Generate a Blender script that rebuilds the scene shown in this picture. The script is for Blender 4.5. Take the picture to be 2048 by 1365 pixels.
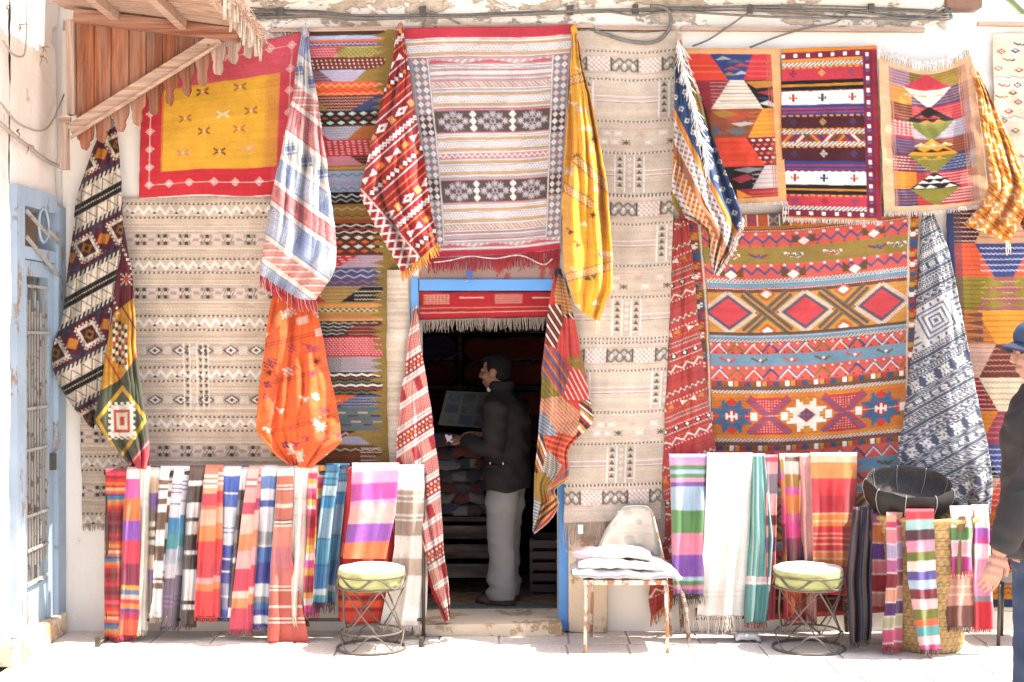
import bpy, bmesh, math, random
import numpy as np
from mathutils import Vector, Matrix

for o in list(bpy.data.objects):
    bpy.data.objects.remove(o)
sc = bpy.context.scene
C = sc.collection

# ------------------------------------------------------------------ camera
CAMD, CAMZ, FPX = 8.83, 1.80, 2844.44       # distance to the facade, eye height, focal length in photo pixels
cam = bpy.data.cameras.new('camera'); cam.lens = 50; cam.sensor_width = 36
cam.clip_end = 500
camo = bpy.data.objects.new('camera', cam); C.objects.link(camo)
camo.location = (0, -CAMD, CAMZ); camo.rotation_euler = (math.radians(90), 0, 0)
sc.camera = camo

# ------------------------------------------------------------------ sky, sun, exposure
SUN = Vector((0.42, -0.022, 0.905)).normalized()      # towards the sun
w = bpy.data.worlds.new('World'); sc.world = w; w.use_nodes = True
nt = w.node_tree; nt.nodes.clear()
sky = nt.nodes.new('ShaderNodeTexSky'); sky.sky_type = 'NISHITA'; sky.sun_disc = False
sky.sun_elevation = math.asin(SUN.z); sky.sun_rotation = math.atan2(SUN.x, SUN.y)
sky.air_density = 1.0; sky.dust_density = 4.0; sky.ozone_density = 0.6
bgn = nt.nodes.new('ShaderNodeBackground'); bgn.inputs['Strength'].default_value = 0.15
wo = nt.nodes.new('ShaderNodeOutputWorld')
nt.links.new(sky.outputs[0], bgn.inputs[0]); nt.links.new(bgn.outputs[0], wo.inputs[0])
sl = bpy.data.lights.new('sun', 'SUN'); sl.energy = 5.0; sl.angle = math.radians(0.5); sl.color = (1.0, 0.93, 0.82)
so = bpy.data.objects.new('sun', sl); C.objects.link(so)
so.rotation_euler = SUN.to_track_quat('Z', 'Y').to_euler(); so.location = (4, 2, 9)
vs = sc.view_settings; vs.view_transform = 'Standard'; vs.look = 'None'; vs.gamma = 1.0; vs.use_curve_mapping = False
vs.exposure = 1.58
sc.render.engine = 'CYCLES'
try:
    sc.cycles.use_denoising = True
    sc.cycles.max_bounces = 8; sc.cycles.diffuse_bounces = 5
    sc.cycles.caustics_reflective = False; sc.cycles.caustics_refractive = False
except Exception:
    pass

# ------------------------------------------------------------------ helpers
R = random.Random(7)
rng = np.random.default_rng(11)
def lin(h, k=0.86):
    if not isinstance(h, str): return np.array(h, float)
    h = h.lstrip('#')
    if len(h) == 3: h = ''.join(c*2 for c in h)
    c = np.array([int(h[i:i+2], 16)/255 for i in (0, 2, 4)])
    l = np.where(c <= .04045, c/12.92, ((c+.055)/1.055)**2.4)*k
    return l*.91+.09*l.mean()+.006  # greyed and lifted: the haze of glare is mixed into the colours
def P(px, py, d=0.0):
    """photo pixel + distance in front of the facade -> world point"""
    D = CAMD-d
    return Vector(((px-1024)*D/FPX, -d, CAMZ+(682.5-py)*D/FPX))
def tag(o, label=None, cat=None, group=None, kind=None):
    if label: o['label'] = label
    if cat: o['category'] = cat
    if group: o['group'] = group
    if kind: o['kind'] = kind
    return o
def empty(name, loc=(0, 0, 0), label=None, cat=None, group=None, rz=0):
    o = bpy.data.objects.new(name, None); o.empty_display_size = .1
    o.location = loc; o.rotation_euler = (0, 0, rz); C.objects.link(o)
    return tag(o, label, cat, group)
def link(name, me, mat=None, parent=None):
    o = bpy.data.objects.new(name, me); C.objects.link(o)
    if mat is not None: me.materials.append(mat)
    if parent is not None:
        o.parent = parent
        # geometry is given in world space: undo the parent's transform
        o.matrix_parent_inverse = Matrix.LocRotScale(parent.location, parent.rotation_euler, None).inverted() if parent.parent is None else \
            (Matrix.LocRotScale(parent.parent.location, parent.parent.rotation_euler, None) @ parent.matrix_parent_inverse @ Matrix.LocRotScale(parent.location, parent.rotation_euler, None)).inverted()
    return o
def obj(name, bm, mat=None, parent=None, smooth=False):
    me = bpy.data.meshes.new(name)
    bmesh.ops.recalc_face_normals(bm, faces=bm.faces)
    bm.to_mesh(me); bm.free()
    if smooth:
        me.polygons.foreach_set('use_smooth', [True]*len(me.polygons))
    return link(name, me, mat, parent)
def add_box(bm, a, b, jit=0, bev=0):
    x0, x1 = sorted((a[0], b[0])); y0, y1 = sorted((a[1], b[1])); z0, z1 = sorted((a[2], b[2]))
    j = lambda: R.uniform(-jit, jit)
    v = [bm.verts.new((x+j(), y+j(), z+j())) for x in (x0, x1) for y in (y0, y1) for z in (z0, z1)]
    fs = [bm.faces.new([v[i] for i in f]) for f in ((0, 1, 3, 2), (4, 6, 7, 5), (0, 4, 5, 1), (2, 3, 7, 6), (0, 2, 6, 4), (1, 5, 7, 3))]
    if bev:
        es = list({e for f in fs for e in f.edges})
        bmesh.ops.bevel(bm, geom=es, offset=bev, segments=2, profile=.6, affect='EDGES')
    return v
def box(name, a, b, mat, parent=None, jit=0, bev=0):
    bm = bmesh.new(); add_box(bm, a, b, jit, bev); return obj(name, bm, mat, parent)
def add_bar(bm, a, b, w, h, up=(0, 0, 1)):
    """square bar from a to b"""
    a = Vector(a); b = Vector(b); t = (b-a).normalized(); s = t.cross(Vector(up))
    if s.length < 1e-4: s = t.cross(Vector((0, 1, 0)))
    s.normalize(); u = s.cross(t)
    vs_ = []
    for p in (a, b):
        for i, k in ((-1, -1), (1, -1), (1, 1), (-1, 1)):
            vs_.append(bm.verts.new(p+s*w/2*i+u*h/2*k))
    for f in ((0, 3, 2, 1), (4, 5, 6, 7), (0, 1, 5, 4), (1, 2, 6, 5), (2, 3, 7, 6), (3, 0, 4, 7)):
        bm.faces.new([vs_[i] for i in f])
def add_tube(bm, pts, r, n=8, closed=False, caps=True):
    pts = [Vector(p) for p in pts]; m = len(pts)
    rs = r if isinstance(r, (list, tuple)) else [r]*m
    rings = []; prev = None
    for i, p in enumerate(pts):
        if closed: t = pts[(i+1) % m]-pts[i-1]
        else: t = pts[min(i+1, m-1)]-pts[max(i-1, 0)]
        t.normalize()
        if prev is None:
            s = t.cross(Vector((0, 0, 1)))
            if s.length < .05: s = t.cross(Vector((0, 1, 0)))
        else:
            s = prev-t*prev.dot(t)
        s.normalize(); prev = s; u = t.cross(s)
        rings.append([bm.verts.new(p+(s*math.cos(2*math.pi*k/n)+u*math.sin(2*math.pi*k/n))*rs[i]) for k in range(n)])
    for i in range(m if closed else m-1):
        A, B = rings[i], rings[(i+1) % m]
        for k in range(n):
            bm.faces.new((A[k], A[(k+1) % n], B[(k+1) % n], B[k]))
    if caps and not closed:
        bm.faces.new(rings[0][::-1]); bm.faces.new(rings[-1])
def tube(name, pts, r, mat, parent=None, n=8, closed=False):
    bm = bmesh.new(); add_tube(bm, pts, r, n, closed); return obj(name, bm, mat, parent, True)
def spline(pts, n):
    """Catmull-Rom through pts, n samples evenly spaced by length"""
    p = np.array(pts, float)
    if len(p) == 2:
        t = np.linspace(0, 1, n)[:, None]; return p[0]*(1-t)+p[1]*t
    q = np.vstack([2*p[0]-p[1], p, 2*p[-1]-p[-2]]); out = []
    for i in range(1, len(q)-2):
        t = np.linspace(0, 1, 24, endpoint=False)[:, None]
        a, b, c, d = q[i-1], q[i], q[i+1], q[i+2]
        out.append(.5*((2*b)+(c-a)*t+(2*a-5*b+4*c-d)*t**2+(3*b-a-3*c+d)*t**3))
    out.append(p[-1:]); o = np.vstack(out)
    s = np.concatenate([[0], np.cumsum(np.linalg.norm(np.diff(o, axis=0), axis=1))])
    ts = np.linspace(0, s[-1], n)
    return np.stack([np.interp(ts, s, o[:, k]) for k in range(o.shape[1])], 1)
def plen(pts):
    p = np.array(pts, float); return float(np.linalg.norm(np.diff(p, axis=0), axis=1).sum())
def vnoise(x, y, seed=0):
    """smooth value noise in [-1,1]"""
    xi = np.floor(x).astype(int); yi = np.floor(y).astype(int)
    fx = x-xi; fy = y-yi; fx = fx*fx*(3-2*fx); fy = fy*fy*(3-2*fy)
    tab = np.random.default_rng(seed).uniform(-1, 1, (64, 64))
    g = lambda a, b: tab[a % 64, b % 64]
    return (g(xi, yi)*(1-fx)+g(xi+1, yi)*fx)*(1-fy)+(g(xi, yi+1)*(1-fx)+g(xi+1, yi+1)*fx)*fy
def grid_mesh(name, pts, cols, mat, parent=None, th=0.006, back=(0, 1, 0), uv=None):
    """pts (ny,nx,3), cols (ny,nx,3) -> one cloth mesh; the rim is turned back so that the edge has thickness"""
    ny, nx, _ = pts.shape
    v = pts.reshape(-1, 3); c = cols.reshape(-1, 3)
    idx = np.arange(ny*nx).reshape(ny, nx)
    q = np.stack([idx[:-1, :-1], idx[1:, :-1], idx[1:, 1:], idx[:-1, 1:]], -1).reshape(-1, 4)
    if th:
        loop = np.concatenate([idx[0, :], idx[1:, -1], idx[-1, -2::-1], idx[-2:0:-1, 0]])
        b = len(v); v = np.vstack([v, v[loop]+np.array(back)*th]); c = np.vstack([c, c[loop]*.97])
        k = np.arange(len(loop)); k2 = (k+1) % len(loop)
        q = np.vstack([q, np.stack([loop[k], loop[k2], b+k2, b+k], -1)])
    me = bpy.data.meshes.new(name)
    me.vertices.add(len(v)); me.vertices.foreach_set('co', v.astype(np.float32).ravel())
    me.loops.add(q.size); me.loops.foreach_set('vertex_index', q.astype(np.int32).ravel())
    me.polygons.add(len(q)); me.polygons.foreach_set('loop_start', np.arange(0, q.size, 4, dtype=np.int32))
    me.polygons.foreach_set('loop_total', np.full(len(q), 4, np.int32))
    me.polygons.foreach_set('use_smooth', np.ones(len(q), bool))
    me.update(calc_edges=True)
    at = me.color_attributes.new('Col', 'FLOAT_COLOR', 'POINT')
    at.data.foreach_set('color', np.hstack([np.clip(c, 0, 1), np.ones((len(c), 1))]).astype(np.float32).ravel())
    return link(name, me, mat, parent)

# ------------------------------------------------------------------ materials
MATS = {}
def mat_new(name):
    m = bpy.data.materials.new(name); m.use_nodes = True
    n = m.node_tree; b = n.nodes['Principled BSDF']; MATS[name] = m
    return m, n, b
def N(n, t, **kw):
    x = n.nodes.new(t)
    for k, v in kw.items():
        if k in x.inputs.keys(): x.inputs[k].default_value = v
        else: setattr(x, k, v)
    return x
def tc(n, scale=(1, 1, 1), out='Object'):
    t = n.nodes.new('ShaderNodeTexCoord'); m = n.nodes.new('ShaderNodeMapping')
    m.inputs['Scale'].default_value = scale
    n.links.new(t.outputs[out], m.inputs[0]); return m.outputs[0]
def mixc(n, fac, a, b, mode='MIX'):
    x = n.nodes.new('ShaderNodeMix'); x.data_type = 'RGBA'; x.blend_type = mode
    for s, v in ((x.inputs[0], fac), (x.inputs[6], a), (x.inputs[7], b)):
        if hasattr(v, 'is_linked') or hasattr(v, 'links'): n.links.new(v, s)
        elif isinstance(v, (int, float)): s.default_value = v
        else: s.default_value = (*[float(q) for q in v], 1)
    return x.outputs[2]
def ramp(n, src, stops):
    r = n.nodes.new('ShaderNodeValToRGB'); n.links.new(src, r.inputs[0])
    e = r.color_ramp.elements
    while len(e) < len(stops): e.new(.5)
    for k, (p_, c_) in zip(e, stops):
        k.position = p_; k.color = (c_, c_, c_, 1) if isinstance(c_, (int, float)) else (*[float(q) for q in c_], 1)
    return r.outputs[0]
def bump(n, b, h, strength=.4, dist=.01):
    x = n.nodes.new('ShaderNodeBump'); x.inputs['Strength'].default_value = strength; x.inputs['Distance'].default_value = dist
    n.links.new(h, x.inputs['Height']); n.links.new(x.outputs[0], b.inputs['Normal'])
def noise(n, vec, scale, detail=4, rough=.6):
    x = N(n, 'ShaderNodeTexNoise', Scale=scale, Detail=detail, Roughness=rough); n.links.new(vec, x.inputs['Vector']); return x.outputs[0]

def cloth_mat(name, rough=.92, sheen=.25, weave=1.0, spec=.15, wv=(170, 170, 340)):
    m, n, b = mat_new(name)
    a = N(n, 'ShaderNodeVertexColor', layer_name='Col')
    v = tc(n, wv); f = noise(n, v, 1.0, 2, .5)
    v2 = tc(n, (1, 1, 1)); g = noise(n, v2, 9, 4, .6)
    k = ramp(n, f, [(.3, 1-.30*weave), (.7, 1+.0*weave)])
    k2 = ramp(n, g, [(.3, .80), (.7, 1.0)])
    c = mixc(n, 1.0, a.outputs[0], k, 'MULTIPLY'); c = mixc(n, 1.0, c, k2, 'MULTIPLY')
    n.links.new(c, b.inputs['Base Color'])
    b.inputs['Roughness'].default_value = rough; b.inputs['Specular IOR Level'].default_value = spec
    b.inputs['Sheen Weight'].default_value = sheen; b.inputs['Sheen Roughness'].default_value = .5
    bump(n, b, f, .35*weave, .004)
    return m
M_WOOL = cloth_mat('woven_wool', .95, .12, 1.0, .08)
M_SATIN = cloth_mat('satin_cloth', .42, .25, .35, .45, (300, 300, 120))
M_COTTON = cloth_mat('cotton_cloth', .8, .2, .6, .2, (240, 240, 240))
def plain(name, col, rough=.7, spec=.3, metal=0, nz=0, nscale=8, bmp=0, bscale=40, k=.86):
    m, n, b = mat_new(name); c = lin(col, k)
    b.inputs['Roughness'].default_value = rough; b.inputs['Specular IOR Level'].default_value = spec; b.inputs['Metallic'].default_value = metal
    v = tc(n)
    if nz:
        f = ramp(n, noise(n, v, nscale, 6, .65), [(.3, 0.), (.7, 1.)])
        n.links.new(mixc(n, f, c*(1-nz), np.clip(c*(1+nz), 0, .95)), b.inputs['Base Color'])
    else: b.inputs['Base Color'].default_value = (*c, 1)
    if bmp: bump(n, b, noise(n, v, bscale, 5, .6), bmp, .01)
    return m
def worn(name, col, under, amount=.5, scale=6, rough=.7, metal=0, stretch=(1, 1, 1), bmp=.4, nz=.12):
    """paint flaking to what lies under it"""
    m, n, b = mat_new(name); c = lin(col); u = lin(under)
    v = tc(n, stretch); f = noise(n, v, scale, 9, .72); g = noise(n, tc(n), scale*.35, 4, .6)
    mk = ramp(n, f, [(amount, 0.), (amount+.03, 1.)])
    cc = mixc(n, ramp(n, g, [(.3, 0.), (.7, 1.)]), c*(1-nz), np.clip(c*(1+nz), 0, .92))
    uu = mixc(n, ramp(n, noise(n, tc(n), scale*4, 5, .6), [(.3, 0.), (.7, 1.)]), u*.7, np.clip(u*1.2, 0, .9))
    n.links.new(mixc(n, mk, cc, uu), b.inputs['Base Color'])
    b.inputs['Roughness'].default_value = rough; b.inputs['Specular IOR Level'].default_value = .25
    x = n.nodes.new('ShaderNodeMath'); x.operation = 'SUBTRACT'
    n.links.new(noise(n, tc(n), scale*9, 5, .6), x.inputs[0]); n.links.new(mk, x.inputs[1])
    bump(n, b, x.outputs[0], bmp, .006)
    return m
def wood_mat(name, c1, c2, axis=2, rough=.8, scale=1.0, bmp=.8, var=.2, grey=.4):
    m, n, b = mat_new(name)
    st = [48*scale]*3; st[axis] = 2.2*scale
    v = tc(n, st); f = noise(n, v, 1.0, 7, .65); g = noise(n, tc(n), 3.0, 4, .6)
    c = mixc(n, ramp(n, f, [(.34, 0.), (.64, 1.)]), lin(c1), lin(c2))
    st2 = [9.0]*3; st2[axis] = .9; g2 = noise(n, tc(n, st2), 1.0, 5, .7)
    c = mixc(n, ramp(n, g2, [(.42, .0), (.72, grey)]), c, lin('#b3a092'))
    oi = n.nodes.new('ShaderNodeObjectInfo'); c = mixc(n, 1.0, c, ramp(n, oi.outputs['Random'], [(0., 1-var), (1., 1.)]), 'MULTIPLY')
    kn = N(n, 'ShaderNodeTexVoronoi', Scale=5.0); n.links.new(tc(n), kn.inputs['Vector']); c = mixc(n, ramp(n, kn.outputs['Distance'], [(.03, .8), (.07, 0.)]), c, lin(c1)*.5)
    n.links.new(c, b.inputs['Base Color']); b.inputs['Roughness'].default_value = rough; b.inputs['Specular IOR Level'].default_value = .2
    bump(n, b, f, bmp, .006); return m
M_RUST = worn('rusty_iron', '#8a6a58', '#6b3b22', .48, 22, .85, bmp=.5)
M_IRON = plain('dark_iron', '#57514b', .55, .4, .6, .35, 18, .3, 60)
M_BLUE = worn('blue_paint', '#4f8fd2', '#c6bdb0', .61, 11, .55, stretch=(1, 1, .6), bmp=.3, nz=.06)
M_BLUEDOOR = worn('faded_blue_paint', '#9cb1c4', '#9a8676', .58, 8, .7, stretch=(1, 1, .45), bmp=.4)
M_WOODOR = wood_mat('orange_weathered_board', '#74391f', '#b8714a', 2, var=.4, grey=.6)
M_WOODGR = wood_mat('sun_bleached_wood', '#94786a', '#cdb3a2', 2, scale=1.1)
M_WOODGRX = wood_mat('sun_bleached_batten', '#96735e', '#d0b09a', 0, scale=1.1)
M_WOODDK = wood_mat('dark_shop_wood', '#241712', '#3a261b', 0)
M_CREAM = worn('cream_plaster', '#f2ebe2', '#cbb7a2', .655, 3.2, .9, bmp=.5, nz=.04)
M_PLASTER = worn('limewashed_plaster', '#f1e6dd', '#d6c4b6', .62, 5.0, .9, bmp=.7, nz=.05)
M_PEEL = worn('peeling_parapet_plaster', '#efe7de', '#c3b3a2', .51, 4.2, .9, stretch=(.6, 1, 1.3), bmp=.9, nz=.06)
M_STONE = worn('sandy_stone', '#d9c3a6', '#b9966f', .55, 5, .9, bmp=.7)

# ------------------------------------------------------------------ ground
def ground_mat(name, c1, c2, sc_=3.0, bmp=.4, rough=.9):
    m, n, b = mat_new(name); v = tc(n)
    f = ramp(n, noise(n, v, sc_, 8, .7), [(.3, 0.), (.7, 1.)]); g = ramp(n, noise(n, v, sc_*14, 4, .6), [(.35, .75), (.65, 1.)])
    n.links.new(mixc(n, 1.0, mixc(n, f, lin(c1), lin(c2)), g, 'MULTIPLY'), b.inputs['Base Color'])
    b.inputs['Roughness'].default_value = rough; b.inputs['Specular IOR Level'].default_value = .2
    bump(n, b, noise(n, v, sc_*12, 6, .6), bmp, .01); return m
M_STREET = ground_mat('pale_street', '#e0d6ca', '#ebe3d8', 2)
M_SLABS = [ground_mat('paving_slab_%d' % i, a, b_, 4, .5) for i, (a, b_) in enumerate((('#d6cabf', '#e2d8cd'), ('#cfc4bb', '#ddd3c9'), ('#d9ccbf', '#e4dbd0')))]
M_JOINT = ground_mat('joint_sand', '#c4b8aa', '#d2c7ba', 9)
bm = bmesh.new()
bmesh.ops.create_grid(bm, x_segments=2, y_segments=2, size=60)
for v in bm.verts: v.co.z = -.03
tag(obj('street', bm, M_STREET), kind='structure')
pv = box('pavement', (-2.79, -2.7, -.029), (4.6, .2, -.008), M_JOINT); tag(pv, kind='structure')
q = random.Random(4)
slabm = {}
for r_ in range(7):
    x = -2.78+q.uniform(-.2, 0)
    while x < 4.2:
        w_ = q.choice((.36, .42, .5)); key = (w_, r_ % 3)
        if key not in slabm:
            bm = bmesh.new(); add_box(bm, (0, 0, 0), (w_-.012, -.372, .02), 0, .004); me = bpy.data.meshes.new('paving_slab')
            bmesh.ops.recalc_face_normals(bm, faces=bm.faces); bm.to_mesh(me); bm.free(); me.materials.append(M_SLABS[len(slabm) % 3]); slabm[key] = me
        xx = max(x, -2.78)
        o = bpy.data.objects.new('paving_slab', slabm[key]); C.objects.link(o); o.parent = pv
        o.location = (xx, .004-r_*.385, -.0195+q.uniform(-.0025, .0015)); x += w_

# ------------------------------------------------------------------ shop building
XW0 = -2.79
DX0, DX1 = P(838, 0).x, P(1118, 0).x
DZ = P(0, 566).z
sh = empty('shop_building', (0, 0.17, 0), 'cream plastered shop front hung all over with rugs', 'building')
def facade_sheet(name, x0, x1, z0, z1, mat, amp=.008, seed=3, step=.03):
    nx = int((x1-x0)/step)+2; nz = int((z1-z0)/step)+2
    X, Z = np.meshgrid(np.linspace(x0, x1, nx), np.linspace(z1, z0, nz))
    Y = -amp*(vnoise(X*2.1+7, Z*2.3, seed)+.5*vnoise(X*6, Z*6+3, seed+1)+.25*vnoise(X*15, Z*15+3, seed+2))-.004
    pts = np.stack([X, Y, Z], -1); idx = np.arange(nx*nz).reshape(nz, nx)
    F = np.stack([idx[:-1, :-1], idx[1:, :-1], idx[1:, 1:], idx[:-1, 1:]], -1).reshape(-1, 4)
    me = bpy.data.meshes.new(name); me.from_pydata(pts.reshape(-1, 3).tolist(), [], F.tolist()); me.polygons.foreach_set('use_smooth', [True]*len(me.polygons))
    return link(name, me, mat, sh)
ZT, ZT2, ZB, XE = 4.10, P(0, 30).z, P(0, 62).z, P(1890, 0).x
bm = bmesh.new()
add_box(bm, (XW0-.6, .012, 0), (DX0, .36, 3.965)); add_box(bm, (DX1, .012, 0), (XE, .36, 3.965)); add_box(bm, (XE, .012, 0), (4.7, .36, ZT2)); add_box(bm, (DX0, .012, DZ), (DX1, .36, 3.965))
obj('wall_core', bm, M_CREAM, sh)
facade_sheet('wall', XW0, DX0, 0, ZB, M_CREAM, seed=3); facade_sheet('wall', DX1, XE, 0, ZB, M_CREAM, seed=5); facade_sheet('wall', XE, 4.7, 0, ZT2, M_CREAM, seed=6); facade_sheet('wall', DX0, DX1, DZ, ZB, M_CREAM, seed=8)
facade_sheet('parapet', XW0, XE, ZB, 3.968, M_PEEL, amp=.014, seed=11)
box('added_shade_ledge', (XW0, -.265, 3.97), (XE, .36, 4.13), M_PEEL, sh, 0, .012)  # unseen ledge above the view, added to keep the sun off the facade
box('roof_slab', (XW0, .36, 3.3), (4.7, 4.4, 3.45), M_CREAM, sh)
box('drain_box', P(1893, -6, .06), P(1948, 27, -.1), plain('brown_box', '#7a5a4a', .7, nz=.2), sh, 0, .004)
# doorway
fr = 'door_frame'
bm = bmesh.new()
add_box(bm, P(822, 556, .035), P(838.5, 1252, -.08)); obj('door_post', bm, M_BLUE, sh)
bm = bmesh.new(); add_box(bm, P(1117.5, 556, .035), P(1136, 1252, -.08)); obj('door_post', bm, M_BLUE, sh)
box('door_lintel', P(838.5, 559, .04), P(1117.5, 583, -.08), M_BLUE, sh, 0, .004)
box('transom_panel', P(838.5, 500, .012), P(1117.5, 559, -.05), worn('stained_transom', '#9a8078', '#a8382f', .53, 5, .7, stretch=(1, 1, .5)), sh)
box('threshold', (P(838, 0).x-.02, -.17, 0), (P(1122, 0).x, .36, .074), M_STONE, sh, .006, .012)
# sandy pillar right of the doorway
bm = bmesh.new(); add_box(bm, (P(1137, 0).x, -.075, 0), (P(1216, 0).x, -.001, .70), .008, .02); obj('pillar', bm, M_STONE, sh)
# the room behind
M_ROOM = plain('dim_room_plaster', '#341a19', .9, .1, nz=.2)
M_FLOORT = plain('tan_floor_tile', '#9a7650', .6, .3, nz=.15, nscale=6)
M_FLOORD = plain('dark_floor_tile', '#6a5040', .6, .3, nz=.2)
M_FLOORG = plain('grey_green_tile', '#5c6660', .55, .3, nz=.25, nscale=20)
RX0, RX1, RY1, RZ = -1.5, 1.5, 2.7, 2.75
bm = bmesh.new()
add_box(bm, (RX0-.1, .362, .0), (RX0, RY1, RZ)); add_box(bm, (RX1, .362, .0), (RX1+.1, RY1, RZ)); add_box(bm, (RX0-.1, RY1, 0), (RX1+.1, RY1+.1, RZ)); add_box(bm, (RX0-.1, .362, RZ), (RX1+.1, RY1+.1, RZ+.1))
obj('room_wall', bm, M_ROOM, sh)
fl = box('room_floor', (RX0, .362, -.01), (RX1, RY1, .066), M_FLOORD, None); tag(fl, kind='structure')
tm = {}
def tile(x0, y0, w_, h_, mat):
    k = (round(w_, 3), round(h_, 3), mat.name)
    if k not in tm:
        bm = bmesh.new(); add_box(bm, (0, 0, 0), (w_-.004, h_-.004, .014)); bmesh.ops.recalc_face_normals(bm, faces=bm.faces)
        me = bpy.data.meshes.new('floor_tile'); bm.to_mesh(me); bm.free(); me.materials.append(mat); tm[k] = me
    o = bpy.data.objects.new('floor_tile', tm[k]); C.objects.link(o); o.parent = fl; o.location = (x0, y0, .0665+q.uniform(0, .001))
for j in range(2):
    for i in range(18): tile(-.66+i*.062, .366+j*.05, .062, .05, M_FLOORG)
for j in range(14):
    x = -.68+(-.07 if j % 2 else 0)
    while x < .5:
        tile(x, .47+j*.085, .16, .085, M_FLOORT); tile(x+.16, .47+j*.085, .06, .03, M_FLOORD); tile(x+.16, .50+j*.085, .06, .055, M_FLOORT); x += .22

# building that closes the view beyond the roof, with the leaning pole
bk = empty('rear_building', (3.6, 5.2, 0), 'pale grey wall rising behind the shop roof at top right', 'building')
box('wall', (2.9, 5.0, 0), (6.5, 5.4, 6.4), worn('pale_grey_render', '#d3d6dc', '#b5b3b4', .6, 4, .9), bk)
bm = bmesh.new(); add_bar(bm, P(1978, -40, -1.2), P(2060, 40, -1.2), .03, .03)
o = obj('roof_pole', bm, plain('olive_pole', '#6f7a4a', .7, nz=.2)); tag(o, 'thin olive pole leaning above the roof at top right', 'pole')
bm = bmesh.new(); add_bar(bm, P(2012, 55, -1.2), P(2060, 40, -1.2), .02, .02)

# ------------------------------------------------------------------ neighbouring building on the left
def LX(px, py, out=0.0):
    """point on the left wall seen at this pixel, moved out of it by 'out'"""
    D = -XW0*FPX/(1024-px)
    return Vector((XW0+out, D-CAMD, CAMZ+(682.5-py)*D/FPX))
nb = empty('neighbouring_building', (XW0-.2, -1.2, 0), 'bleached plaster building with a pale blue door at the left edge', 'building')
yd0, yd1 = LX(30, 0).y, -.012                       # the door's frame along the wall
zt = LX(30, 368).z; zb = .13
def left_sheet(name, y0, y1, z0, z1, seed, mat=M_PLASTER, step=.025, amp=.012):
    ny = int((y1-y0)/step)+2; nz = int((z1-z0)/step)+2
    Y, Z = np.meshgrid(np.linspace(y0, y1, ny), np.linspace(z1, z0, nz))
    X = XW0-.03+amp*(vnoise(Y*3+7, Z*2.3, seed)+.5*vnoise(Y*8, Z*6+3, seed+1)+.3*vnoise(Y*20, Z*18, seed+2))
    idx = np.arange(ny*nz).reshape(nz, ny); F = np.stack([idx[:-1, :-1], idx[1:, :-1], idx[1:, 1:], idx[:-1, 1:]], -1).reshape(-1, 4)
    me = bpy.data.meshes.new(name); me.from_pydata(np.stack([X, Y, Z], -1).reshape(-1, 3).tolist(), [], F.tolist()); me.polygons.foreach_set('use_smooth', [True]*len(me.polygons))
    return link(name, me, mat, nb)
bm = bmesh.new(); add_box(bm, (XW0-.6, -3.2, 0), (XW0-.12, -.01, 4.7)); obj('wall_core', bm, M_PLASTER, nb)
left_sheet('wall', -3.2, yd0, 0, 4.7, 21); left_sheet('wall', yd0, -.004, zt, 4.7, 22)
dr = bmesh.new()
add_box(dr, (XW0-.1, yd0, zb), (XW0+.012, yd0+.13, zt)); obj('door_jamb', dr, M_BLUEDOOR, nb)
dr = bmesh.new(); add_box(dr, (XW0-.1, yd1-.15, zb-.1), (XW0+.025, yd1, zt-.06)); obj('door_jamb', dr, M_BLUEDOOR, nb)
box('door_head', (XW0-.1, yd0+.13, zt-.11), (XW0+.016, yd1-.15, zt), M_BLUEDOOR, nb)
zm = LX(45, 492).z
box('door_transom', (XW0-.1, yd0+.13, zm-.07), (XW0+.012, yd1-.15, zm), M_BLUEDOOR, nb)
box('door_recess', (XW0-.118, yd0+.1, zb-.1), (XW0-.1, yd1-.05, zt-.02), plain('brown_board', '#8a6c58', .8, nz=.25), nb)
ld = empty('iron_grille_door', (XW0-.03, (yd0+yd1)/2, zb), 'pale blue glazed door with rusty vertical bars in the left wall', 'door')
y0, y1 = yd0+.135, yd1-.155; z1 = zm-.075
M_DGLASS, n_, b_ = mat_new('dusty_glass')
b_.inputs['Base Color'].default_value = (.09, .08, .075, 1); b_.inputs['Roughness'].default_value = .18
v_ = tc(n_, (1, 3, .7)); f_ = noise(n_, v_, 6, 6, .7); n_.links.new(mixc(n_, ramp(n_, f_, [(.4, 0.), (.65, 1.)]), (.06, .05, .045), (.22, .21, .20)), b_.inputs['Base Color'])
zc = LX(60, 1178).z
box('stile', (XW0-.06, y0, zb), (XW0-.005, y0+.07, z1), M_BLUEDOOR, ld); box('stile', (XW0-.06, y1-.09, zb), (XW0-.005, y1, z1), M_BLUEDOOR, ld)
box('top_rail', (XW0-.06, y0+.07, z1-.09), (XW0-.007, y1-.09, z1), M_BLUEDOOR, ld); box('lower_panel', (XW0-.07, y0+.07, zb), (XW0-.02, y1-.09, zc), M_BLUEDOOR, ld)
box('pane', (XW0-.066, y0+.07, zc), (XW0-.056, y1-.09, z1-.09), M_DGLASS, ld)
for i in range(8):
    yy = y0+.09+i*(y1-y0-.20)/7
    zz0 = zc+.02+(i % 2)*.1; bm = bmesh.new(); add_bar(bm, (XW0-.012, yy, zz0), (XW0-.012, yy, z1-.16-(i % 3)*.07), .009, .009, (0, 1, 0)); obj('bar', bm, worn('rusty_white_bar', '#a5a099', '#7a5a46', .56, 14, .8), ld)
for zz in (z1-.15, z1-.42, z1-.86, z1-1.1, zc+.42, zc+.22, zc+.03):
    bm = bmesh.new(); add_bar(bm, (XW0-.004, y0+.07, zz), (XW0-.004, y1-.09, zz), .012, .016); obj('cross_bar', bm, MATS['rusty_white_bar'], ld)
box('handle', (XW0-.005, y1-.07, 1.02), (XW0+.03, y1-.04, 1.12), M_IRON, ld, 0, .004)
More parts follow.
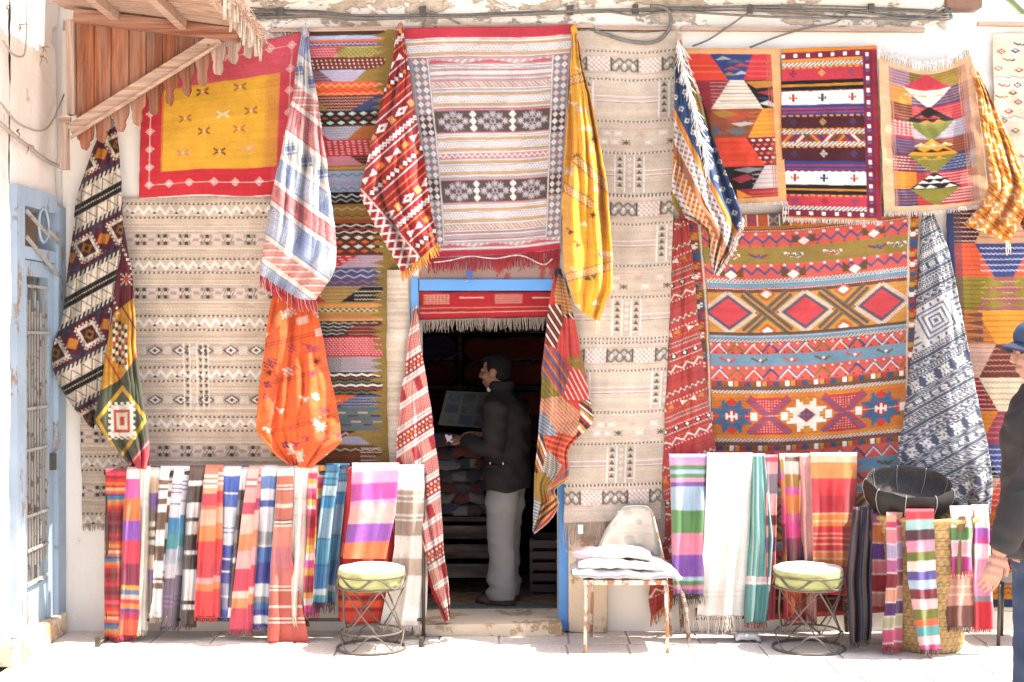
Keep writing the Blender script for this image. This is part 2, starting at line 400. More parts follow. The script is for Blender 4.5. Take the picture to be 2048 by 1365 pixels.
# transom grille: crossed flats and a ring
tr = bmesh.new(); add_tube(tr, [(XW0+.02, -.42+.085*math.cos(a*.3927), (zm+zt-.1)/2+.02+.10*math.sin(a*.3927)) for a in range(16)], .009, 6, True); obj('transom_ring', tr, M_BLUEDOOR, nb, True)
for a, b2 in (((yd0+.13, zt-.14), (-.33, zt-.26)), ((yd0+.13, zm+.05), (-.1, zm-.16)), ((-.36, zt-.22), (-.16, zt-.27))):
    bm = bmesh.new(); add_bar(bm, (XW0+.022, a[0], a[1]), (XW0+.022, b2[0], b2[1]), .012, .022); obj('transom_bar', bm, MATS['rusty_white_bar'], nb)
box('stone_step', (XW0-.05, -1.0, 0), (XW0+.05, -.05, .125), M_STONE, nb, .01, .018)
# crumbling wires and ledge lines on that wall
for i, pts in enumerate(([(2, 82), (20, 108), (42, 112), (48, 80), (50, 0)], [(-4, 205), (30, 245), (72, 262), (96, 250), (118, 205), (124, 190)], [(-6, 245), (20, 268), (55, 296), (90, 322), (120, 336)])):
    p3 = [LX(x, y, .012) for x, y in pts]; n3 = spline([tuple(p) for p in p3], 30)
    o = tube('wall_wire', [Vector(p) for p in n3], .006 if i < 2 else .012, plain('grey_wire', '#a99c90', .7) if i == 0 else MATS['grey_wire'], None, 6)
    tag(o, ('thin wire looping down at the top of the left wall', 'sagging wire above the blue door, left wall', 'whitewashed cable sloping down to the corner on left wall')[i], 'wire')
for i, (x, y) in enumerate(((8, 12), (35, 50), (80, 95), (78, 112), (52, 290), (30, 262))):
    bm = bmesh.new()
    for k in range(3):
        a = LX(x, y, .01); bq = LX(x+R.uniform(-10, 12), y+R.uniform(-4, 22), .03); add_tube(bm, [a, (a+bq)/2+Vector((.01, 0, .004)), bq], [.005, .004, .002], 5)
    obj('straw_tuft', bm, plain('straw', '#9c7c66', .9) if i == 0 else MATS['straw'], nb)

# ------------------------------------------------------------------ plank awning at the upper left
aw = empty('plank_awning', P(150, 340, .35), 'weathered orange plank awning with scalloped board ends, upper left', 'awning')
DA = .36
topy = lambda x: 30+(x-155)*.125
diag = lambda x: 262-(x-142)*.62
xs = [152, 188, 222, 258, 292, 325, 356, 390, 420, 452, 484, 512]
qq = random.Random(12)
for i in range(len(xs)-1):
    x0, x1 = xs[i]+1.0, xs[i+1]-1.0; d0 = DA+qq.uniform(-.006, .006)
    end = (305, 282, 268, 252, 226, 205, 186, 166, 142, 124, 116)[i]
    top = max(topy(xs[i]), 24)+4; sh_ = min(diag((x0+x1)/2)+18, end-34); w_ = x1-x0
    # outline: straight board with a rounded tongue and shoulders at the lower end
    a1, a2, e2 = qq.uniform(.16, .34), qq.uniform(.10, .30), end+qq.uniform(-6, 8); jj = lambda a=2.2: qq.uniform(-a, a)
    mid = sh_+(e2-sh_)*.5
    sc2 = [(x0, top), (x1, top), (x1, sh_+6+jj()), (x1-w_*.06, sh_+15+jj()), (x1-w_*a1*.7, sh_+21+jj()), (x1-w_*a1, mid+jj()), (x1-w_*a1*.8, e2-14+jj()), (x1-w_*(a1+.05), e2-5), (x1-w_*(a1+.16), e2+jj(1)), (x0+w_*(a2+.22), e2-1+jj(1.5)), (x0+w_*(a2+.05), e2-4+jj()), (x0+w_*a2*.8, e2-15+jj()), (x0+w_*a2, mid+jj()), (x0+w_*a2*.6, sh_+20+jj()), (x0+w_*.05, sh_+14+jj()), (x0, sh_+6)]
    bm = bmesh.new(); f0 = [bm.verts.new(P(x, y, d0)) for x, y in sc2]; f1 = [bm.verts.new(P(x, y, d0)+Vector((0, .022, 0))) for x, y in sc2]
    bm.faces.new(f0); bm.faces.new(f1[::-1])
    for k in range(len(sc2)): bm.faces.new((f0[k], f0[(k+1) % len(sc2)], f1[(k+1) % len(sc2)], f1[k]))
    obj('plank', bm, M_WOODOR if i < 8 else M_WOODGR, aw)
bm = bmesh.new(); add_bar(bm, P(141, 262, DA+.04), P(437, 76, DA+.04), .03, .075, (0, 0, 1)); obj('diagonal_batten', bm, M_WOODGRX, aw)
bm = bmesh.new(); add_bar(bm, P(141, 276, DA+.06), P(437, 90, DA+.06), .02, .016, (0, 0, 1)); obj('batten_lip', bm, M_WOODGRX, aw)
bm = bmesh.new(); add_bar(bm, P(150, 32, DA+.05), P(478, 72, DA+.05), .07, .075); obj('beam', bm, wood_mat('reddish_beam', '#8a4a30', '#c48a6c', 0), aw)
bm = bmesh.new(); add_box(bm, P(132, 40, DA+.03), P(154, 232, DA-.03), .008); obj('post', bm, M_WOODGR, aw)
bm = bmesh.new(); add_box(bm, P(117, 236, DA+.04), P(142, 340, DA-.02), .01); obj('post_foot', bm, M_WOODGR, aw)
box('post_plate', P(116, 234, DA+.06), P(142, 246, DA+.041), M_WOODGRX, aw, .003)
# slatted roof that slopes down to the right and comes forward
ra, rb = P(120, 22, DA), P(512, 74, DA)
for i in range(15):
    y = -.3-i*.072; j = qq.uniform(-.006, .006)
    bm = bmesh.new(); add_bar(bm, (ra.x, y, ra.z+.035+j), (rb.x+qq.uniform(-.02, .03), y, rb.z+.035+j+qq.uniform(-.006, .006)), .0705, .014); obj('roof_slat', bm, M_WOODGRX, aw)
for px_ in (238, 372, 497):
    t = (px_-120)/392; x = ra.x+(rb.x-ra.x)*t; z = ra.z+(rb.z-ra.z)*t
    bm = bmesh.new(); add_bar(bm, (x, -.32, z-.005), (x, -1.38, z-.005), .05, .05); obj('rafter', bm, M_WOODGRX, aw)
bm = bmesh.new(); add_bar(bm, (ra.x, -.31, ra.z+.085), (rb.x+.02, -.31, rb.z+.085), .1, .012)
for i in range(30):
    y = -.31-i*.037; L_ = qq.uniform(.10, .21); x = rb.x+.02+qq.uniform(-.012, .012); z = rb.z+.05; w1 = qq.uniform(.028, .04); tp = qq.uniform(.2, .7)
    prof = [(0, 0), (w1, 0), (w1*qq.uniform(.85, 1.05), -L_*.5), (w1*.9, -L_*qq.uniform(.6, .8)), (w1*tp+.006, -L_), (w1*tp-.004, -L_*qq.uniform(.9, 1.0)), (w1*.12, -L_*.66), (0, -L_*.4)]
    sx = qq.uniform(-.02, .02); bm2 = bmesh.new(); f0 = [bm2.verts.new((x+sx*b2/L_, y-a, z+b2)) for a, b2 in prof]; f1 = [bm2.verts.new((x+.012+sx*b2/L_, y-a, z+b2)) for a, b2 in prof]
    bm2.faces.new(f0); bm2.faces.new(f1[::-1])
    for k in range(len(prof)): bm2.faces.new((f0[k], f0[(k+1) % len(prof)], f1[(k+1) % len(prof)], f1[k]))
    obj('fascia_board', bm2, MATS['grey_fascia'] if 'grey_fascia' in MATS else wood_mat('grey_fascia', '#8f7d70', '#c9b5a4', 2), aw)
bm3 = bmesh.new()
for i in range(420):
    y = -.31-qq.random()*1.1; x = rb.x+qq.uniform(-.03, .05); z = rb.z+qq.uniform(.0, .07); L_ = qq.uniform(.03, .12)
    add_tube(bm3, [(x, y, z), (x+qq.uniform(-.02, .04), y+qq.uniform(-.03, .03), z-L_*.5), (x+qq.uniform(-.03, .06), y+qq.uniform(-.04, .04), z-L_*qq.uniform(.6, 1))], [.002, .002, .001], 3, False, False)
tag(obj('straw', bm3, MATS['straw'], aw), kind='stuff')
obj('roof_flashing', bm, M_WOODGRX, aw)

# ------------------------------------------------------------------ battens and cables under the parapet
for i, (x0, y0, x1, y1, lb) in enumerate(((540, 62, 868, 57, 'pale wooden batten above the tall many-coloured rug'), (874, 53, 1186, 53, 'pale wooden batten behind the grey striped rug'), (1190, 57, 1352, 58, 'pinkish wooden batten above the long beige rug'), (1362, 58, 1848, 61, 'long thin wooden batten above the three small rugs'), (1955, 48, 2110, 50, 'wooden batten at the far right roof edge'))):
    bm = bmesh.new(); add_bar(bm, P(x0, y0, .03), P(x1, y1, .03), .035, .026); tag(obj('wooden_batten', bm, M_WOODGRX), lb, 'batten')
M_CABLE = plain('weathered_black_cable', '#6e6a66', .6, .3, nz=.3, nscale=30)
cb = empty('cable_bundle', P(1200, 30, .05), 'bundle of grey black cables strung along the parapet', 'cable')
for k in range(6):
    pts = []
    for x in range(500, 1901, 70):
        sag = 9*math.sin((x-500)/230+k*.3)+6*math.sin((x-500)/97+k*1.9)*(.3+.3*k/6)
        pts.append(tuple(P(x, 22+sag+k*2.2+(10 if 1200 < x < 1330 and k == 5 else 0)+(-6 if x < 650 else 0), .04+.008*(k % 3))))
    pts.append(tuple(P(1895, 8+k*3, .04))); n3 = spline(pts, 160)
    tube('cable', [Vector(p) for p in n3], .0055+.002*(k % 2), M_CABLE, cb, 6)
for x, y in ((560, 24), (845, 22), (1140, 20), (1270, 18), (1500, 18), (1742, 16), (1890, 20)):
    box('clip', P(x-6, y-7, .03), P(x+7, y+9, .06), M_IRON, cb, .004, .002)
def cable(pts, r, label, d=.06, mat=M_CABLE):
    n3 = spline([tuple(P(x, y, d+(dd[0] if dd else 0))) for x, y, *dd in pts], 60)
    return tag(tube('hanging_cable', [Vector(p) for p in n3], r, mat, None, 7), label, 'cable')
cable([(1190, 62), (1215, 70), (1250, 81), (1290, 86), (1318, 80), (1336, 62), (1342, 42), (1338, 24), (1325, 14), (1300, 12)], .012, 'thick black cable looping down over the long beige rug', .075)
cable([(1385, 93), (1420, 78), (1465, 48), (1490, 30), (1510, 20)], .006, 'thin cable rising from the leftmost of the three small rugs', .05)
cable([(1500, 95), (1560, 72), (1620, 55), (1670, 45), (1700, 24)], .006, 'thin cable rising over the banded red and white rug', .05)
cable([(845, 55), (850, 40), (860, 26), (880, 30), (920, 48)], .006, 'short loose cable end over the grey striped rug', .05)
cable([(1700, 22), (1760, 30), (1810, 42), (1860, 30), (1888, 16)], .007, 'cable sagging towards the brown box at the roof edge', .06)

# ------------------------------------------------------------------ weaving: patterns drawn as numbers, carried as vertex colour
class Cv:
    """a woven pattern, in photo-pixel units"""
    def __init__(s, w, h, bg, res=2.0):
        s.w, s.h, s.r = w, h, res
        s.a = np.empty((int(h*res)+1, int(w*res)+1, 3)); s.a[:] = lin(bg)
    def win(s, x0, y0, x1, y1):
        r = s.r; H, W, _ = s.a.shape
        i0, i1 = max(0, int(math.floor(y0*r))), min(H, int(math.ceil(y1*r))+1)
        j0, j1 = max(0, int(math.floor(x0*r))), min(W, int(math.ceil(x1*r))+1)
        if i1 <= i0 or j1 <= j0: return None
        Y, X = np.mgrid[i0:i1, j0:j1]
        return s.a[i0:i1, j0:j1], (X+.5)/r, (Y+.5)/r
    def put(s, x0, y0, x1, y1, fn, c, al=1.0):
        q = s.win(x0, y0, x1, y1)
        if q is None: return s
        a, X, Y = q; m = fn(X, Y)
        m = (m & (X >= x0) & (X <= x1) & (Y >= y0) & (Y <= y1))
        c = lin(c)
        a[m] = a[m]*(1-al)+c*al
        return s
    def rect(s, x0, y0, x1, y1, c, al=1.0): return s.put(x0, y0, x1, y1, lambda X, Y: X > -1e9, c, al)
    def band(s, y0, y1, c): return s.rect(0, y0, s.w, y1, c)
    def poly(s, pts, c, al=1.0):
        xs = [p[0] for p in pts]; ys = [p[1] for p in pts]
        def f(X, Y):
            m = np.zeros(X.shape, bool)
            for (xa, ya), (xb, yb) in zip(pts, pts[1:]+pts[:1]):
                if ya == yb: continue
                m ^= ((ya > Y) != (yb > Y)) & (X < (xb-xa)*(Y-ya)/(yb-ya)+xa)
            return m
        return s.put(min(xs), min(ys), max(xs), max(ys), f, c, al)
    def dia(s, cx, cy, rx, ry, c, step=0):
        def f(X, Y):
            dx, dy = np.abs(X-cx)/rx, np.abs(Y-cy)/ry
            if step: dx = np.round(dx*step)/step; dy = np.round(dy*step)/step
            return dx+dy <= 1
        return s.put(cx-rx-1, cy-ry-1, cx+rx+1, cy+ry+1, f, c)
    def zig(s, y, amp, per, th, c, x0=0, x1=None, ph=0):
        x1 = s.w if x1 is None else x1
        tri = lambda X: (np.abs(((X+ph)/per) % 1-.5)*4-1)*amp
        return s.put(x0, y-amp-th, x1, y+amp+th, lambda X, Y: np.abs(Y-y-tri(X)) < th/2*(1+2.0*amp/per), c)
    def tris(s, y0, y1, per, c, x0=0, x1=None, ph=0, up=True):
        x1 = s.w if x1 is None else x1
        def f(X, Y):
            t = np.abs(((X+ph)/per) % 1-.5)*2; k = (Y-y0)/(y1-y0)
            return (t < k) if up else (t < 1-k)
        return s.put(x0, y0, x1, y1, f, c)
    def dash(s, y, per, th, c, duty=.5, slant=0, x0=0, x1=None, ph=0):
        x1 = s.w if x1 is None else x1
        return s.put(x0, y-th/2, x1, y+th/2, lambda X, Y: ((X+ph+slant*(Y-y))/per) % 1 < duty, c)
    def check(s, x0, y0, x1, y1, cw, ch, c): return s.put(x0, y0, x1, y1, lambda X, Y: (np.floor((X-x0)/cw)+np.floor((Y-y0)/ch)) % 2 == 0, c)
    def lat(s, x0, y0, x1, y1, pw, ph_, th, c):
        def f(X, Y):
            u = (X-x0)/pw+(Y-y0)/ph_; v = (X-x0)/pw-(Y-y0)/ph_
            return (np.abs(u-np.round(u)) < th) | (np.abs(v-np.round(v)) < th)
        return s.put(x0, y0, x1, y1, f, c)
    def dias(s, y, per, rx, ry, c, x0=0, x1=None, ph=0):
        x1 = s.w if x1 is None else x1
        return s.put(x0, y-ry, x1, y+ry, lambda X, Y: np.abs((((X+ph)/per) % 1-.5)*per)/rx+np.abs(Y-y)/ry < 1, c)
    def hatch(s, x0, y0, x1, y1, per, c, slope=1.0, duty=.5): return s.put(x0, y0, x1, y1, lambda X, Y: ((X+slope*Y)/per) % 1 < duty, c)
    def line(s, x0, y0, x1, y1, th, c):
        L = math.hypot(x1-x0, y1-y0); ux, uy = (x1-x0)/L, (y1-y0)/L
        def f(X, Y):
            t = (X-x0)*ux+(Y-y0)*uy; n_ = np.abs(-(X-x0)*uy+(Y-y0)*ux)
            return (t >= 0) & (t <= L) & (n_ < th/2)
        return s.put(min(x0, x1)-th, min(y0, y1)-th, max(x0, x1)+th, max(y0, y1)+th, f, c)
    def stamp(s, cx, cy, rows, cell, cm, cellx=None):
        cx_ = cellx or cell; h = len(rows); w_ = max(len(r_) for r_ in rows)
        for i, r_ in enumerate(rows):
            for j, ch in enumerate(r_):
                if ch in cm:
                    x = cx+(j-w_/2)*cx_; y = cy+(i-h/2)*cell
                    s.rect(x, y, x+cx_, y+cell, cm[ch])
        return s
    def stripes(s, x0, y0, x1, y1, cols, seed=0, th=None, wav=0):
        """random weft stripes"""
        q = random.Random(seed); y = y0
        while y < y1:
            t = th or q.uniform(2, 5); c = q.choice(cols)
            s.put(x0, y-wav, x1, min(y+t, y1)+wav, lambda X, Y, y=y, t=t: (Y+wav*np.sin(X*.25+y) >= y) & (Y+wav*np.sin(X*.25+y) < min(y+t, y1)) & (Y >= y0) & (Y <= y1), c); y += t
        return s
    def squig(s, x0, y0, x1, y1, c, per=6, th=1.2, amp=1.0, gap=5):
        y = y0+gap/2
        while y < y1:
            s.zig(y, amp, per, th, c, x0, x1, y*3.1); y += gap
        return s
    def finish(s, row=.05, px=.05, seed=1):
        g = np.random.default_rng(seed); H, W, _ = s.a.shape
        rv = np.repeat(g.normal(0, row, H//3+2), 3)[:H]
        rv = np.convolve(rv, np.ones(3)/3, 'same')
        s.a *= (1+rv)[:, None, None]
        s.a *= 1+g.normal(0, px, (H, W, 1))
        a = s.a; b = a.copy()
        b[1:-1, 1:-1] = a[1:-1, 1:-1]*.4+(a[:-2, 1:-1]+a[2:, 1:-1]+a[1:-1, :-2]+a[1:-1, 2:])*.15
        s.a = np.clip(b, .004, .92); return s
    def sample(s, x, y):
        r = s.r; H, W, _ = s.a.shape
        X = np.clip(x*r-.5, 0, W-1.001); Y = np.clip(y*r-.5, 0, H-1.001)
        i = Y.astype(int); j = X.astype(int); fy = (Y-i)[..., None]; fx = (X-j)[..., None]
        a = s.a
        return (a[i, j]*(1-fx)+a[i, j+1]*fx)*(1-fy)+(a[i+1, j]*(1-fx)+a[i+1, j+1]*fx)*fy

STEP = 1.84
def coons(top, right, bottom, left, step=STEP):
    """edges as photo-pixel polylines: top & bottom run left to right, left & right run downwards"""
    nx = int(max(plen(top), plen(bottom), 12)/step)+2
    if nx < 40: nx = max(nx, int(abs(np.array(right)[:, 0].max()-np.array(left)[:, 0].min())/step)+2)
    ny = int(max(plen(left), plen(right))/step)+2
    T, B = spline(top, nx), spline(bottom, nx); L, Q = spline(left, ny), spline(right, ny)
    u = np.linspace(0, 1, nx)[None, :, None]; v = np.linspace(0, 1, ny)[:, None, None]
    P_ = (1-v)*T[None]+v*B[None]+(1-u)*L[:, None]+u*Q[:, None]-((1-u)*(1-v)*T[0]+u*(1-v)*T[-1]+(1-u)*v*B[0]+u*v*B[-1])
    U = np.broadcast_to(u[..., 0], P_.shape[:2]); V = np.broadcast_to(v[..., 0], P_.shape[:2])
    return P_[..., 0], P_[..., 1], U, V
def unproj(px, py, d):
    D = CAMD-d
    return np.stack([(px-1024)*D/FPX, -d, CAMZ+(682.5-py)*D/FPX], -1)
def fringe(parent, edge, length, col, mat=M_WOOL, per=2.6, w=1.5, direction=(0, 1), spread=.25, seed=3, name='fringe', jitter=.25, clump=0):
    """strands that hang from an edge given as (px, py, d)"""
    parent = next((c_ for c_ in parent.children if c_.name.startswith(('weave', 'cloth'))), parent)
    q = random.Random(seed); e = np.array(edge, float); n = max(4, int(plen(e[:, :2])/per))
    e = spline(e, n) if len(e) > 2 else e[0]+(e[-1]-e[0])*np.linspace(0, 1, n)[:, None]
    V_, F_, K_ = [], [], []; c0 = lin(col)
    for i in range(n):
        x, y, d = e[i]; L = length*q.uniform(1-jitter, 1+jitter*.4)
        sx = direction[0]*L+q.uniform(-spread, spread)*L*.5; sy = direction[1]*L
        if clump: sx += (round(i/clump)*clump-i)*per*.6
        mx = x+sx*.5+q.uniform(-.1, .1)*L; my = y+sy*.5
        dm = d+q.uniform(-.004, .010); dd = d+q.uniform(-.006, .010)
        hw = w*q.uniform(.7, 1.2)/2
        px_, py_ = -direction[1], direction[0]
        b = len(V_)
        for (xx, yy, dz, k) in ((x, y, d, 1), (mx, my, dm, 1), (x+sx, y+sy, dd, .55)):
            V_.append(P(xx+px_*hw*k, yy+py_*hw*k, dz)); V_.append(P(xx-px_*hw*k, yy-py_*hw*k, dz)); V_.append(P(xx, yy, dz+.004))
        for r_ in (0, 3):
            for a_, c_ in ((0, 2), (2, 1)):
                F_.append((b+r_+a_, b+r_+c_, b+r_+3+c_, b+r_+3+a_))
        K_ += [c0*q.uniform(.8, 1.1)]*9
    me = bpy.data.meshes.new(name); me.from_pydata([tuple(v) for v in V_], [], F_)
    at = me.color_attributes.new('Col', 'FLOAT_COLOR', 'POINT')
    at.data.foreach_set('color', np.hstack([np.clip(np.array(K_), 0, .92), np.ones((len(K_), 1))]).astype(np.float32).ravel())
    return tag(link(name, me, mat, parent), kind='stuff')
def edge_d(px, py, D, side):
    if side == 'bottom': s = (-1, slice(None))
    elif side == 'top': s = (0, slice(None))
    elif side == 'left': s = (slice(None), 0)
    else: s = (slice(None), -1)
    k = slice(None, None, 6)
    e = np.stack([px[s], py[s], D[s]], -1)
    return np.vstack([e[k], e[-1:]])
def rug(name, label, edges, cv, dfun, map_=None, mat=M_WOOL, cat='rug', group=None, th=.008, step=STEP):
    """one hanging rug: a thing (Empty on the wall) with the part 'weave' and later fringes"""
    px, py, U, V = coons(*edges, step=step)
    sd = len(name)*7+int(px[0, 0])
    wx = 2.0*vnoise(py/46+sd, px/120+sd, sd)+.8*vnoise(py/11+sd, px/30, sd+1); wy = 2.6*vnoise(px/60+sd, py/140+sd, sd+2)+.9*vnoise(px/14+sd, py/40, sd+3)
    d = dfun(U, V, px, py)
    if map_ is None: col = cv.sample(U*cv.w+.5*wx, V*cv.h+.8*wy)
    else: col = cv.sample(*map_(px+wx, py+1.2*wy, U, V))
    col = col*(1+.10*vnoise(px/90+sd, py/70, sd+5)+.05*vnoise(px/300, py/9+sd, sd+6))[..., None]
    px = px+.8*wx; py = py+.6*wy
    root = empty(name, P(float(px[0].mean()), float(py[0].mean()), float(d[0].mean())), label, cat, group)
    grid_mesh('weave', unproj(px, py, d), col, mat, root, th)
    root_edges[root.name] = (px, py, d)
    return root
root_edges = {}
def rot(cx, cy, deg, ox, oy, k=1.0):
    """map for a pattern woven at an angle: s along, t across"""
    a = math.radians(deg); ca, sa = math.cos(a), math.sin(a)
    return lambda x, y, U, V: (k*((x-cx)*ca+(y-cy)*sa)+ox, k*(-(x-cx)*sa+(y-cy)*ca)+oy)
def flatd(d0, ripple=.012, seed=1, lower=.0, curl=.0, fx=3.0, fy=2.0):
    def f(U, V, px, py):
        return d0+lower*V+ripple*1.8*(.6*vnoise(U*fx+seed, V*fy+seed*.7, seed)+.35*vnoise(U*fx*2.3, V*fy*1.2+9, seed+1)+.30*vnoise(U*fx*1.2+3, V*fy*4.5, seed+2)+.16*vnoise(U*fx*5, V*fy*7, seed+3))*(.45+.55*V)+ripple*.8+curl*(np.maximum(0, np.abs(U-.5)-.42)*12)**2*.1
    return f
def kited(d0, bulge, folds=2.2, amp=.045, seed=1, twist=.3, peak=.75, roll=.05, right=0.0):
    """cloth hung from its top corner: folds fan out downwards, the belly stands off the wall"""
    ph = seed*1.7
    def f(U, V, px, py):
        b = np.clip(V/peak, 0, 1)**.9-.30*np.clip((V-peak)/(1-peak), 0, 1)**2
        x = U*folds+ph+twist*V+.25*vnoise(U*1.5+seed, V*2.5, seed)
        crease = lambda q: 2*np.abs(np.cos(math.pi*q))**.75-1.25
        fold = .95*crease(x)+.5*crease(2.3*x+.37+.5*V)+.30*crease(4.1*x+1.1-V)*np.clip(1.4-V, .3, 1)+.5*vnoise(U*5+seed, V*3.3+seed, seed+5)
        edge = -roll*(np.abs(2*U-1))**3
        return np.maximum(d0+bulge*b+amp*fold*(.25+.75*np.minimum(1, V*1.6))+edge*np.minimum(1, V*2.5)+right*U*V+.012*vnoise(U*7+seed, V*11, seed+3)+.026*vnoise(U*2.2+V*3+seed, V*6-U*2.5, seed+8)*np.minimum(1, V*2), .012)
    return f

# ------------------------------------------------------------------ the rugs on the facade
X_ = {'#': '#f6efe6'}
FLOWER = ["#.....#", "##...##", ".##.##.", "..###..", ".##.##.", "##...##", "#.....#"]
CLOVER = ["...#...", "..#.#..", ".#.#.#.", "#.###.#", ".#.#.#.", "..#.#..", "...#..."]
AST = ["#..#..#", ".#.#.#.", "..###..", "#######", "..###..", ".#.#.#.", "#..#..#"]
LIZ = ["##...........", "####..##...##", "..######.####", "....##.####..", "........##..."]
STAR = ["...#....#...", "...##..##...", "...######...", "############", ".##########.", "..########..", "..########..", ".##########.", "############", "...######...", "...##..##...", "...#....#..."]
TURT = ["#..#..#..#", "##.####.##", ".########.", "..#.##.#..", ".##.##.##.", ".##.##.##.", "..#.##.#..", ".########.", "##.####.##", "#..#..#..#"]
SNOW = ["....#....", "#..#.#..#", ".##.#.##.", ".#.###.#.", "..#####..", "####.####", "..#####..", ".#.###.#.", ".##.#.##.", "#..#.#..#", "....#...."]

def pat_beige(w=330, h=545, seed=1):
    c = Cv(w, h, '#d2bda6'); W, D, Pk = '#efe6dc', '#4c4238', '#c59c86'
    def rope(y): c.dash(y, 9, 4, D, .55, .6); c.dash(y, 9, 2.2, W, .3, -.8, ph=5)
    def thin(y): c.dash(y, 5, 2.2, W, .62, 1.1); c.dash(y+3.4, 300, .8, '#b39c86', 1.0)
    def zigb(y):
        c.tris(y-9, y+3, 22, '#b09a86'); c.zig(y, 6.5, 22, 4.2, W); c.zig(y+4.5, 6.5, 22, 1.6, W); c.dias(y+6, 44, 5, 3, '#54483c'); rope(y-13); rope(y+15)
    def blocks(y):
        c.rect(0, y-11, w, y+11, '#b79f8d')
        c.check(0, y-11, w, y+11, 7, 7.4, '#4f453c')
        for x in range(4, int(w), 44):
            c.rect(x, y-11, x+24, y+11, '#b99f8e'); c.hatch(x+3, y-11, x+21, y-3.5, 5, W, 1.5, .55); c.hatch(x+3, y+3.5, x+21, y+11, 5, W, -1.5, .55); c.hatch(x-10, y-3.5, x+34, y+3.5, 6, W, .7, .5); c.rect(x+6, y-3, x+18, y+3, Pk)
        thin(y-18); thin(y+18)
    def diab(y):
        c.rect(0, y-10, w, y+10, '#b9a694')
        for x in range(16, int(w)+20, 50):
            c.dia(x, y, 15, 10, '#51483f', 5); c.dia(x, y, 10, 7, W, 4); c.dia(x, y, 5, 3.4, '#51483f', 3); c.hatch(x+16, y-8, x+33, y+8, 6, W, 1, .5)
        thin(y-16); thin(y+17)
    y = 25
    seq = [zigb, blocks, zigb, blocks, zigb, diab, zigb, diab, zigb, blocks, zigb]
    ys = [25, 85, 137, 194, 253, 310, 357, 410, 457, 514, 560]
    for f, y in zip(seq, ys):
        if y < h+20: f(y)
    for y in (54, 112, 165, 222, 282, 333, 383, 434, 486, 538): c.dash(y, 4, 1.4, '#9a8470', .5); c.dash(y+4, 7, 1.6, W, .4, .8)
    if h > 430:
        for x in (122, 134, 148, 160, 170): c.rect(x, 296, x+2.2, 430, W)
        for x in (126, 152, 163):
            for k in range(10): c.poly([(x, 300+k*13), (x+8, 300+k*13), (x+4, 308+k*13)], '#5a4f46')
    return c.finish(.05, .06, seed)
def pat_redyellow():
    c = Cv(340, 330, '#c9202f'); c.rect(0, 0, 340, 75, '#d04a58'); c.rect(275, 75, 340, 300, '#cf3b49')
    c.rect(48, 75, 285, 268, '#e3a812'); c.rect(256, 75, 285, 268, '#d8902c'); c.hatch(254, 75, 262, 268, 4, '#e3a812', 3.0, .5); c.hatch(44, 75, 52, 268, 4, '#e3a812', 3.0, .5)
    for x, y, a in ((127, 92, '#7a3510'), (204, 92, '#a86520'), (92, 148, '#a86520'), (170, 148, '#e8d8b0'), (228, 146, '#a86520'), (132, 182, '#8c4a1c'), (205, 182, '#c0602a'), (90, 228, '#c8866a'), (166, 230, '#7a3a18'), (226, 226, '#e0a070')):
        c.stamp(x, y, FLOWER, 2.4, {'#': a}, 3.6); c.dia(x, y, 4, 4, '#e8c58a')
    Wt = '#f3d7cf'
    c.rect(20, 60, 21.5, 296, Wt); c.rect(20, 297, 330, 298.3, '#eab7ad'); c.rect(306, 20, 307.5, 297, '#e6b3ae'); c.rect(20, 22, 306, 23.3, '#dd9a9a')
    for y in (125, 168, 211, 254, 297): c.stamp(20.5, y, CLOVER, 2.6, {'#': Wt})
    for x in (62, 104, 156, 200, 250, 300): c.stamp(x, 297, CLOVER, 2.6, {'#': Wt})
    for y in (22, 70, 115, 160, 210, 255): c.stamp(306, y, CLOVER, 2.6, {'#': '#eec3bd'})
    for x in (262, 215, 170): c.stamp(x, 22, CLOVER, 2.6, {'#': '#eec3bd'})
    c.band(327, 330, '#f1e6da'); return c.finish(.05, .05, 2)
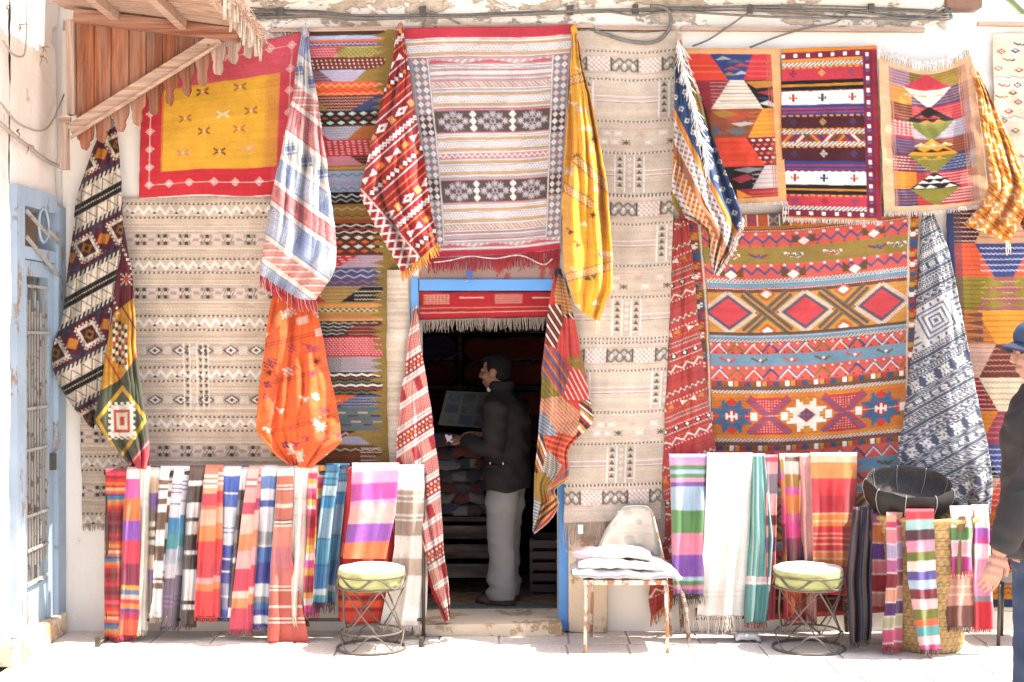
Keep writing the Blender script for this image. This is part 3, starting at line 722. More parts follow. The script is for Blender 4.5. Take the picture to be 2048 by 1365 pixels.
def pat_sampler():
    """tall many-coloured rug, w 195 h 880 (photo y 57..937)"""
    c = Cv(195, 880, '#8d7332'); Wd = 165; O = 57
    W, K = '#e9ded2', '#2b2320'
    def b(y0, y1, col): c.rect(0, y0-O, Wd, y1-O, col)
    def tri(x0, x1, x2, x3, y0, y1, col): c.poly([(x0, y0-O), (x1, y0-O), (x2, y1-O), (x3, y1-O)], col)
    b(57, 68, '#4a2f22'); b(68, 76, '#a9b7d0'); b(76, 81, '#e8673c'); b(81, 90, '#6b4f6e'); c.zig(85-O, 1.6, 9, 1.6, '#c9b7d8', 0, Wd)
    b(90, 112, '#b78b3a'); tri(6, 85, 60, 0, 91, 112, '#b82f45'); c.squig(5, 92-O, 66, 111-O, '#e8a0a0', gap=5); tri(85, 165, 165, 58, 91, 112, '#b9a85a'); c.lat(68, 93-O, 165, 111-O, 9, 8, .16, '#7f7a36')
    b(112, 137, '#7a2e22'); 
    for y in (118, 125, 132): c.dash(y-O, 9, 3, W, .35, 0, 0, Wd, y)
    b(137, 160, '#6c5478'); c.squig(0, 140-O, 60, 160-O, '#c58a4a', gap=6); tri(110, 165, 165, 85, 137, 160, '#9d7d35'); tri(32, 125, 100, 60, 137, 160, '#aeb6cf'); c.squig(45, 140-O, 110, 158-O, '#d795a5', gap=6)
    b(160, 188, '#ee5a12'); c.zig(168-O, 3, 16, 1.8, '#ffb38a', 0, Wd); c.zig(179-O, 3, 18, 1.5, '#a33a12', 0, Wd); c.zig(185-O, 2, 16, 1.2, '#ffb38a', 0, Wd)
    b(188, 219, '#702d22'); c.squig(10, 190-O, 150, 218-O, '#d9a58f', gap=6); tri(0, 22, 52, 0, 188, 218, '#99803b'); tri(150, 165, 165, 95, 188, 219, '#434c74')
    b(219, 250, '#1f2a25'); c.dias(225-O, 22, 8, 4, '#cdd2c6', 0, Wd); c.dias(234-O, 22, 7, 3.4, '#b23a28', 0, Wd, 11); c.dias(243-O, 22, 8, 4, '#cdd2c6', 0, Wd); c.dias(250-O, 22, 6, 3, '#9e2f25', 0, Wd, 11)
    b(251, 277, '#b9b4c0'); c.squig(20, 252-O, 130, 276-O, '#8e8798', gap=5); tri(0, 18, 55, 0, 251, 277, '#c6232a'); tri(118, 165, 165, 88, 251, 277, '#b96a2c')
    b(277, 310, '#c52636'); 
    for y in range(281, 309, 5): c.dash(y-O, 12, 1.8, '#f0b9ae', .55, 0, 0, Wd, y*7)
    b(310, 328, '#3f2b25'); c.squig(0, 311-O, 165, 327-O, '#a35c48', gap=6); tri(52, 95, 120, 22, 310, 328, '#d7808a')
    b(328, 340, '#8d7a40'); c.band(332-O, 336-O, '#e08b3c')
    b(340, 382, '#9aa9c0'); c.zig(348-O, 3, 18, 1.6, '#5e6a86', 0, Wd); c.dias(358-O, 26, 5, 3, '#d98a96', 0, Wd); c.zig(366-O, 3, 18, 1.6, '#c98996', 0, Wd); c.zig(376-O, 3, 18, 1.6, '#5e6a86', 0, Wd)
    b(382, 407, '#221c1b'); c.zig(390-O, 3, 22, 2, '#d9d3cb', 0, Wd); c.zig(399-O, 3, 22, 2, '#b5b09c', 0, Wd); tri(0, 12, 40, 0, 385, 407, '#bd2b2c')
    b(407, 445, '#9a7436'); c.zig(416-O, 2.5, 20, 1.6, '#e0b67a', 0, Wd); c.zig(430-O, 2.5, 20, 1.6, '#5b3a22', 0, Wd); b(436, 445, '#a14e22')
    b(445, 467, '#2b2020'); c.zig(450-O, 2, 24, 2.4, W, 0, Wd); c.zig(457-O, 2, 24, 2.6, '#b7372f', 0, Wd, 6); c.zig(463-O, 2, 24, 2, W, 0, Wd)
    b(467, 509, '#59301f'); c.dias(474-O, 25, 9, 4.2, '#d8d5c8', 0, Wd); c.dias(483-O, 25, 8, 4, '#d5622c', 0, Wd, 12); c.dias(492-O, 25, 9, 4.2, '#d8d5c8', 0, Wd); c.dias(501-O, 25, 8, 4, '#c4552a', 0, Wd, 12)
    b(509, 534, '#bd2c38'); 
    for y in range(512, 533, 5): c.dash(y-O, 20, 2, '#eba9a5', .5, 0, 0, Wd, y*11)
    tri(112, 165, 165, 72, 510, 534, '#a59cab'); c.squig(90, 513-O, 165, 533-O, '#c9707e', gap=5)
    b(534, 571, '#504f78'); c.zig(541-O, 2.5, 22, 1.6, '#c9c6d8', 0, Wd); c.zig(552-O, 3, 26, 1.6, '#c9c6d8', 0, Wd); c.zig(563-O, 2.5, 22, 1.6, '#c0606a', 0, Wd)
    b(571, 603, '#a98a4c'); c.squig(30, 573-O, 165, 602-O, '#7a5a36', gap=7); tri(0, 8, 50, 0, 571, 603, '#c02a35'); c.dash(590-O, 9, 2, W, .4, 0, 0, 40); tri(120, 165, 165, 78, 573, 603, '#251f20'); c.squig(105, 578-O, 165, 602-O, '#d8cbb8', gap=8)
    b(603, 641, '#a3873c'); b(607, 614, '#d78e48'); c.zig(619-O, 2.4, 12, 2, '#4a3c22', 0, Wd); c.zig(619-O, 2.4, 12, 1.2, W, 0, Wd, 6); c.zig(631-O, 3.4, 15, 2, '#c65f4a', 0, Wd); c.zig(631-O, 3.4, 15, 1.6, '#c65f4a', 0, Wd, 7.5); b(637, 641, '#d78e48')
    b(641, 673, '#2b211f'); c.squig(0, 642-O, 165, 672-O, '#a9a59a', gap=7, per=20, amp=1.5, th=2); tri(112, 165, 165, 76, 646, 673, '#5f2a26'); c.squig(95, 650-O, 165, 672-O, '#bd6a52', gap=7)
    b(673, 713, '#c52b3c')
    for y in range(676, 712, 4): c.dash(y-O, 6.5, 1.8, '#f0b8b4', .55, 0, 0, Wd, (y % 8)*.8)
    b(713, 743, '#a9a2a2'); c.lat(0, 713-O, 80, 743-O, 7, 6, .16, '#6e6663'); c.squig(80, 715-O, 165, 742-O, '#8c7f96', gap=5); c.squig(80, 718-O, 165, 742-O, '#c98a8a', gap=10)
    b(743, 789, '#241c1c'); 
    for k, col in enumerate((W, '#77402f', '#5f7053', W, '#8f3a30', '#5f7053')): c.zig(749-O+k*7, 1.6, 22, 3.4, col, 0, Wd)
    b(789, 816, '#46507a'); c.squig(80, 792-O, 165, 815-O, '#a9a090', gap=6); tri(0, 112, 62, 0, 789, 816, '#e35f24'); c.zig(801-O, 2, 14, 1.5, '#f6a070', 0, 80)
    b(816, 861, '#6f716c'); 
    for k, y in enumerate(range(819, 860, 6)): c.dash(y-O, 44, 3, ('#2f7f86', '#c0b8aa', '#34406a')[k % 3], .45, 0, 0, Wd, k*19)
    b(861, 890, '#9b7c3a'); tri(0, 110, 60, 0, 861, 886, '#4a2a22'); c.zig(868-O, 3, 20, 3, '#b8ab96', 0, 95); tri(90, 115, 140, 60, 872, 888, '#a4a2b8')
    b(890, 937, '#6d4426'); c.zig(899-O, 2, 20, 1.6, '#d9c3a0', 0, Wd); c.zig(912-O, 2, 20, 1.8, '#a33a2c', 0, Wd); c.squig(120, 892-O, 165, 936-O, '#e0d0bb', gap=8)
    # olive border bites into the bands as saw teeth
    for k in range(0, 880, 13): c.poly([(Wd-2, k-6.5), (Wd-28, k), (Wd-2, k+6.5)], '#8d7332') if (k//13) % 5 else None
    c.rect(Wd-3, 0, 195, 880, '#8d7332'); 
    for k in range(20, 880, 40): c.dia(Wd+14, k, 2.4, 2.4, '#d8863c')
    return c.finish(.05, .06, 3)
def pat_grey():
    """grey, mustard and white striped rug w 330 h 465 (photo y 52..517)"""
    c = Cv(330, 465, '#b0a5a6'); G, Y, W, Rd, K = '#aea2a4', '#cda052', '#e9e2dc', '#c85868', '#5c4f46'
    def ln(y, t, col, x0=0, x1=330): c.rect(x0, y, x1, y+t, col)
    def trip(y, x0=0, x1=330):
        ln(y, 2, W, x0, x1); ln(y+4, 3.6, Y, x0, x1); ln(y+9.5, 1.4, W, x0, x1)
        c.rect(x0, y+12, x1, y+22, '#b3a9b4'); c.lat(x0, y+12, x1, y+22, 7, 9, .17, W); ln(y+22.5, 1.6, W, x0, x1); ln(y+25.5, 3.6, Y, x0, x1); ln(y+32, 2, W, x0, x1)
    ln(0, 22, '#bd2b3e'); ln(22, 1.5, W); ln(27, 2, W); trip(26); ln(60, 1.8, Rd)
    x0, x1 = 42, 292
    ln(66, 8, '#c9a59a', x0, x1); c.hatch(x0, 66, x1, 74, 15, W, 1.2, .3); c.tris(66, 74, 110, Rd, x0, x1)
    ln(77, 1.5, W, x0, x1); 
    for y, col in ((82, W), (87, Rd), (98, Rd), (103, W), (108, Rd)): ln(y, 1.6, col, x0, x1)
    c.rect(x0, 90, x1, 97, '#c3b8b8'); c.lat(x0, 90, x1, 97, 7, 8, .22, W)
    ln(112, 10, '#c98d8d', x0, x1); c.hatch(x0, 112, x1, 122, 26, '#c8b890', -1.2, .4); c.hatch(x0, 112, x1, 122, 9, W, -1.2, .25)
    ln(124, 1.6, W, x0, x1); trip(130, x0, x1); ln(166, 1.8, Rd, x0, x1)
    def snow(y):
        c.rect(x0, y, x1, y+44, K)
        for k in range(3):
            cx = x0+40+k*86
            for dx, dy in ((0, 0), (-14, -10), (14, -10), (-14, 10), (14, 10), (-26, 0), (26, 0), (0, -14), (0, 14)):
                c.stamp(cx+dx, y+22+dy, SNOW, 1.35, {'#': '#c4b9c2'}, 1.7)
            c.dia(cx, y+22, 4, 4, K)
            if k < 2:
                x = x0+83+k*86
                c.rect(x-9, y, x+9, y+44, '#6a5a52'); c.hatch(x-9, y, x+9, y+44, 4, K, 1, .4)
                for q in range(3): c.dia(x, y+8+q*14, 7, 7, W, 3); c.rect(x-2, y+3+q*14, x+2, y+13+q*14, W)
        ln(y-1, 1.6, Rd, x0, x1); ln(y+44, 1.6, Rd, x0, x1)
    snow(170); ln(218, 2, W, x0, x1); trip(222, x0, x1); 
    ln(258, 9, '#cf7a80', x0, x1); c.zig(262.5, 3, 13, 2, W, x0, x1); trip(270, x0, x1); snow(312)
    ln(362, 2, W, x0, x1); trip(366, x0, x1); ln(402, 9, '#c99a90', x0, x1); c.hatch(x0, 402, x1, 411, 26, '#c8b890', -1.2, .4); c.hatch(x0, 402, x1, 411, 9, W, -1.2, .25)
    for y, col in ((413, W), (417, Rd), (421, W), (430, Rd), (434, W)): ln(y, 1.5, col, x0, x1)
    ln(440, 7, '#c9a59a'); c.hatch(0, 440, 330, 447, 15, W, 1.2, .3); c.tris(440, 447, 110, Rd)
    ln(449, 2, W); ln(453, 12, '#b4243a')
    for xa in (8, 296):
        c.rect(xa, 62, xa+30, 438, '#8d8287')
        for k in range(26):
            y = 69+k*14.4; kk = 170 < y < 214 or 312 < y < 356
            if kk: c.rect(xa, y-7, xa+30, y+7.4, '#54463f')
            for j in range(2): c.dia(xa+7.5+j*15, y, 6.6, 6.4, ('#eee8e6', '#d5ccd0', '#e3c3b5')[(k+j*2) % 3]); c.dia(xa+7.5+j*15, y, 2.8, 2.8, '#cfc5ca')
        ln(62, 376, W, xa+(31 if xa < 100 else -3), xa+(32.6 if xa < 100 else -1.4))
    c.rect(0, 62, 6, 438, '#9a8f93')
    return c.finish(.035, .05, 4)
def pat_longbeige():
    c = Cv(215, 985, '#d6c3ae'); W, K, Pk = '#f0e8df', '#655b53', '#cfa394'
    def rope(y): c.dash(y, 8, 4.2, K, .55, .5); c.dash(y+.3, 8, 2.6, W, .34, -.9, ph=4)
    def panels(y):
        c.rect(0, y-17, 215, y-16, Pk); c.rect(0, y+17, 215, y+18, Pk); x = -22; k = 0
        while x < 215:
            if k % 2 == 0:
                c.rect(x, y-14, x+58, y+14, '#cfc1b2'); c.lat(x, y-14, x+58, y+14, 19, 19, .17, '#857b70'); c.rect(x, y-14, x+4, y+14, K); c.rect(x+54, y-14, x+58, y+14, K)
                for q in (12, 29, 46): c.dia(x+q, y, 4, 4, W)
                x += 59
            else:
                c.rect(x, y-14, x+44, y+14, '#d3b3a4'); c.check(x, y-14, x+44, y+14, 5, 4.7, W); x += 45
            k += 1
    def motifs(y):
        c.rect(0, y-18, 215, y-17, Pk); c.rect(0, y+18, 215, y+19, Pk)
        for k, x in enumerate(range(14, 215, 23)):
            for j in (-9, 9):
                if (k+j) % 2 or k % 3 == 0: c.stamp(x+j*.9, y+j, AST, 1.5, {'#': (W, K, '#d4aea0', W)[(k+(j > 0)) % 4]}, 2.4)
    def stripes(y):
        c.rect(0, y-6, 215, y-4, W); c.rect(0, y-4, 215, y+3, '#d8b9a9'); c.rect(0, y+3, 215, y+5, W); c.rect(0, y+6, 215, y+7, '#8b8278')
    def ladder(x, y0, y1, n=2):
        for j in range(n+1): c.rect(x+j*20-1.5, y0, x+j*20+1.5, y1, W)
        for j in range(n):
            c.rect(x+j*20+2, y0, x+j*20+18, y1, '#cbb9a6'); k = y0+2
            while k < y1-8:
                if j % 2 == 0 or n == 1: c.poly([(x+j*20+4, k+9), (x+j*20+16, k+9), (x+j*20+10, k)], K); c.line(x+j*20+3, k+11, x+j*20+17, k+11, 1.3, W)
                else: c.dia(x+j*20+10, k+5, 5, 4, W); c.dia(x+j*20+10, k+5, 2, 2, Pk)
                k += 13
    for b in (0, 290, 585, 870):
        rope(40+b); panels(66+b); rope(96+b); stripes(135+b); ladder(182, 100+b, 174+b, 2); ladder(28, 100+b, 174+b, 1); rope(180+b); motifs(213+b); rope(243+b); stripes(283+b); ladder(92, 248+b, 322+b, 3); rope(327+b)
    c.rect(0, 955, 215, 985, '#cfbfae')
    return c.finish(.04, .05, 5)
def pat_patch1():
    """hexagon kilim with peach border  w 205 h 312"""
    c = Cv(205, 312, '#e3a468'); a, b_, e, f = 14, 186, 12, 302
    c.rect(a, e, b_, f, '#8c2430')
    c.poly([(a, e), (58, e), (95, 65), (a, 65)], '#d8351c'); c.squig(a, 30, 80, 60, '#ee7440', gap=12)
    c.poly([(58, e), (148, e), (125, 65), (92, 65)], '#2f3f78'); 
    for x, y, q in ((85, 20, '#a7a8a0'), (110, 26, '#5d5f5a'), (100, 40, '#a94334'), (122, 34, '#a94334'), (95, 52, '#8f7a4a'), (122, 50, '#b4b2ac')): c.poly([(x-16, y+4), (x, y-4), (x+18, y+3)], q)
    c.poly([(148, e), (b_, e), (b_, 65), (125, 65)], '#c32a3a'); c.squig(132, 22, b_, 64, '#e35a3a', gap=10)
    c.poly([(95, 65), (125, 65), (162, 122), (50, 122)], '#e6d6bf'); c.squig(52, 66, 160, 121, '#b78a78', gap=7, amp=.8); c.squig(70, 70, 150, 121, '#7f8a88', gap=15)
    c.poly([(125, 65), (b_, 65), (b_, 122), (162, 122)], '#241d20'); c.poly([(128, 68), (b_, 66), (b_, 78), (150, 82)], '#b87a22'); c.poly([(150, 90), (b_, 84), (b_, 98)], '#9d2d33'); c.poly([(155, 112), (175, 106), (b_, 112), (b_, 120)], '#c7c5c0'); c.poly([(145, 100), (170, 100), (b_, 108)], '#2a3a6e')
    c.poly([(50, 122), (162, 122), (125, 180), (40, 180)], '#8f4a2c'); c.poly([(55, 132), (100, 150), (150, 130), (100, 124)], '#b24a2c'); c.poly([(52, 128), (80, 124), (110, 134), (70, 140)], '#a8742a'); c.poly([(90, 152), (120, 148), (145, 152), (110, 158)], '#b9b4a8'); c.poly([(50, 150), (70, 170), (48, 178)], '#5d5f70'); c.poly([(75, 165), (110, 160), (130, 168), (100, 176)], '#6d6a68')
    c.poly([(162, 122), (b_, 122), (b_, 180), (125, 180)], '#e8950f'); c.squig(130, 125, b_, 178, '#c06d12', gap=9)
    c.poly([(40, 180), (120, 180), (160, 238), (60, 238)], '#e3401a'); c.squig(60, 184, 150, 236, '#b83a20', gap=12)
    c.poly([(120, 180), (b_, 180), (b_, 238), (160, 238)], '#7d1e2c')
    for k, y in enumerate(range(186, 236, 9)): c.dias(y, 16, 5.5, 2.6, ('#eee0d5', '#df6a3a')[k % 2], 128+k*5, b_, k*5)
    c.poly([(60, 238), (160, 238), (120, 292), (70, 292)], '#2a2024'); c.poly([(85, 244), (120, 240), (155, 243), (120, 252)], '#8f8a86'); c.poly([(80, 262), (115, 254), (135, 262), (100, 272)], '#a2323a')
    c.poly([(160, 238), (b_, 238), (b_, 292), (120, 292)], '#cdbfb2'); c.squig(128, 242, b_, 290, '#9a8fa0', gap=9); c.squig(135, 246, b_, 290, '#d58a78', gap=18)
    c.rect(90, 284, b_, f, '#a02232'); c.poly([(90, 284), (125, 300), (90, f)], '#dd8b1c'); c.squig(120, 288, b_, 302, '#d5682c', gap=7)
    c.hatch(b_-12, e, b_+2, f, 3, '#b5654a', 6, .4); c.rect(b_+1, 0, 205, 312, '#e3a468')
    return c.finish(.05, .05, 6)
def pat_bands():
    """red, white, maroon banded rug, ochre edge, checked border on the right  w 200 h 350"""
    c = Cv(200, 350, '#d9820f'); K, W = '#1e1818', '#f4ece2'
    def b(y0, y1, col): c.rect(0, y0, 170, y1, col)
    def bw(y): b(y-4, y+4, W); c.hatch(0, y-4, 170, y+4, 9, K, 1.5, .45)
    def crosses(y, cols):
        for x, q in zip((24, 84, 146), cols): c.stamp(x, y, ["..#..", ".#.#.", "#.#.#", ".#.#.", "..#.."] if q != '#b23030' and q != '#33406e' else ["..##..", "..##..", "#.##.#", "######", "..##..", "..##.."], 2.7, {'#': q})
    b(8, 22, '#7d1d3c'); c.dash(15, 26, 7, W, .28); b(22, 28, '#e08e1a'); bw(33)
    b(39, 66, '#c62f42'); crosses(52, ('#2a2d4c', '#e8b84a', '#3b4a80')); c.dash(40, 14, 3, '#e0a030', .6); b(66, 88, K); b(74, 79, '#c98518')
    b(88, 116, W); crosses(102, ('#b23030', '#33406e', '#b23030')); c.dash(87, 14, 3, '#7d1d3c', .6); b(116, 138, '#333f80'); b(123, 126, '#b8303e'); b(130, 133, '#a5304a')
    b(138, 166, '#4c1d26'); crosses(152, ('#3d3a6a', '#d8b070', '#50407a')); c.dash(139, 14, 3, '#d98a1e', .6); c.dash(166, 14, 3, '#d98a1e', .6); bw(172)
    b(177, 192, '#a52a2c')
    for k in range(0, 170, 14): c.poly([(k, 177), (k+7, 177), (k+22, 192), (k+15, 192)] if (k//42) % 2 else [(k+15, 177), (k+22, 177), (k+7, 192), (k, 192)], ('#d88a1e', '#2f3c74', '#eee2d2', '#31583a')[k//14 % 4])
    bw(197); b(202, 232, '#4c1d26'); crosses(217, ('#3d3a6a', '#e8d8c0', '#50407a')); c.dash(203, 14, 3, '#d98a1e', .6); b(232, 252, '#333f80'); b(239, 242, '#b8303e'); b(247, 249, '#a5304a')
    b(252, 280, W); crosses(266, ('#b23030', '#33406e', '#b23030')); c.dash(252, 14, 3, '#7d1d3c', .6); b(280, 300, K); b(288, 292, '#c98518'); b(300, 325, '#c62f42'); crosses(313, ('#3b4a80', '#7a1c2c', '#3b4a80')); c.dash(302, 14, 3, '#e0a030', .6); bw(328); b(332, 346, '#7d1d3c'); c.dash(339, 26, 7, W, .28)
    c.rect(170, 8, 190, 346, '#7d1d3c'); 
    for k in range(14): c.rect(176, 14+k*24, 183, 22+k*24, W); c.rect(170, 24+k*24, 190, 30+k*24, '#333f70'); c.rect(176, 25+k*24, 183, 29+k*24, '#c62f42')
    c.rect(190, 0, 200, 350, '#a01f34'); c.rect(0, 0, 200, 8, '#d9820f')
    return c.finish(.05, .05, 7)
def pat_patch2():
    """triangles kilim with peach border w 215 h 310"""
    c = Cv(215, 310, '#e4b58a'); a, b_ = 22, 186
    c.rect(a, 20, b_, 300, '#8a2430')
    rows = [('#b991a2', '#c7323e', '#8f7a30'), ('#dd8d16', '#f0e2d0', '#33406e'), ('#6d3a2a', '#2c2223', '#bf2740'), ('#c5233a', '#7c8038', '#a69bab'), ('#5a3c5c', '#e0990f', '#7d3f30'), ('#7f1e30', '#8b8230', '#39426b'), ('#dd8d16', '#241e1f', '#b81f38'), ('#2f3f74', '#8b8230', '#b81f38')]
    for k, (l, m_, r_) in enumerate(rows):
        y = 20+k*35
        c.rect(a, y, 70, y+35, l); c.rect(70, y, b_, y+35, r_)
        c.squig(a, y+2, 95, y+34, ('#5b2c22', '#e8a86a', '#c97a5a', '#e9b9b0', '#8a6a8a', '#e0a090', '#b5651a', '#c06a20')[k], gap=6); c.squig(110, y+2, b_, y+34, ('#b8862a', '#c57a4a', '#e37a6a', '#d8c8cc', '#b9653a', '#8892b8', '#e8b0a8', '#f0e0d0')[k], gap=6)
        up = k % 2 == 0
        c.poly([(105, y), (110, y), (160, y+35), (55, y+35)] if up else [(55, y), (160, y), (112, y+35), (103, y+35)], m_)
    def tr(x, y, q, w=16): c.poly([(x-w, y+4), (x, y-4), (x+w, y+4)], q); c.hatch(x-w*.6, y, x+w*.6, y+4, 4, '#2a2020', 1, .3)
    for y, xs, q in ((66, (70, 95, 130), '#ead9a0'), (112, (90, 115), '#c33a40'), (122, (100, 125), '#d98d20'), (172, (85, 110, 135), '#f1d89a'), (184, (75, 105, 130), '#3a2a22'), (200, (90, 120), '#e8b23a')):
        for x in xs: tr(x, y, q)
    for y, xs in ((240, (100, 115)), (250, (85, 108, 130)), (260, (75, 100, 140))):
        for x in xs: c.poly([(x-13, y+4), (x-2, y-3), (x+13, y+3)], '#f2ece2')
    for y in range(128, 158, 6): c.dash(y, 9, 2, '#f3e3da', .4, 0, a, 70, y*3)
    for y in range(200, 228, 6): c.dash(y, 8, 2, '#eadbd2', .35, 0, a, 60, y*3); c.dash(y, 9, 2, '#c0b8c0', .35, 0, 150, b_, y*5)
    c.hatch(a, 20, a+8, 300, 3, '#c98d70', 6, .5); c.hatch(b_-10, 20, b_+8, 300, 3, '#c98d70', 6, .5)
    for k, q in enumerate(('#b97a60', '#9a6a60', '#b08a98', '#c58a8a', '#7a5a6a', '#9aa0b0', '#c98060', '#a07080')): c.rect(b_-2, 20+k*35, b_+12, 55+k*35, q, .55)
    return c.finish(.05, .05, 8)
def pat_cream():
    c = Cv(170, 500, '#e9d7bd')
    for k, (x, y) in enumerate(((16, 50), (42, 48), (30, 72), (10, 95), (48, 100), (20, 140), (45, 140), (36, 160), (15, 170), (46, 185), (28, 210), (50, 30), (18, 235), (40, 262), (80, 60), (100, 110), (90, 170), (120, 200), (70, 230), (28, 300), (60, 330), (30, 370))):
        q = ('#b8323e', '#3a4a80', '#7a4a2a', '#8a6a40', '#a04a30')[k % 5]
        if k % 3 == 0: c.dia(x, y, 9, 8, q); c.dia(x, y, 5, 4.4, '#f0e4d0'); c.dia(x, y, 2.5, 2.4, q)
        elif k % 3 == 1: c.stamp(x, y, ["..##..", ".#..#.", "##..##", ".####.", "..##.."], 2.6, {'#': q}, 3)
        else: c.stamp(x, y, LIZ[:4], 2.2, {'#': q}, 1.8)
    for y in (118, 225, 330, 430): c.zig(y, 3, 26, 2, '#8894b0')
    c.rect(0, 0, 170, 14, '#ead9c8'); return c.finish(.05, .05, 9)
def pat_red():
    """large coral, blue and gold rug w 473 h 810 (photo y 405..1215)"""
    c = Cv(473, 820, '#c8453c'); O = 405
    CO, BL, BR, GO, OL, W = '#d5584a', '#6f93a9', '#6a4a3c', '#cd8c34', '#9a8038', '#efe3d6'
    a, b_ = 42, 452
    def b(y0, y1, col): c.rect(a, y0-O, b_, y1-O, col)
    def mz(y, amp=9, per=36, dot=True):
        q = [(W, '#3f5a84'), ('#8a6b2c', '#8a6b2c'), (W, '#a83a3a'), ('#5a4a6a', '#4a4a78'), (W, '#46649a')]
        k = 0; x = a
        while x < b_:
            p = q[k % 5]; c.zig(y-O, amp, per, 4.4, p[1], x, min(x+per, b_), -a); c.zig(y-O+2, amp, per, 2.0, p[0], x, min(x+per, b_), -a); x += per; k += 1
    def wd(y): b(y-3, y+3, '#5d3b34'); c.hatch(a, y-3-O, b_, y+3-O, 8, W, 1.6, .5)
    def dot(y): c.dash(y-O, 4.5, 2.2, W, .5, 0, a, b_)
    # top border: blocks with white crosses
    b(405, 432, '#a9522a')
    for k, x in enumerate(range(a, b_, 22)):
        c.rect(x, 2, x+22, 27, ('#b45a1e', '#7d5a2c', '#b5392e', '#3e5876', '#c07a22')[k*3 % 5]); c.stamp(x+11, 14, ["#...#", ".#.#.", "..#..", ".#.#.", "#...#"], 3.4, {'#': ('#d08a2a', '#34507a', '#c64a3a')[k % 3]}, 3.6); c.rect(x, 2, x+2, 27, W)
    b(431, 437, '#c9761c'); c.dash(434-O, 5, 2, '#6a3a20', .5, 0, a, b_); b(437, 441, BR); dot(441)
    b(443, 474, CO); c.zig(459-O, 6, 27, 4.0, '#4b5284', a, b_); c.dias(447-O, 27, 4, 2.6, W, a, b_); c.dias(471-O, 27, 4, 2.6, '#7a5a2a', a, b_, 13); 
    for x in (70, 220, 360): c.tris(450-O, 466-O, 46, '#6d4a26', x, x+46, -x+23); c.dia(x+23, 464-O, 12, 8, W)
    b(474, 508, OL); 
    for k, x in enumerate((95, 150, 222, 300, 390, 430)): c.stamp(x, 491-O, LIZ, 2.6, {'#': (W, '#b23a34', W)[k % 3]}, 3.0); c.stamp(x, 492-O, LIZ, 1.6, {'#': ('#b2352e', '#3c4f88', '#4b3b30')[k % 3]}, 2.4)
    b(508, 538, CO); c.zig(522-O, 6, 27, 4.0, '#4b5284', a, b_); c.dias(511-O, 27, 4, 2.6, W, a, b_)
    for x in (68, 195, 320): c.tris(512-O, 534-O, 50, '#6d4a26', x, x+50, -x+25); c.dia(x+25, 530-O, 13, 9, W)
    wd(541); b(544, 553, BL); dot(546); b(553, 556, BL); dot(558); b(559, 566, BR)
    def diamonds(y0):
        cy = y0+40; b(y0, y0+80, GO)
        for x in (163, 321):
            for s_ in (-1, 1):
                c.line(x-48, cy-O-40*s_, x+48, cy-O+40*s_, 20, '#7f6a2e'); c.line(x-48, cy-O-40*s_, x+48, cy-O+40*s_, 13, '#4b5368'); c.line(x-48, cy-O-40*s_, x+48, cy-O+40*s_, 5, '#c4801f')
            c.dia(x, y0-O+4, 20, 14, '#c0622c'); c.dia(x, y0-O+3, 12, 8, W); c.dia(x, y0+76-O, 20, 14, '#c0622c'); c.dia(x, y0+77-O, 12, 8, W)
        for x in (84, 242, 400):
            c.dia(x, cy-O, 62, 44, '#b8702c'); c.dia(x, cy-O, 58, 41, '#8a5a34')
            for t in np.linspace(0, 1, 15):
                for sx in (-1, 1):
                    for sy in (-1, 1): c.line(x+sx*50*t, cy-O+sy*36*(1-t), x+sx*50*t+sx*6, cy-O+sy*36*(1-t)+sy*5, 3.0, '#e2d2c0')
            c.dia(x, cy-O, 47, 34, '#4d5470'); c.dia(x, cy-O, 40, 29, '#cf3f45')
        b(y0+80, y0+86, BR)
    diamonds(566)
    b(652, 660, BL); dot(654); wd(663); b(667, 690, CO); mz(678); c.dias(670-O, 18, 3, 2.4, W, a, b_); c.dias(687-O, 18, 3, 2.4, '#6a3a50', a, b_, 9); b(690, 714, BL)
    for k, x in enumerate(range(78, 450, 66)): c.stamp(x, 702-O, LIZ, 2.4, {'#': ('#c8443c', '#6f5a2a')[k % 2]}, 2.6); c.dia(x+2, 702-O, 4, 3, W)
    b(714, 744, CO); mz(729); c.dias(718-O, 18, 3, 2.4, W, a, b_); c.dias(740-O, 18, 3, 2.4, '#6a3a50', a, b_, 9)
    def blk(y): 
        b(y-5, y+5, '#7a4a34'); 
        for k, x in enumerate(range(a, b_, 12)): c.rect(x, y-5-O, x+9, y+5-O, ('#b23a36', W, '#35507a', '#d08a2a', '#8a5a2a')[k*2 % 5])
    blk(750); b(755, 763, BR); wd(766); b(769, 778, '#cf7f1c')
    def stars(y0):
        cy = y0+37-O; b(y0, y0+74, '#c06f1e')
        for x in (163, 321):
            for s_ in (-1, 1): c.line(x-44, cy-37*s_, x+44, cy+37*s_, 17, '#b43a4c'); c.line(x-44, cy-37*s_, x+44, cy+37*s_, 6, '#7a5470')
            c.poly([(x-36, y0-O), (x+36, y0-O), (x, cy-8)], '#b5323c'); c.poly([(x-36, y0+74-O), (x+36, y0+74-O), (x, cy+8)], '#b5323c')
            for q in range(5): c.dash(y0+6+q*5-O, 6, 2, '#f0b8a8', .4, 0, x-26+q*5, x+26-q*5); c.dash(y0+68-q*5-O, 6, 2, '#f0b8a8', .4, 0, x-26+q*5, x+26-q*5)
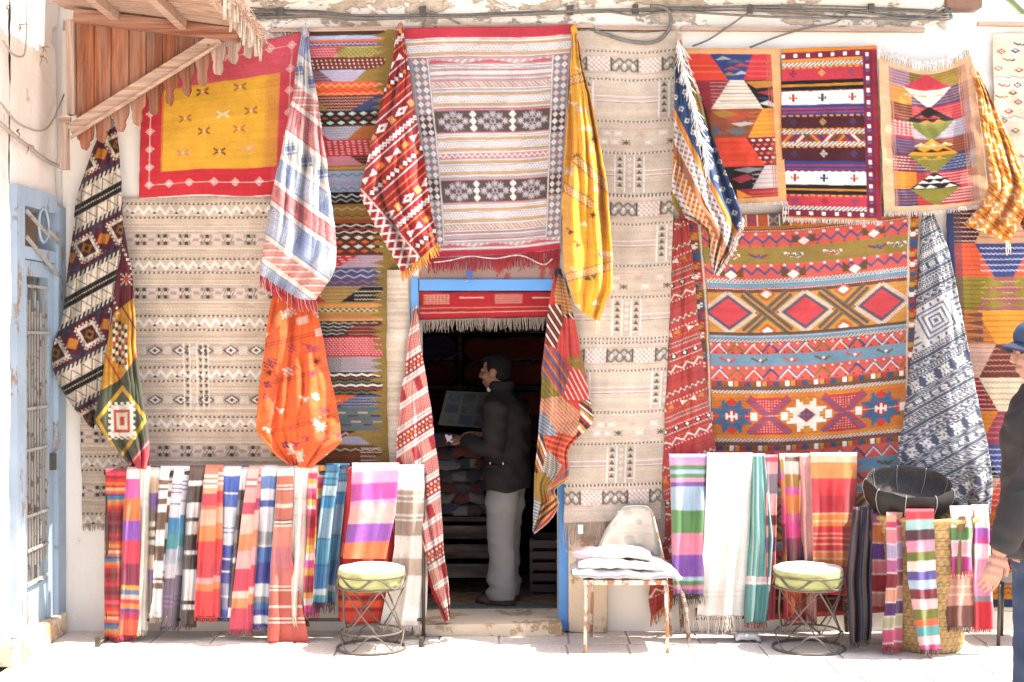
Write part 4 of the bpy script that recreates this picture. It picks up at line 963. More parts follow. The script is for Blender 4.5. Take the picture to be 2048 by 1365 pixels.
        for k, x in enumerate((84, 242, 400)):
            c.dia(x, cy, 54, 37, '#c8361e' if k != 1 else '#c9861f'); q = W if k == 1 else '#3f6484'
            c.rect(x-54, cy-8, x-40, cy+8, q if k == 1 else W); c.rect(x+40, cy-8, x+54, cy+8, q if k == 1 else W)
            c.stamp(x, cy, STAR, 5.4, {'#': q}, 7.0); c.dia(x, cy, 20, 15, '#b5302c'); c.stamp(x, cy, ["..#..", "#.#.#", "#####", "#.#.#", "..#.."], 4, {'#': W if k != 1 else '#3f5a80'}, 5)
    stars(779)
    b(853, 861, '#cf7f1c'); wd(864); b(868, 875, BR); blk(880); b(886, 912, CO); mz(899); b(912, 938, BL)
    for k, x in enumerate(range(78, 450, 66)): c.stamp(x, 925-O, LIZ, 2.4, {'#': ('#c8443c', '#6f5a2a')[k % 2]}, 2.6)
    b(938, 962, CO); mz(950); wd(965); b(968, 978, BL); dot(980); diamonds(984); wd(1073); b(1077, 1087, BL); b(1087, 1110, CO); mz(1098); b(1110, 1135, OL); b(1135, 1160, CO); mz(1148); wd(1163); b(1166, 1215, '#7a2c28')
    for xa, xb in ((0, a), (b_, 473)):
        c.rect(xa, 0, xb, 820, '#8f2f2a')
        for k, y in enumerate(range(0, 820, 20)):
            c.rect(xa, y, xb, y+17, ('#a93a30', '#6f5428', '#b5362e', '#3d5674', '#a9651f')[k*2 % 5]); c.stamp((xa+xb)/2, y+9, ["#..#", ".##.", "####", ".##."], 3.2, {'#': (W, '#35507a', '#c98a2a')[k % 3]}, 5)
        c.rect(xb-6 if xa == 0 else xa, 0, xb-2 if xa == 0 else xa+4, 820, '#cdbfa8'); c.dash(410, 1, 1, W)
    return c.finish(.06, .07, 10)
def pat_hex():
    """hexagon rug at the right end w 300 h 790"""
    c = Cv(300, 790, '#7c1e26'); cols = ['#4e1a20', '#d9562a', '#8f7a22', '#c9742a', '#c9a08a', '#8a1f2a', '#dd8410', '#2a2025', '#c7a98e', '#b32a2a', '#7c1e26', '#c8372c']
    mids = ['#c99a78', '#38437c', '#9b5a58', '#e4960f', '#6d2f28', '#d9c7a8', '#9a3a58', '#3f4a80', '#c8402c', '#c76a1c', '#39447a', '#8f7a22']
    for k in range(12):
        y = k*66
        c.rect(0, y, 300, y+66, cols[k]); c.squig(0, y+3, 130, y+64, ('#e2cfc0', '#a53a20', '#5e5418', '#6a4a4a', '#a5766a', '#e8c0b0', '#a35a10', '#c9b7b0', '#8f7060', '#e7a08a', '#d8a89a', '#f0b0a0')[k], gap=9, per=8)
        up = k % 2 == 0
        for x in (112, 262):
            c.poly([(x-20, y), (x+20, y), (x+58, y+66), (x-58, y+66)] if up else [(x-58, y), (x+58, y), (x+20, y+66), (x-20, y+66)], mids[k]); 
        c.squig(64, y+4, 160, y+64, ('#8a5a48', '#d8dcec', '#c8b060', '#a4560c', '#c99a80', '#8c6a3a', '#e08a3a', '#d0d4e8', '#f0b0a0', '#7a3a10', '#d0d4e8', '#5e5418')[k], gap=11, per=9, amp=1.2)
        if k == 3:
            for q in range(4): c.dias(y+9+q*16, 60, 34, 5, '#6f4a48', 0, 66, 30)
        if k == 2:
            for q in range(3): c.dias(y+14+q*20, 66, 33, 8, '#8f7a2a', 70, 170, 10)
    c.rect(0, 0, 13, 790, '#2f3a68'); c.rect(13, 0, 28, 790, '#5a3f50', .6)
    c.rect(0, 640, 300, 790, '#a82026'); 
    for k, y in enumerate(range(650, 730, 14)): c.rect(0, y, 300, y+5, ('#231a1c', '#d8741f', '#e8d8c8')[k % 3], .9); c.dash(y+8, 12, 3, '#f0d8c8', .5)
    c.tris(716, 740, 60, '#6b4a20'); c.rect(0, 738, 300, 766, '#d98a18'); c.zig(744, 2, 12, 2, '#8a3a18'); c.zig(754, 2, 12, 2, '#8a3a18'); c.rect(0, 766, 300, 782, '#2a3d6c'); c.rect(0, 782, 300, 790, '#e6dccf')
    return c.finish(.05, .06, 12)

# --- patterns woven at an angle, for the rugs that hang from a corner
def pat_berber():
    """burgundy, cream and black bands w 420 h 700; t runs across the bands"""
    c = Cv(460, 760, '#5c1f2b'); W, K = '#dfcfb8', '#24201f'
    for k in range(5):
        y = k*152
        c.rect(0, y, 460, y+70, '#5c1f2b'); c.rect(0, y, 460, y+3, '#31405a'); c.rect(0, y+67, 460, y+70, '#31405a')
        for x in range(30, 460, 78):
            c.dia(x+39, y+35, 39, 33, '#35405c'); c.dia(x+39, y+35, 33, 27, '#5c1f2b'); c.dia(x+39, y+35, 16, 13, '#c4771f')
            c.rect(x-24, y+10, x+24, y+60, W); c.check(x-24, y+10, x+24, y+60, 4, 4, '#5c1f2b'); c.rect(x-19, y+15, x+19, y+55, W); c.rect(x-14, y+20, x+14, y+50, '#4c1a20'); c.dia(x, y+35, 12, 12, '#8a5a22'); c.dia(x, y+35, 5, 5, '#24201c')
        for yy in (y+70, y+144): c.rect(0, yy, 460, yy+8, K); c.hatch(0, yy, 460, yy+8, 10, W, 1, .45)
        c.rect(0, y+78, 460, y+144, W)
        for x in range(0, 460, 24): c.line(x, y+80, x+12, y+100, 2, '#6b5a4c'); c.line(x+24, y+80, x+12, y+100, 2, '#6b5a4c'); c.line(x, y+142, x+12, y+122, 2, '#6b5a4c'); c.line(x+24, y+142, x+12, y+122, 2, '#6b5a4c')
        c.rect(0, y+101, 460, y+121, K); c.dash(111, 5, 1.8, W, .6); c.dash(y+111, 5, 1.8, W, .6)
    return c.finish(.05, .07, 13)
def pat_saffron():
    """yellow above, moss green below, red hem  w 130 h 520 (upright)"""
    c = Cv(130, 500, '#d99a1a'); W = '#f3ead9'
    c.poly([(0, 0), (130, 0), (130, 120), (40, 190), (0, 190)], '#6d1f2c'); 
    for k in range(8): c.rect(55+k*4, 50+k*9, 61+k*4, 55+k*9, W); c.rect(50-k*4, 185-k*10, 55-k*4, 189-k*10, W)
    c.stamp(68, 120, AST, 3.4, {'#': '#e9dcc0'}); c.dia(68, 120, 8, 7, '#d0442c')
    c.stamp(98, 165, AST, 3.0, {'#': '#4a3010'})
    c.line(50, 160, 20, 260, 3, '#7a2a1a'); c.line(50, 160, 100, 240, 3, '#7a2a1a'); c.line(100, 240, 60, 330, 4, '#c2472c'); c.line(20, 260, 60, 330, 4, '#c2472c')
    for k in range(11):
        for j in range(5): c.rect(40+j*6, 195+k*8+j*4, 45+j*6, 202+k*8+j*4, ('#f3ead9', '#c63a2c', '#3f6a4c', '#f3ead9', '#2f2a26')[(k+j*2) % 5])
    c.poly([(130, 215), (130, 460), (70, 500), (0, 430), (0, 350), (55, 320)], '#474a38')
    c.poly([(60, 330), (112, 400), (55, 482), (5, 400)], '#d8a820'); c.poly([(60, 342), (103, 400), (55, 470), (14, 400)], '#565a46')
    c.check(32, 365, 86, 440, 6, 6, W); c.rect(37, 372, 81, 434, W); c.rect(43, 380, 75, 426, '#c64a44'); c.rect(48, 386, 70, 420, '#d8d0b8'); c.rect(55, 394, 64, 412, '#b83a3a')
    c.poly([(130, 420), (130, 500), (60, 500)], '#c81e38'); c.line(66, 500, 130, 425, 2, '#f0c8c0'); c.poly([(0, 420), (0, 440), (60, 500), (75, 500)], '#d8b8b0'); c.line(0, 425, 70, 500, 5, '#4a4a36')
    for k in range(12): c.rect(3+k*5.4, 430+k*5.8, 7+k*5.4, 434+k*5.8, '#b83050')
    return c.finish(.05, .06, 14)
def pat_denim():
    """blue, white and red bands  w 300 h 560"""
    c = Cv(420, 560, '#e9e1da'); B1, RD, W = '#5f78a8', '#d0616a', '#f3ece4'
    y = 0; k = 0
    seq = [('r', 34), ('b', 40), ('b2', 34), ('rs', 30), ('r', 44), ('b2', 36), ('b', 40), ('r', 30), ('b', 52), ('rs', 32), ('b', 44), ('r', 34), ('b2', 40), ('b', 50), ('r', 40)]
    for t, h_ in seq:
        if t == 'r': c.rect(0, y, 420, y+h_, RD); c.hatch(0, y+3, 420, y+h_-3, 5, '#e9b4ae', .6, .35); [c.line(x, y+5, x+8, y+20, 1.6, '#6a3040') for x in range(10, 420, 24)]
        elif t == 'rs': c.rect(0, y, 420, y+h_, '#e0958a'); c.hatch(0, y, 420, y+h_, 24, W, 1.4, .3); c.hatch(0, y, 420, y+h_, 24, '#b8323e', 1.4, .1)
        elif t == 'b': c.rect(0, y, 420, y+h_, '#7d92b8'); c.lat(0, y+2, 420, y+h_-2, 5, 5, .2, '#e6e6ec'); [c.rect(x, y+2, x+58, y+h_-2, '#6f86b4', .6) for x in range(30, 420, 130)]
        else: c.rect(0, y, 420, y+h_, '#c9c6cc'); [c.dia(x, y+h_/2, 17, h_/2-2, B1) for x in range(14, 420, 40)]; c.lat(0, y, 420, y+h_, 20, 20, .06, '#e6cfa0')
        y += h_; c.rect(0, y, 420, y+9, '#f2e4d8'); y += 9
    return c.finish(.05, .07, 15)
def pat_crimson():
    """deep red with white and orange motifs  w 420 h 420; t across"""
    c = Cv(440, 460, '#9c1420'); W, Og = '#f5ece4', '#e8830f'
    y = 4; k = 0
    while y < 455:
        c.rect(0, y, 440, y+2.0, W if k % 2 else '#f08a3a'); y += 10
        if k % 5 == 0:
            for x in range(0, 440, 52): c.dia(x+14, y+7, 15, 7, W, 4); c.dia(x+14, y+7, 6, 3, '#9c1420'); c.rect(x+34, y, x+46, y+14, Og); c.lat(x+34, y, x+46, y+14, 6, 6, .2, '#f5c070')
        elif k % 5 == 1:
            c.rect(0, y+5, 440, y+7.2, W); c.zig(y+7, 4.5, 18, 2.2, W); c.zig(y+7, 4.5, 18, 2.2, W, ph=9)
        elif k % 5 == 2:
            for x in range(8, 440, 64): c.poly([(x, y), (x+16, y+7), (x, y+14)], W); c.poly([(x+32, y), (x+16, y+7), (x+32, y+14)], W); c.rect(x+40, y+2, x+54, y+12, Og)
        elif k % 5 == 3:
            for x in range(0, 440, 22): c.rect(x, y+1, x+11, y+13, '#2e1a20'); c.dia(x+5.5, y+7, 5, 6, W); c.dia(x+16, y+7, 4, 6, W if x % 44 else Og)
        else:
            c.rect(0, y+5, 440, y+7.0, '#f08a3a')
        y += 18; k += 1
    # end border: white lattice
    c.rect(0, 0, 64, 460, '#a01622'); c.lat(4, 0, 58, 460, 27, 20, .12, W); c.rect(58, 0, 61, 460, '#f3d3d0'); c.rect(2, 0, 4.5, 460, '#f3d3d0')
    return c.finish(.05, .05, 16)
def pat_orange():
    c = Cv(260, 460, '#ee6210'); W, K, Pu = '#f3dfd0', '#6b1c16', '#a83a5a'
    g = random.Random(5)
    for k in range(62):
        x, y = g.uniform(20, 240), g.uniform(30, 420); t = k % 6; q = (W, K, Pu, W, '#7a2a50', W)[g.randrange(6)]
        if t == 0: c.stamp(x, y, AST, 2.2, {'#': q}, 2.8)
        elif t == 1: c.poly([(x-10, y+7), (x+10, y+7), (x, y-8)], q); c.lat(x-10, y-8, x+10, y+7, 6, 6, .14, '#ee6210')
        elif t == 2: c.hatch(x-12, y-7, x+12, y+7, 5, q, 1, .6)
        elif t == 3: c.check(x-9, y-8, x+9, y+8, 4.5, 4, q)
        elif t == 4: c.stamp(x, y, ["#.#.", "####", "#.#.", "####", ".#.#"], 3, {'#': q})
        else: c.stamp(x, y, ["##....", "#.#...", "..####", "..###.", "..##.."], 2.8, {'#': q})
    for y in (35, 130, 205, 300): c.rect(0, y, 260, y+1.6, '#8f2410'); c.rect(0, y+5, 260, y+6.4, '#8f2410')
    c.line(18, 395, 60, 375, 4, '#f0b8ac'); 
    c.zig(408, 12, 46, 4, '#f0b8ac'); c.rect(0, 424, 260, 426, '#8f2410')
    return c.finish(.05, .05, 17)
def pat_rose():
    """coral and white diagonal bands w 300 h 620"""
    c = Cv(360, 640, '#d06058'); W = '#f4ebdf'
    y = 0; k = 0
    while y < 640:
        c.rect(0, y, 360, y+11, W); c.rect(0, y+4.5, 360, y+5.6, '#a84a44'); y += 12
        if k % 3 == 0: c.rect(0, y, 360, y+26, '#cf5a52'); c.lat(0, y, 360, y+26, 7, 7, .16, '#eda59a')
        elif k % 3 == 1:
            c.rect(0, y, 360, y+26, '#b8323a')
            for x in range(0, 360, 9): c.rect(x, y+4, x+5, y+8, W); c.rect(x+3, y+11, x+8, y+15, '#f0a040'); c.rect(x, y+18, x+5, y+22, W)
        else: c.rect(0, y, 360, y+26, '#d57a6c'); c.hatch(0, y, 360, y+26, 6, '#e9b09c', 1, .5); [c.poly([(x, y), (x+14, y), (x+7, y+26), (x-7, y+26)], '#b8323a') for x in range(0, 360, 40)]
        y += 26; k += 1
    return c.finish(.05, .06, 18)
def pat_patchwork():
    """patches of stripes w 160 h 540 (upright)"""
    c = Cv(170, 540, '#c8402c')
    def patch(pts, base, line=None, ang=0, gap=6, th=.4):
        c.poly(pts, base)
        if line:
            xs = [p[0] for p in pts]; ys = [p[1] for p in pts]
            q = c.win(min(xs), min(ys), max(xs), max(ys))
            if q is None: return
            a, X, Y = q; m = np.zeros(X.shape, bool)
            for (xa, ya), (xb, yb) in zip(pts, pts[1:]+pts[:1]):
                if ya != yb: m ^= ((ya > Y) != (yb > Y)) & (X < (xb-xa)*(Y-ya)/(yb-ya)+xa)
            ca, sa = math.cos(ang), math.sin(ang)
            for j, l in enumerate(line if isinstance(line, list) else [line]):
                t = ((-X*sa+Y*ca)/(gap*len(line if isinstance(line, list) else [line]))-j/len(line if isinstance(line, list) else [1])) % 1
                a[m & (t < th/len(line if isinstance(line, list) else [1]))] = lin(l)
    W = '#efe3d4'
    patch([(30, 0), (70, 0), (75, 40), (52, 28)], '#4a3a4c')
    patch([(20, 30), (52, 28), (60, 80), (22, 80)], '#d8382a')
    patch([(55, 20), (100, 60), (105, 100), (55, 105), (45, 60)], '#d99a5c', '#8a5230', .2, 7, .25)
    patch([(20, 80), (60, 80), (68, 170), (30, 160)], '#4a1d1c', [W, '#8a3a30'], 1.0, 6, .6)
    patch([(62, 100), (110, 95), (118, 140), (90, 150)], '#4a1d1c', W, .9, 9, .3)
    patch([(66, 105), (90, 110), (120, 180), (60, 185), (52, 160)], '#d84a42')
    patch([(15, 150), (55, 175), (82, 225), (60, 265), (8, 240)], '#7d4460', ['#c87a3a', '#55608a', '#b8503c'], 1.0, 5, .75)
    patch([(8, 200), (60, 262), (30, 290), (5, 285)], '#8a7a24', '#5e5418', .9, 8, .2)
    patch([(70, 185), (125, 180), (135, 240), (95, 235)], '#8a7a24', '#c06a4a', .9, 7, .25)
    patch([(80, 205), (100, 210), (132, 262), (128, 270), (62, 270)], '#d3342c', W, 1.1, 9, .22)
    patch([(10, 270), (60, 262), (104, 300), (95, 345), (30, 330)], '#dfa07a', '#a85a3c', .8, 6, .3)
    patch([(95, 275), (130, 268), (140, 325), (110, 330)], '#3a2420', [W, '#d08a2c', '#6a2a26'], .7, 5, .6)
    patch([(100, 290), (142, 330), (110, 362), (90, 345)], '#c8642a', ['#2f2a40', '#d9a51f', W, '#a8281f'], .8, 6, .95)
    patch([(5, 285), (30, 300), (60, 352), (22, 368), (6, 350)], '#68809a', '#c9c2b0', .6, 6, .3)
    patch([(25, 340), (95, 345), (108, 365), (60, 402), (30, 370)], '#c02832', '#e0761f', .3, 11, .4)
    patch([(0, 320), (25, 345), (40, 420), (0, 420)], '#7a2c22', [W, '#d09024', '#5c241c'], 1.2, 6, .7)
    patch([(35, 370), (62, 402), (38, 445), (15, 430)], '#d8cdbd', '#6a5a4c', .5, 4, .45)
    patch([(0, 420), (25, 415), (48, 440), (20, 485), (0, 470)], '#9a8a26', '#c85a2c', .4, 8, .25)
    patch([(40, 440), (80, 400), (100, 430), (60, 470), (30, 478)], '#8a5a3a', ['#d58a3a', '#5a6a80', '#b83a2c'], -.6, 5, .8)
    patch([(0, 460), (22, 480), (5, 540), (0, 540)], '#6a7f94', W, .4, 6, .3)
    patch([(20, 480), (70, 450), (60, 480), (10, 530)], '#b8622c', ['#3a2420', '#d8a040'], -.7, 5, .7)
    patch([(20, 520), (80, 455), (120, 410), (130, 430), (70, 480), (0, 540)], '#c81f26')
    return c.finish(.05, .06, 19)
def pat_sun():
    c = Cv(260, 680, '#f3ad10'); W, K = '#f6e3c0', '#6a3a1a'; g = random.Random(9)
    for k in range(70):
        x, y = g.uniform(20, 240), g.uniform(20, 660); q = (W, K, W, '#b0302a', '#d9b0a8', '#5b6a3a')[g.randrange(6)]; t = k % 5
        if t == 0: c.stamp(x, y, AST, 2.2, {'#': q}, 2.6)
        elif t == 1: c.stamp(x, y, LIZ, 2, {'#': q}, 1.8)
        elif t == 2: c.hatch(x-12, y-5, x+12, y+5, 4, q, 1, .55)
        elif t == 3: c.stamp(x, y, ["##....", "#.#...", "..####", "..###.", "..##.."], 2.6, {'#': q})
        else: c.poly([(x-8, y+5), (x+8, y+5), (x, y-6)], q)
    for x0, y0, x1, y1 in ((20, 170, 120, 120), (120, 120, 250, 190), (10, 330, 140, 390), (90, 300, 240, 400), (60, 560, 200, 500)):
        c.line(x0, y0, x1, y1, 16, '#f3cf8a')
        q = c.win(min(x0, x1)-10, min(y0, y1)-10, max(x0, x1)+10, max(y0, y1)+10); a, X, Y = q
        L = math.hypot(x1-x0, y1-y0); t = ((X-x0)*(x1-x0)+(Y-y0)*(y1-y0))/L; n_ = (-(X-x0)*(y1-y0)+(Y-y0)*(x1-x0))/L
        m = (np.abs(n_) < 8) & (t > 0) & (t < L) & ((np.floor(t/4)+np.floor(n_/4)) % 2 == 0); a[m] = lin('#e08a1e')
        m = (np.abs(np.abs(n_)-8) < .9) & (t > 0) & (t < L); a[m] = lin('#a8501c')
    return c.finish(.05, .05, 20)
def pat_navyflap():
    """blue, orange and cream bands w 260 h 520; bands run along s"""
    c = Cv(560, 420, '#35507c'); W = '#f1e6d6'
    seq = [('#35507c', 24), ('#e08a1c', 9), ('#d8c7b4', 22), ('#a8663a', 12), ('#e0922c', 22), ('#e6d8c4', 14), ('#8f7a24', 14), ('#35507c', 18)]
    y = 0; k = 0
    while y < 420:
        col, h_ = seq[k % 8]; c.rect(0, y, 560, y+h_, col)
        if col == '#35507c': [(c.dia(x, y+h_/2, 6, 7, W), c.dia(x, y+h_/2, 2.6, 3.4, '#35507c')) for x in range(12, 560, 26)]
        elif col in ('#e0922c', '#d8c7b4', '#e6d8c4'): c.hatch(0, y, 560, y+h_, 15, ('#a8502a', '#8f6a7a', '#b8502c')[k % 3], 1.2, .4); c.hatch(0, y, 560, y+h_, 15, W, -1.2, .25)
        elif col == '#8f7a24': [c.dia(x, y+h_/2, 5, 6, '#c8382c') for x in range(20, 560, 44)]; 
        y += h_; k += 1
    return c.finish(.05, .07, 21)
def pat_amber():
    c = Cv(300, 420, '#eb930c'); W = '#f6e6c4'
    for k in range(9):
        y = 10+k*46
        c.zig(y, 5, 20, 3, W); c.rect(0, y+10, 300, y+12, '#8a4a14'); c.dash(y+17, 26, 4, '#b5581c', .5); c.dash(y+17, 26, 3, W, .25, ph=13); c.rect(0, y+23, 300, y+25, '#8a4a14')
        for x in range(0, 300, 34): c.dia(x+10, y+33, 8, 5, W); c.rect(x+22, y+30, x+30, y+36, W)
    return c.finish(.05, .05, 22)
def pat_rust():
    """brick red rug with fine banded motifs w 400 h 860"""
    c = Cv(560, 1180, '#b8403a'); W = '#f0e4d6'; y = 0; k = 0
    while y < 1180:
        t = k % 6
        if t == 0: c.zig(y+8, 4, 16, 2.2, W); c.zig(y+8, 4, 16, 2.2, '#8a5a4a', ph=8)
        elif t == 1: [ (c.poly([(x, y+3), (x+20, y+10), (x, y+17)], W), c.poly([(x+40, y+3), (x+20, y+10), (x+40, y+17)], W), c.poly([(x+44, y+10), (x+62, y+3), (x+62, y+17)], '#d0862a')) for x in range(0, 560, 84)]; c.dash(y, 9, 3.4, W, .45); c.dash(y+20, 9, 3.4, '#d0862a', .45)
        elif t == 2: c.dash(y+4, 4, 2.4, W, .5); c.dash(y+14, 4, 2.4, W, .5); c.zig(y+9, 3, 20, 2, '#6f7f70')
        elif t == 3: [(c.rect(x, y+2, x+14, y+15, '#4b2a26'), c.dia(x+7, y+8, 5, 5, W)) for x in range(0, 560, 30)]; c.rect(0, y, 560, y+1.6, W); c.rect(0, y+16, 560, y+17.6, W)
        elif t == 4: c.zig(y+9, 6, 32, 3.4, W); c.dash(y, 9, 3, '#d0862a', .45); c.dash(y+19, 9, 3, W, .4)
        else: c.dash(y+8, 6, 2.4, '#8f2c2a', .5)
        y += 29; k += 1
    return c.finish(.05, .05, 23)
def pat_indigo():
    """slate blue with white fine bands w 420 h 760"""
    c = Cv(600, 1060, '#4d566a'); W = '#e2ded8'; y = 0; k = 0
    while y < 1060:
        t = k % 9
        c.rect(0, y, 600, y+1.6, W)
        if t == 0: h_ = 22; [c.stamp(x, y+12, ["#.#.#.#", ".#.#.#.", "#.#.#.#", "##.#.##", "#.#.#.#", ".#.#.#.", "#.#.#.#"], 2.2, {'#': W}, 2.5) for x in range(10, 600, 26)]
        elif t == 1: h_ = 10
        elif t == 2: h_ = 14; c.zig(y+8, 3, 10, 2, W)
        elif t == 3: h_ = 16; c.check(0, y+4, 600, y+13, 4, 3, '#d8d4d0')
        elif t == 4: h_ = 10
        elif t == 5: h_ = 18; c.zig(y+9, 5, 22, 2.4, W); c.zig(y+9, 5, 22, 1.6, '#b9b7b8', ph=6)
        elif t == 6: h_ = 13; c.dash(y+7, 8, 5, W, .4, 1)
        elif t == 7 and k > 20: h_ = 36; [c.stamp(x, y+19, TURT, 2.9, {'#': W}, 3.2) for x in range(20, 600, 46)]
        elif t == 7: h_ = 15; c.lat(0, y+3, 600, y+14, 8, 8, .2, W)
        else: h_ = 11; c.dash(y+6, 5, 2, '#c9c7c8', .5)
        y += h_; k += 1
    return c.finish(.04, .06, 24)

# ------------------------------------------------------------------ hang the rugs
def rect4(x0, y0, x1, y1): return ([(x0, y0), (x1, y0)], [(x1, y0), (x1, y1)], [(x0, y1), (x1, y1)], [(x0, y0), (x0, y1)])
def quad(tl, tr_, br, bl, top=None, bottom=None): return (top or [tl, tr_], [tr_, br], bottom or [bl, br], [tl, bl])
def bot(r, *a, **k):
    return fringe(r, edge_d(*root_edges[r.name], 'bottom'), *a, **k)

r = rug('beige_kilim', 'beige kilim with brown and white zigzag bands under the red and yellow rug', quad((243, 396), (625, 396), (640, 948), (243, 948)), pat_beige(385, 560), flatd(.022, .012, 3))
r = rug('beige_kilim', 'beige kilim scrap with black dashes at the foot of the left corner', quad((160, 790), (345, 790), (345, 1048), (165, 1048)), pat_beige(185, 260, 31), flatd(.016, .006, 4)); bot(r, 14, '#b7a48e')
r = rug('red_yellow_rug', 'red rug with a yellow centre and small flower motifs beneath the awning', quad((282, 128), (618, 62), (603, 388), (278, 399), None, [(278, 399), (400, 392), (500, 394), (603, 386)]), pat_redyellow(), flatd(.05, .014, 5, .0)); bot(r, 5, '#f1e6da', per=2.0, spread=.5); fringe(r, edge_d(*root_edges[r.name], 'top'), 9, '#f1e6da', per=6, direction=(0, -1), spread=1.2)
r = rug('sampler_rug', 'tall narrow rug of many coloured bands with saw-tooth olive edge left of the doorway', quad((606, 62), (803, 58), (797, 938), (600, 938)), pat_sampler(), flatd(.038, .010, 6))
r = rug('rolled_rug', 'pale beige rolled rug standing against the left door jamb', ([(774, 540), (818, 540)], [(818, 540), (821, 700), (816, 935)], [(776, 935), (816, 935)], [(774, 540), (772, 700), (776, 935)]), Cv(44, 395, '#d6c6b1').stripes(0, 0, 44, 395, ['#d6c6b1', '#cdbba5', '#dccfbd'], 3).finish(.04, .06), lambda U, V, px, py: .03+.05*np.sqrt(np.clip(1-(2*U-1)**2, 0, 1)))
r = rug('grey_striped_rug', 'grey, mustard and white striped rug with dark snowflake bands above the doorway', ([(806, 58), (900, 54), (1050, 54), (1146, 48)], [(1146, 48), (1136, 200), (1128, 350), (1120, 498)], [(858, 516), (950, 512), (1040, 508), (1120, 498)], [(806, 58), (826, 200), (845, 350), (858, 516)]), pat_grey(), flatd(.055, .016, 7)); bot(r, 30, '#b3263c', per=2.0, w=2.4, spread=.3)
fringe(r, [(868, 524, .09), (900, 520, .095), (940, 512, .095), (990, 516, .095), (1040, 510, .095), (1085, 528, .09), (1104, 518, .09)], 3, '#f4eee6', per=2.2, w=2.4, name='white_cord')
box('price_tag', P(933, 540, .075), P(945, 558, .072), plain('blue_tag', '#3d4f8c', .6), r)
r = rug('long_beige_rug', 'long sand-coloured rug with lattice panels hanging from roof to pillar', ([(1138, 62), (1200, 62), (1280, 66), (1352, 60)], [(1352, 60), (1350, 300), (1342, 600), (1330, 850), (1323, 1040)], [(1128, 1046), (1220, 1044), (1323, 1040)], [(1138, 62), (1140, 500), (1128, 1046)]), pat_longbeige(), flatd(.05, .012, 8, .045)); bot(r, 44, '#dcc5ae', per=2.4, w=1.4, spread=.25)
box('price_tag', P(1156, 1050, .125), P(1166, 1068, .122), plain('white_tag', '#f4f1ee', .6), r)
r = rug('hexagon_kilim', 'small kilim of blue, orange and cream hexagons, leftmost of three small rugs', quad((1362, 96), (1560, 97), (1573, 402), (1400, 412)), pat_patch1(), flatd(.09, .014, 9, .03)); bot(r, 8, '#f4efe8', per=2.0, spread=.4)
fringe(r, [(1566, 405, .13), (1575, 404, .13)], 42, '#f4efe8', per=4, name='loose_cord')
r = rug('banded_rug', 'red, white and maroon banded rug with checked border, middle of three small rugs', quad((1562, 99), (1753, 90), (1764, 442), (1568, 436)), pat_bands(), flatd(.10, .012, 10, .03)); bot(r, 10, '#f4efe8', per=2.0, spread=.4)
r = rug('triangle_kilim', 'peach-edged kilim of coloured triangles with white top fringe, rightmost of three small rugs', ([(1756, 104), (1800, 120), (1850, 131), (1900, 120), (1941, 98)], [(1941, 98), (1958, 220), (1978, 408)], [(1769, 424), (1870, 420), (1978, 408)], [(1756, 104), (1762, 250), (1769, 424)]), pat_patch2(), flatd(.11, .022, 11, .03)); bot(r, 10, '#f4efe8', per=2.0, spread=.4); fringe(r, edge_d(*root_edges[r.name], 'top'), 14, '#f6f2ec', per=1.8, w=2, spread=.8)
fringe(r, edge_d(*root_edges[r.name], 'top'), 8, '#f6f2ec', per=2.2, w=2, direction=(0, -1), spread=1.2, seed=8)
r = rug('cream_rug', 'cream rug with scattered small red and blue motifs at the right edge', quad((1985, 66), (2170, 66), (2170, 440), (1990, 440)), pat_cream(), flatd(.03, .012, 12))
r = rug('coral_rug', 'large coral rug with red diamonds, blue stripes and star medallions', ([(1358, 424), (1500, 428), (1650, 420), (1838, 396)], [(1838, 396), (1832, 700), (1828, 1222)], [(1392, 1240), (1600, 1236), (1828, 1222)], [(1358, 424), (1380, 700), (1392, 1240)]), pat_red(), flatd(.03, .014, 13))
r = rug('hexagon_rug', 'large rug of red, orange and olive hexagons with blue edge behind the walking person', quad((1893, 420), (2190, 420), (2200, 1226), (1925, 1222)), pat_hex(), flatd(.035, .014, 14)); 
r = rug('door_valance_rug', 'red valance rug with grey fringe hung in the doorway head', quad((839, 583), (1110, 583), (1108, 634), (839, 640)), Cv(270, 55, '#a8141c').hatch(8, 6, 60, 26, 7, '#c9806c', 0, .3).squig(8, 6, 60, 27, '#d8a08c', gap=4).squig(150, 6, 205, 27, '#d8a08c', gap=4).dash(13, 300, 2, '#e8c0b0', .16, 0, 80, 250, 220).dash(14, 400, 2, '#e8c0b0', .12, 0, 225, 270, 175).dash(33, 4, 1.5, '#e0a08c', .5).dash(42, 4, 2, '#e8b8a4', .55, 1).rect(0, 52, 270, 55, '#7a0f18').finish(), flatd(.012, .006, 15))
c_ = None
bot(r, 25, '#a39486', per=1.9, w=2.0, clump=5, spread=.3)

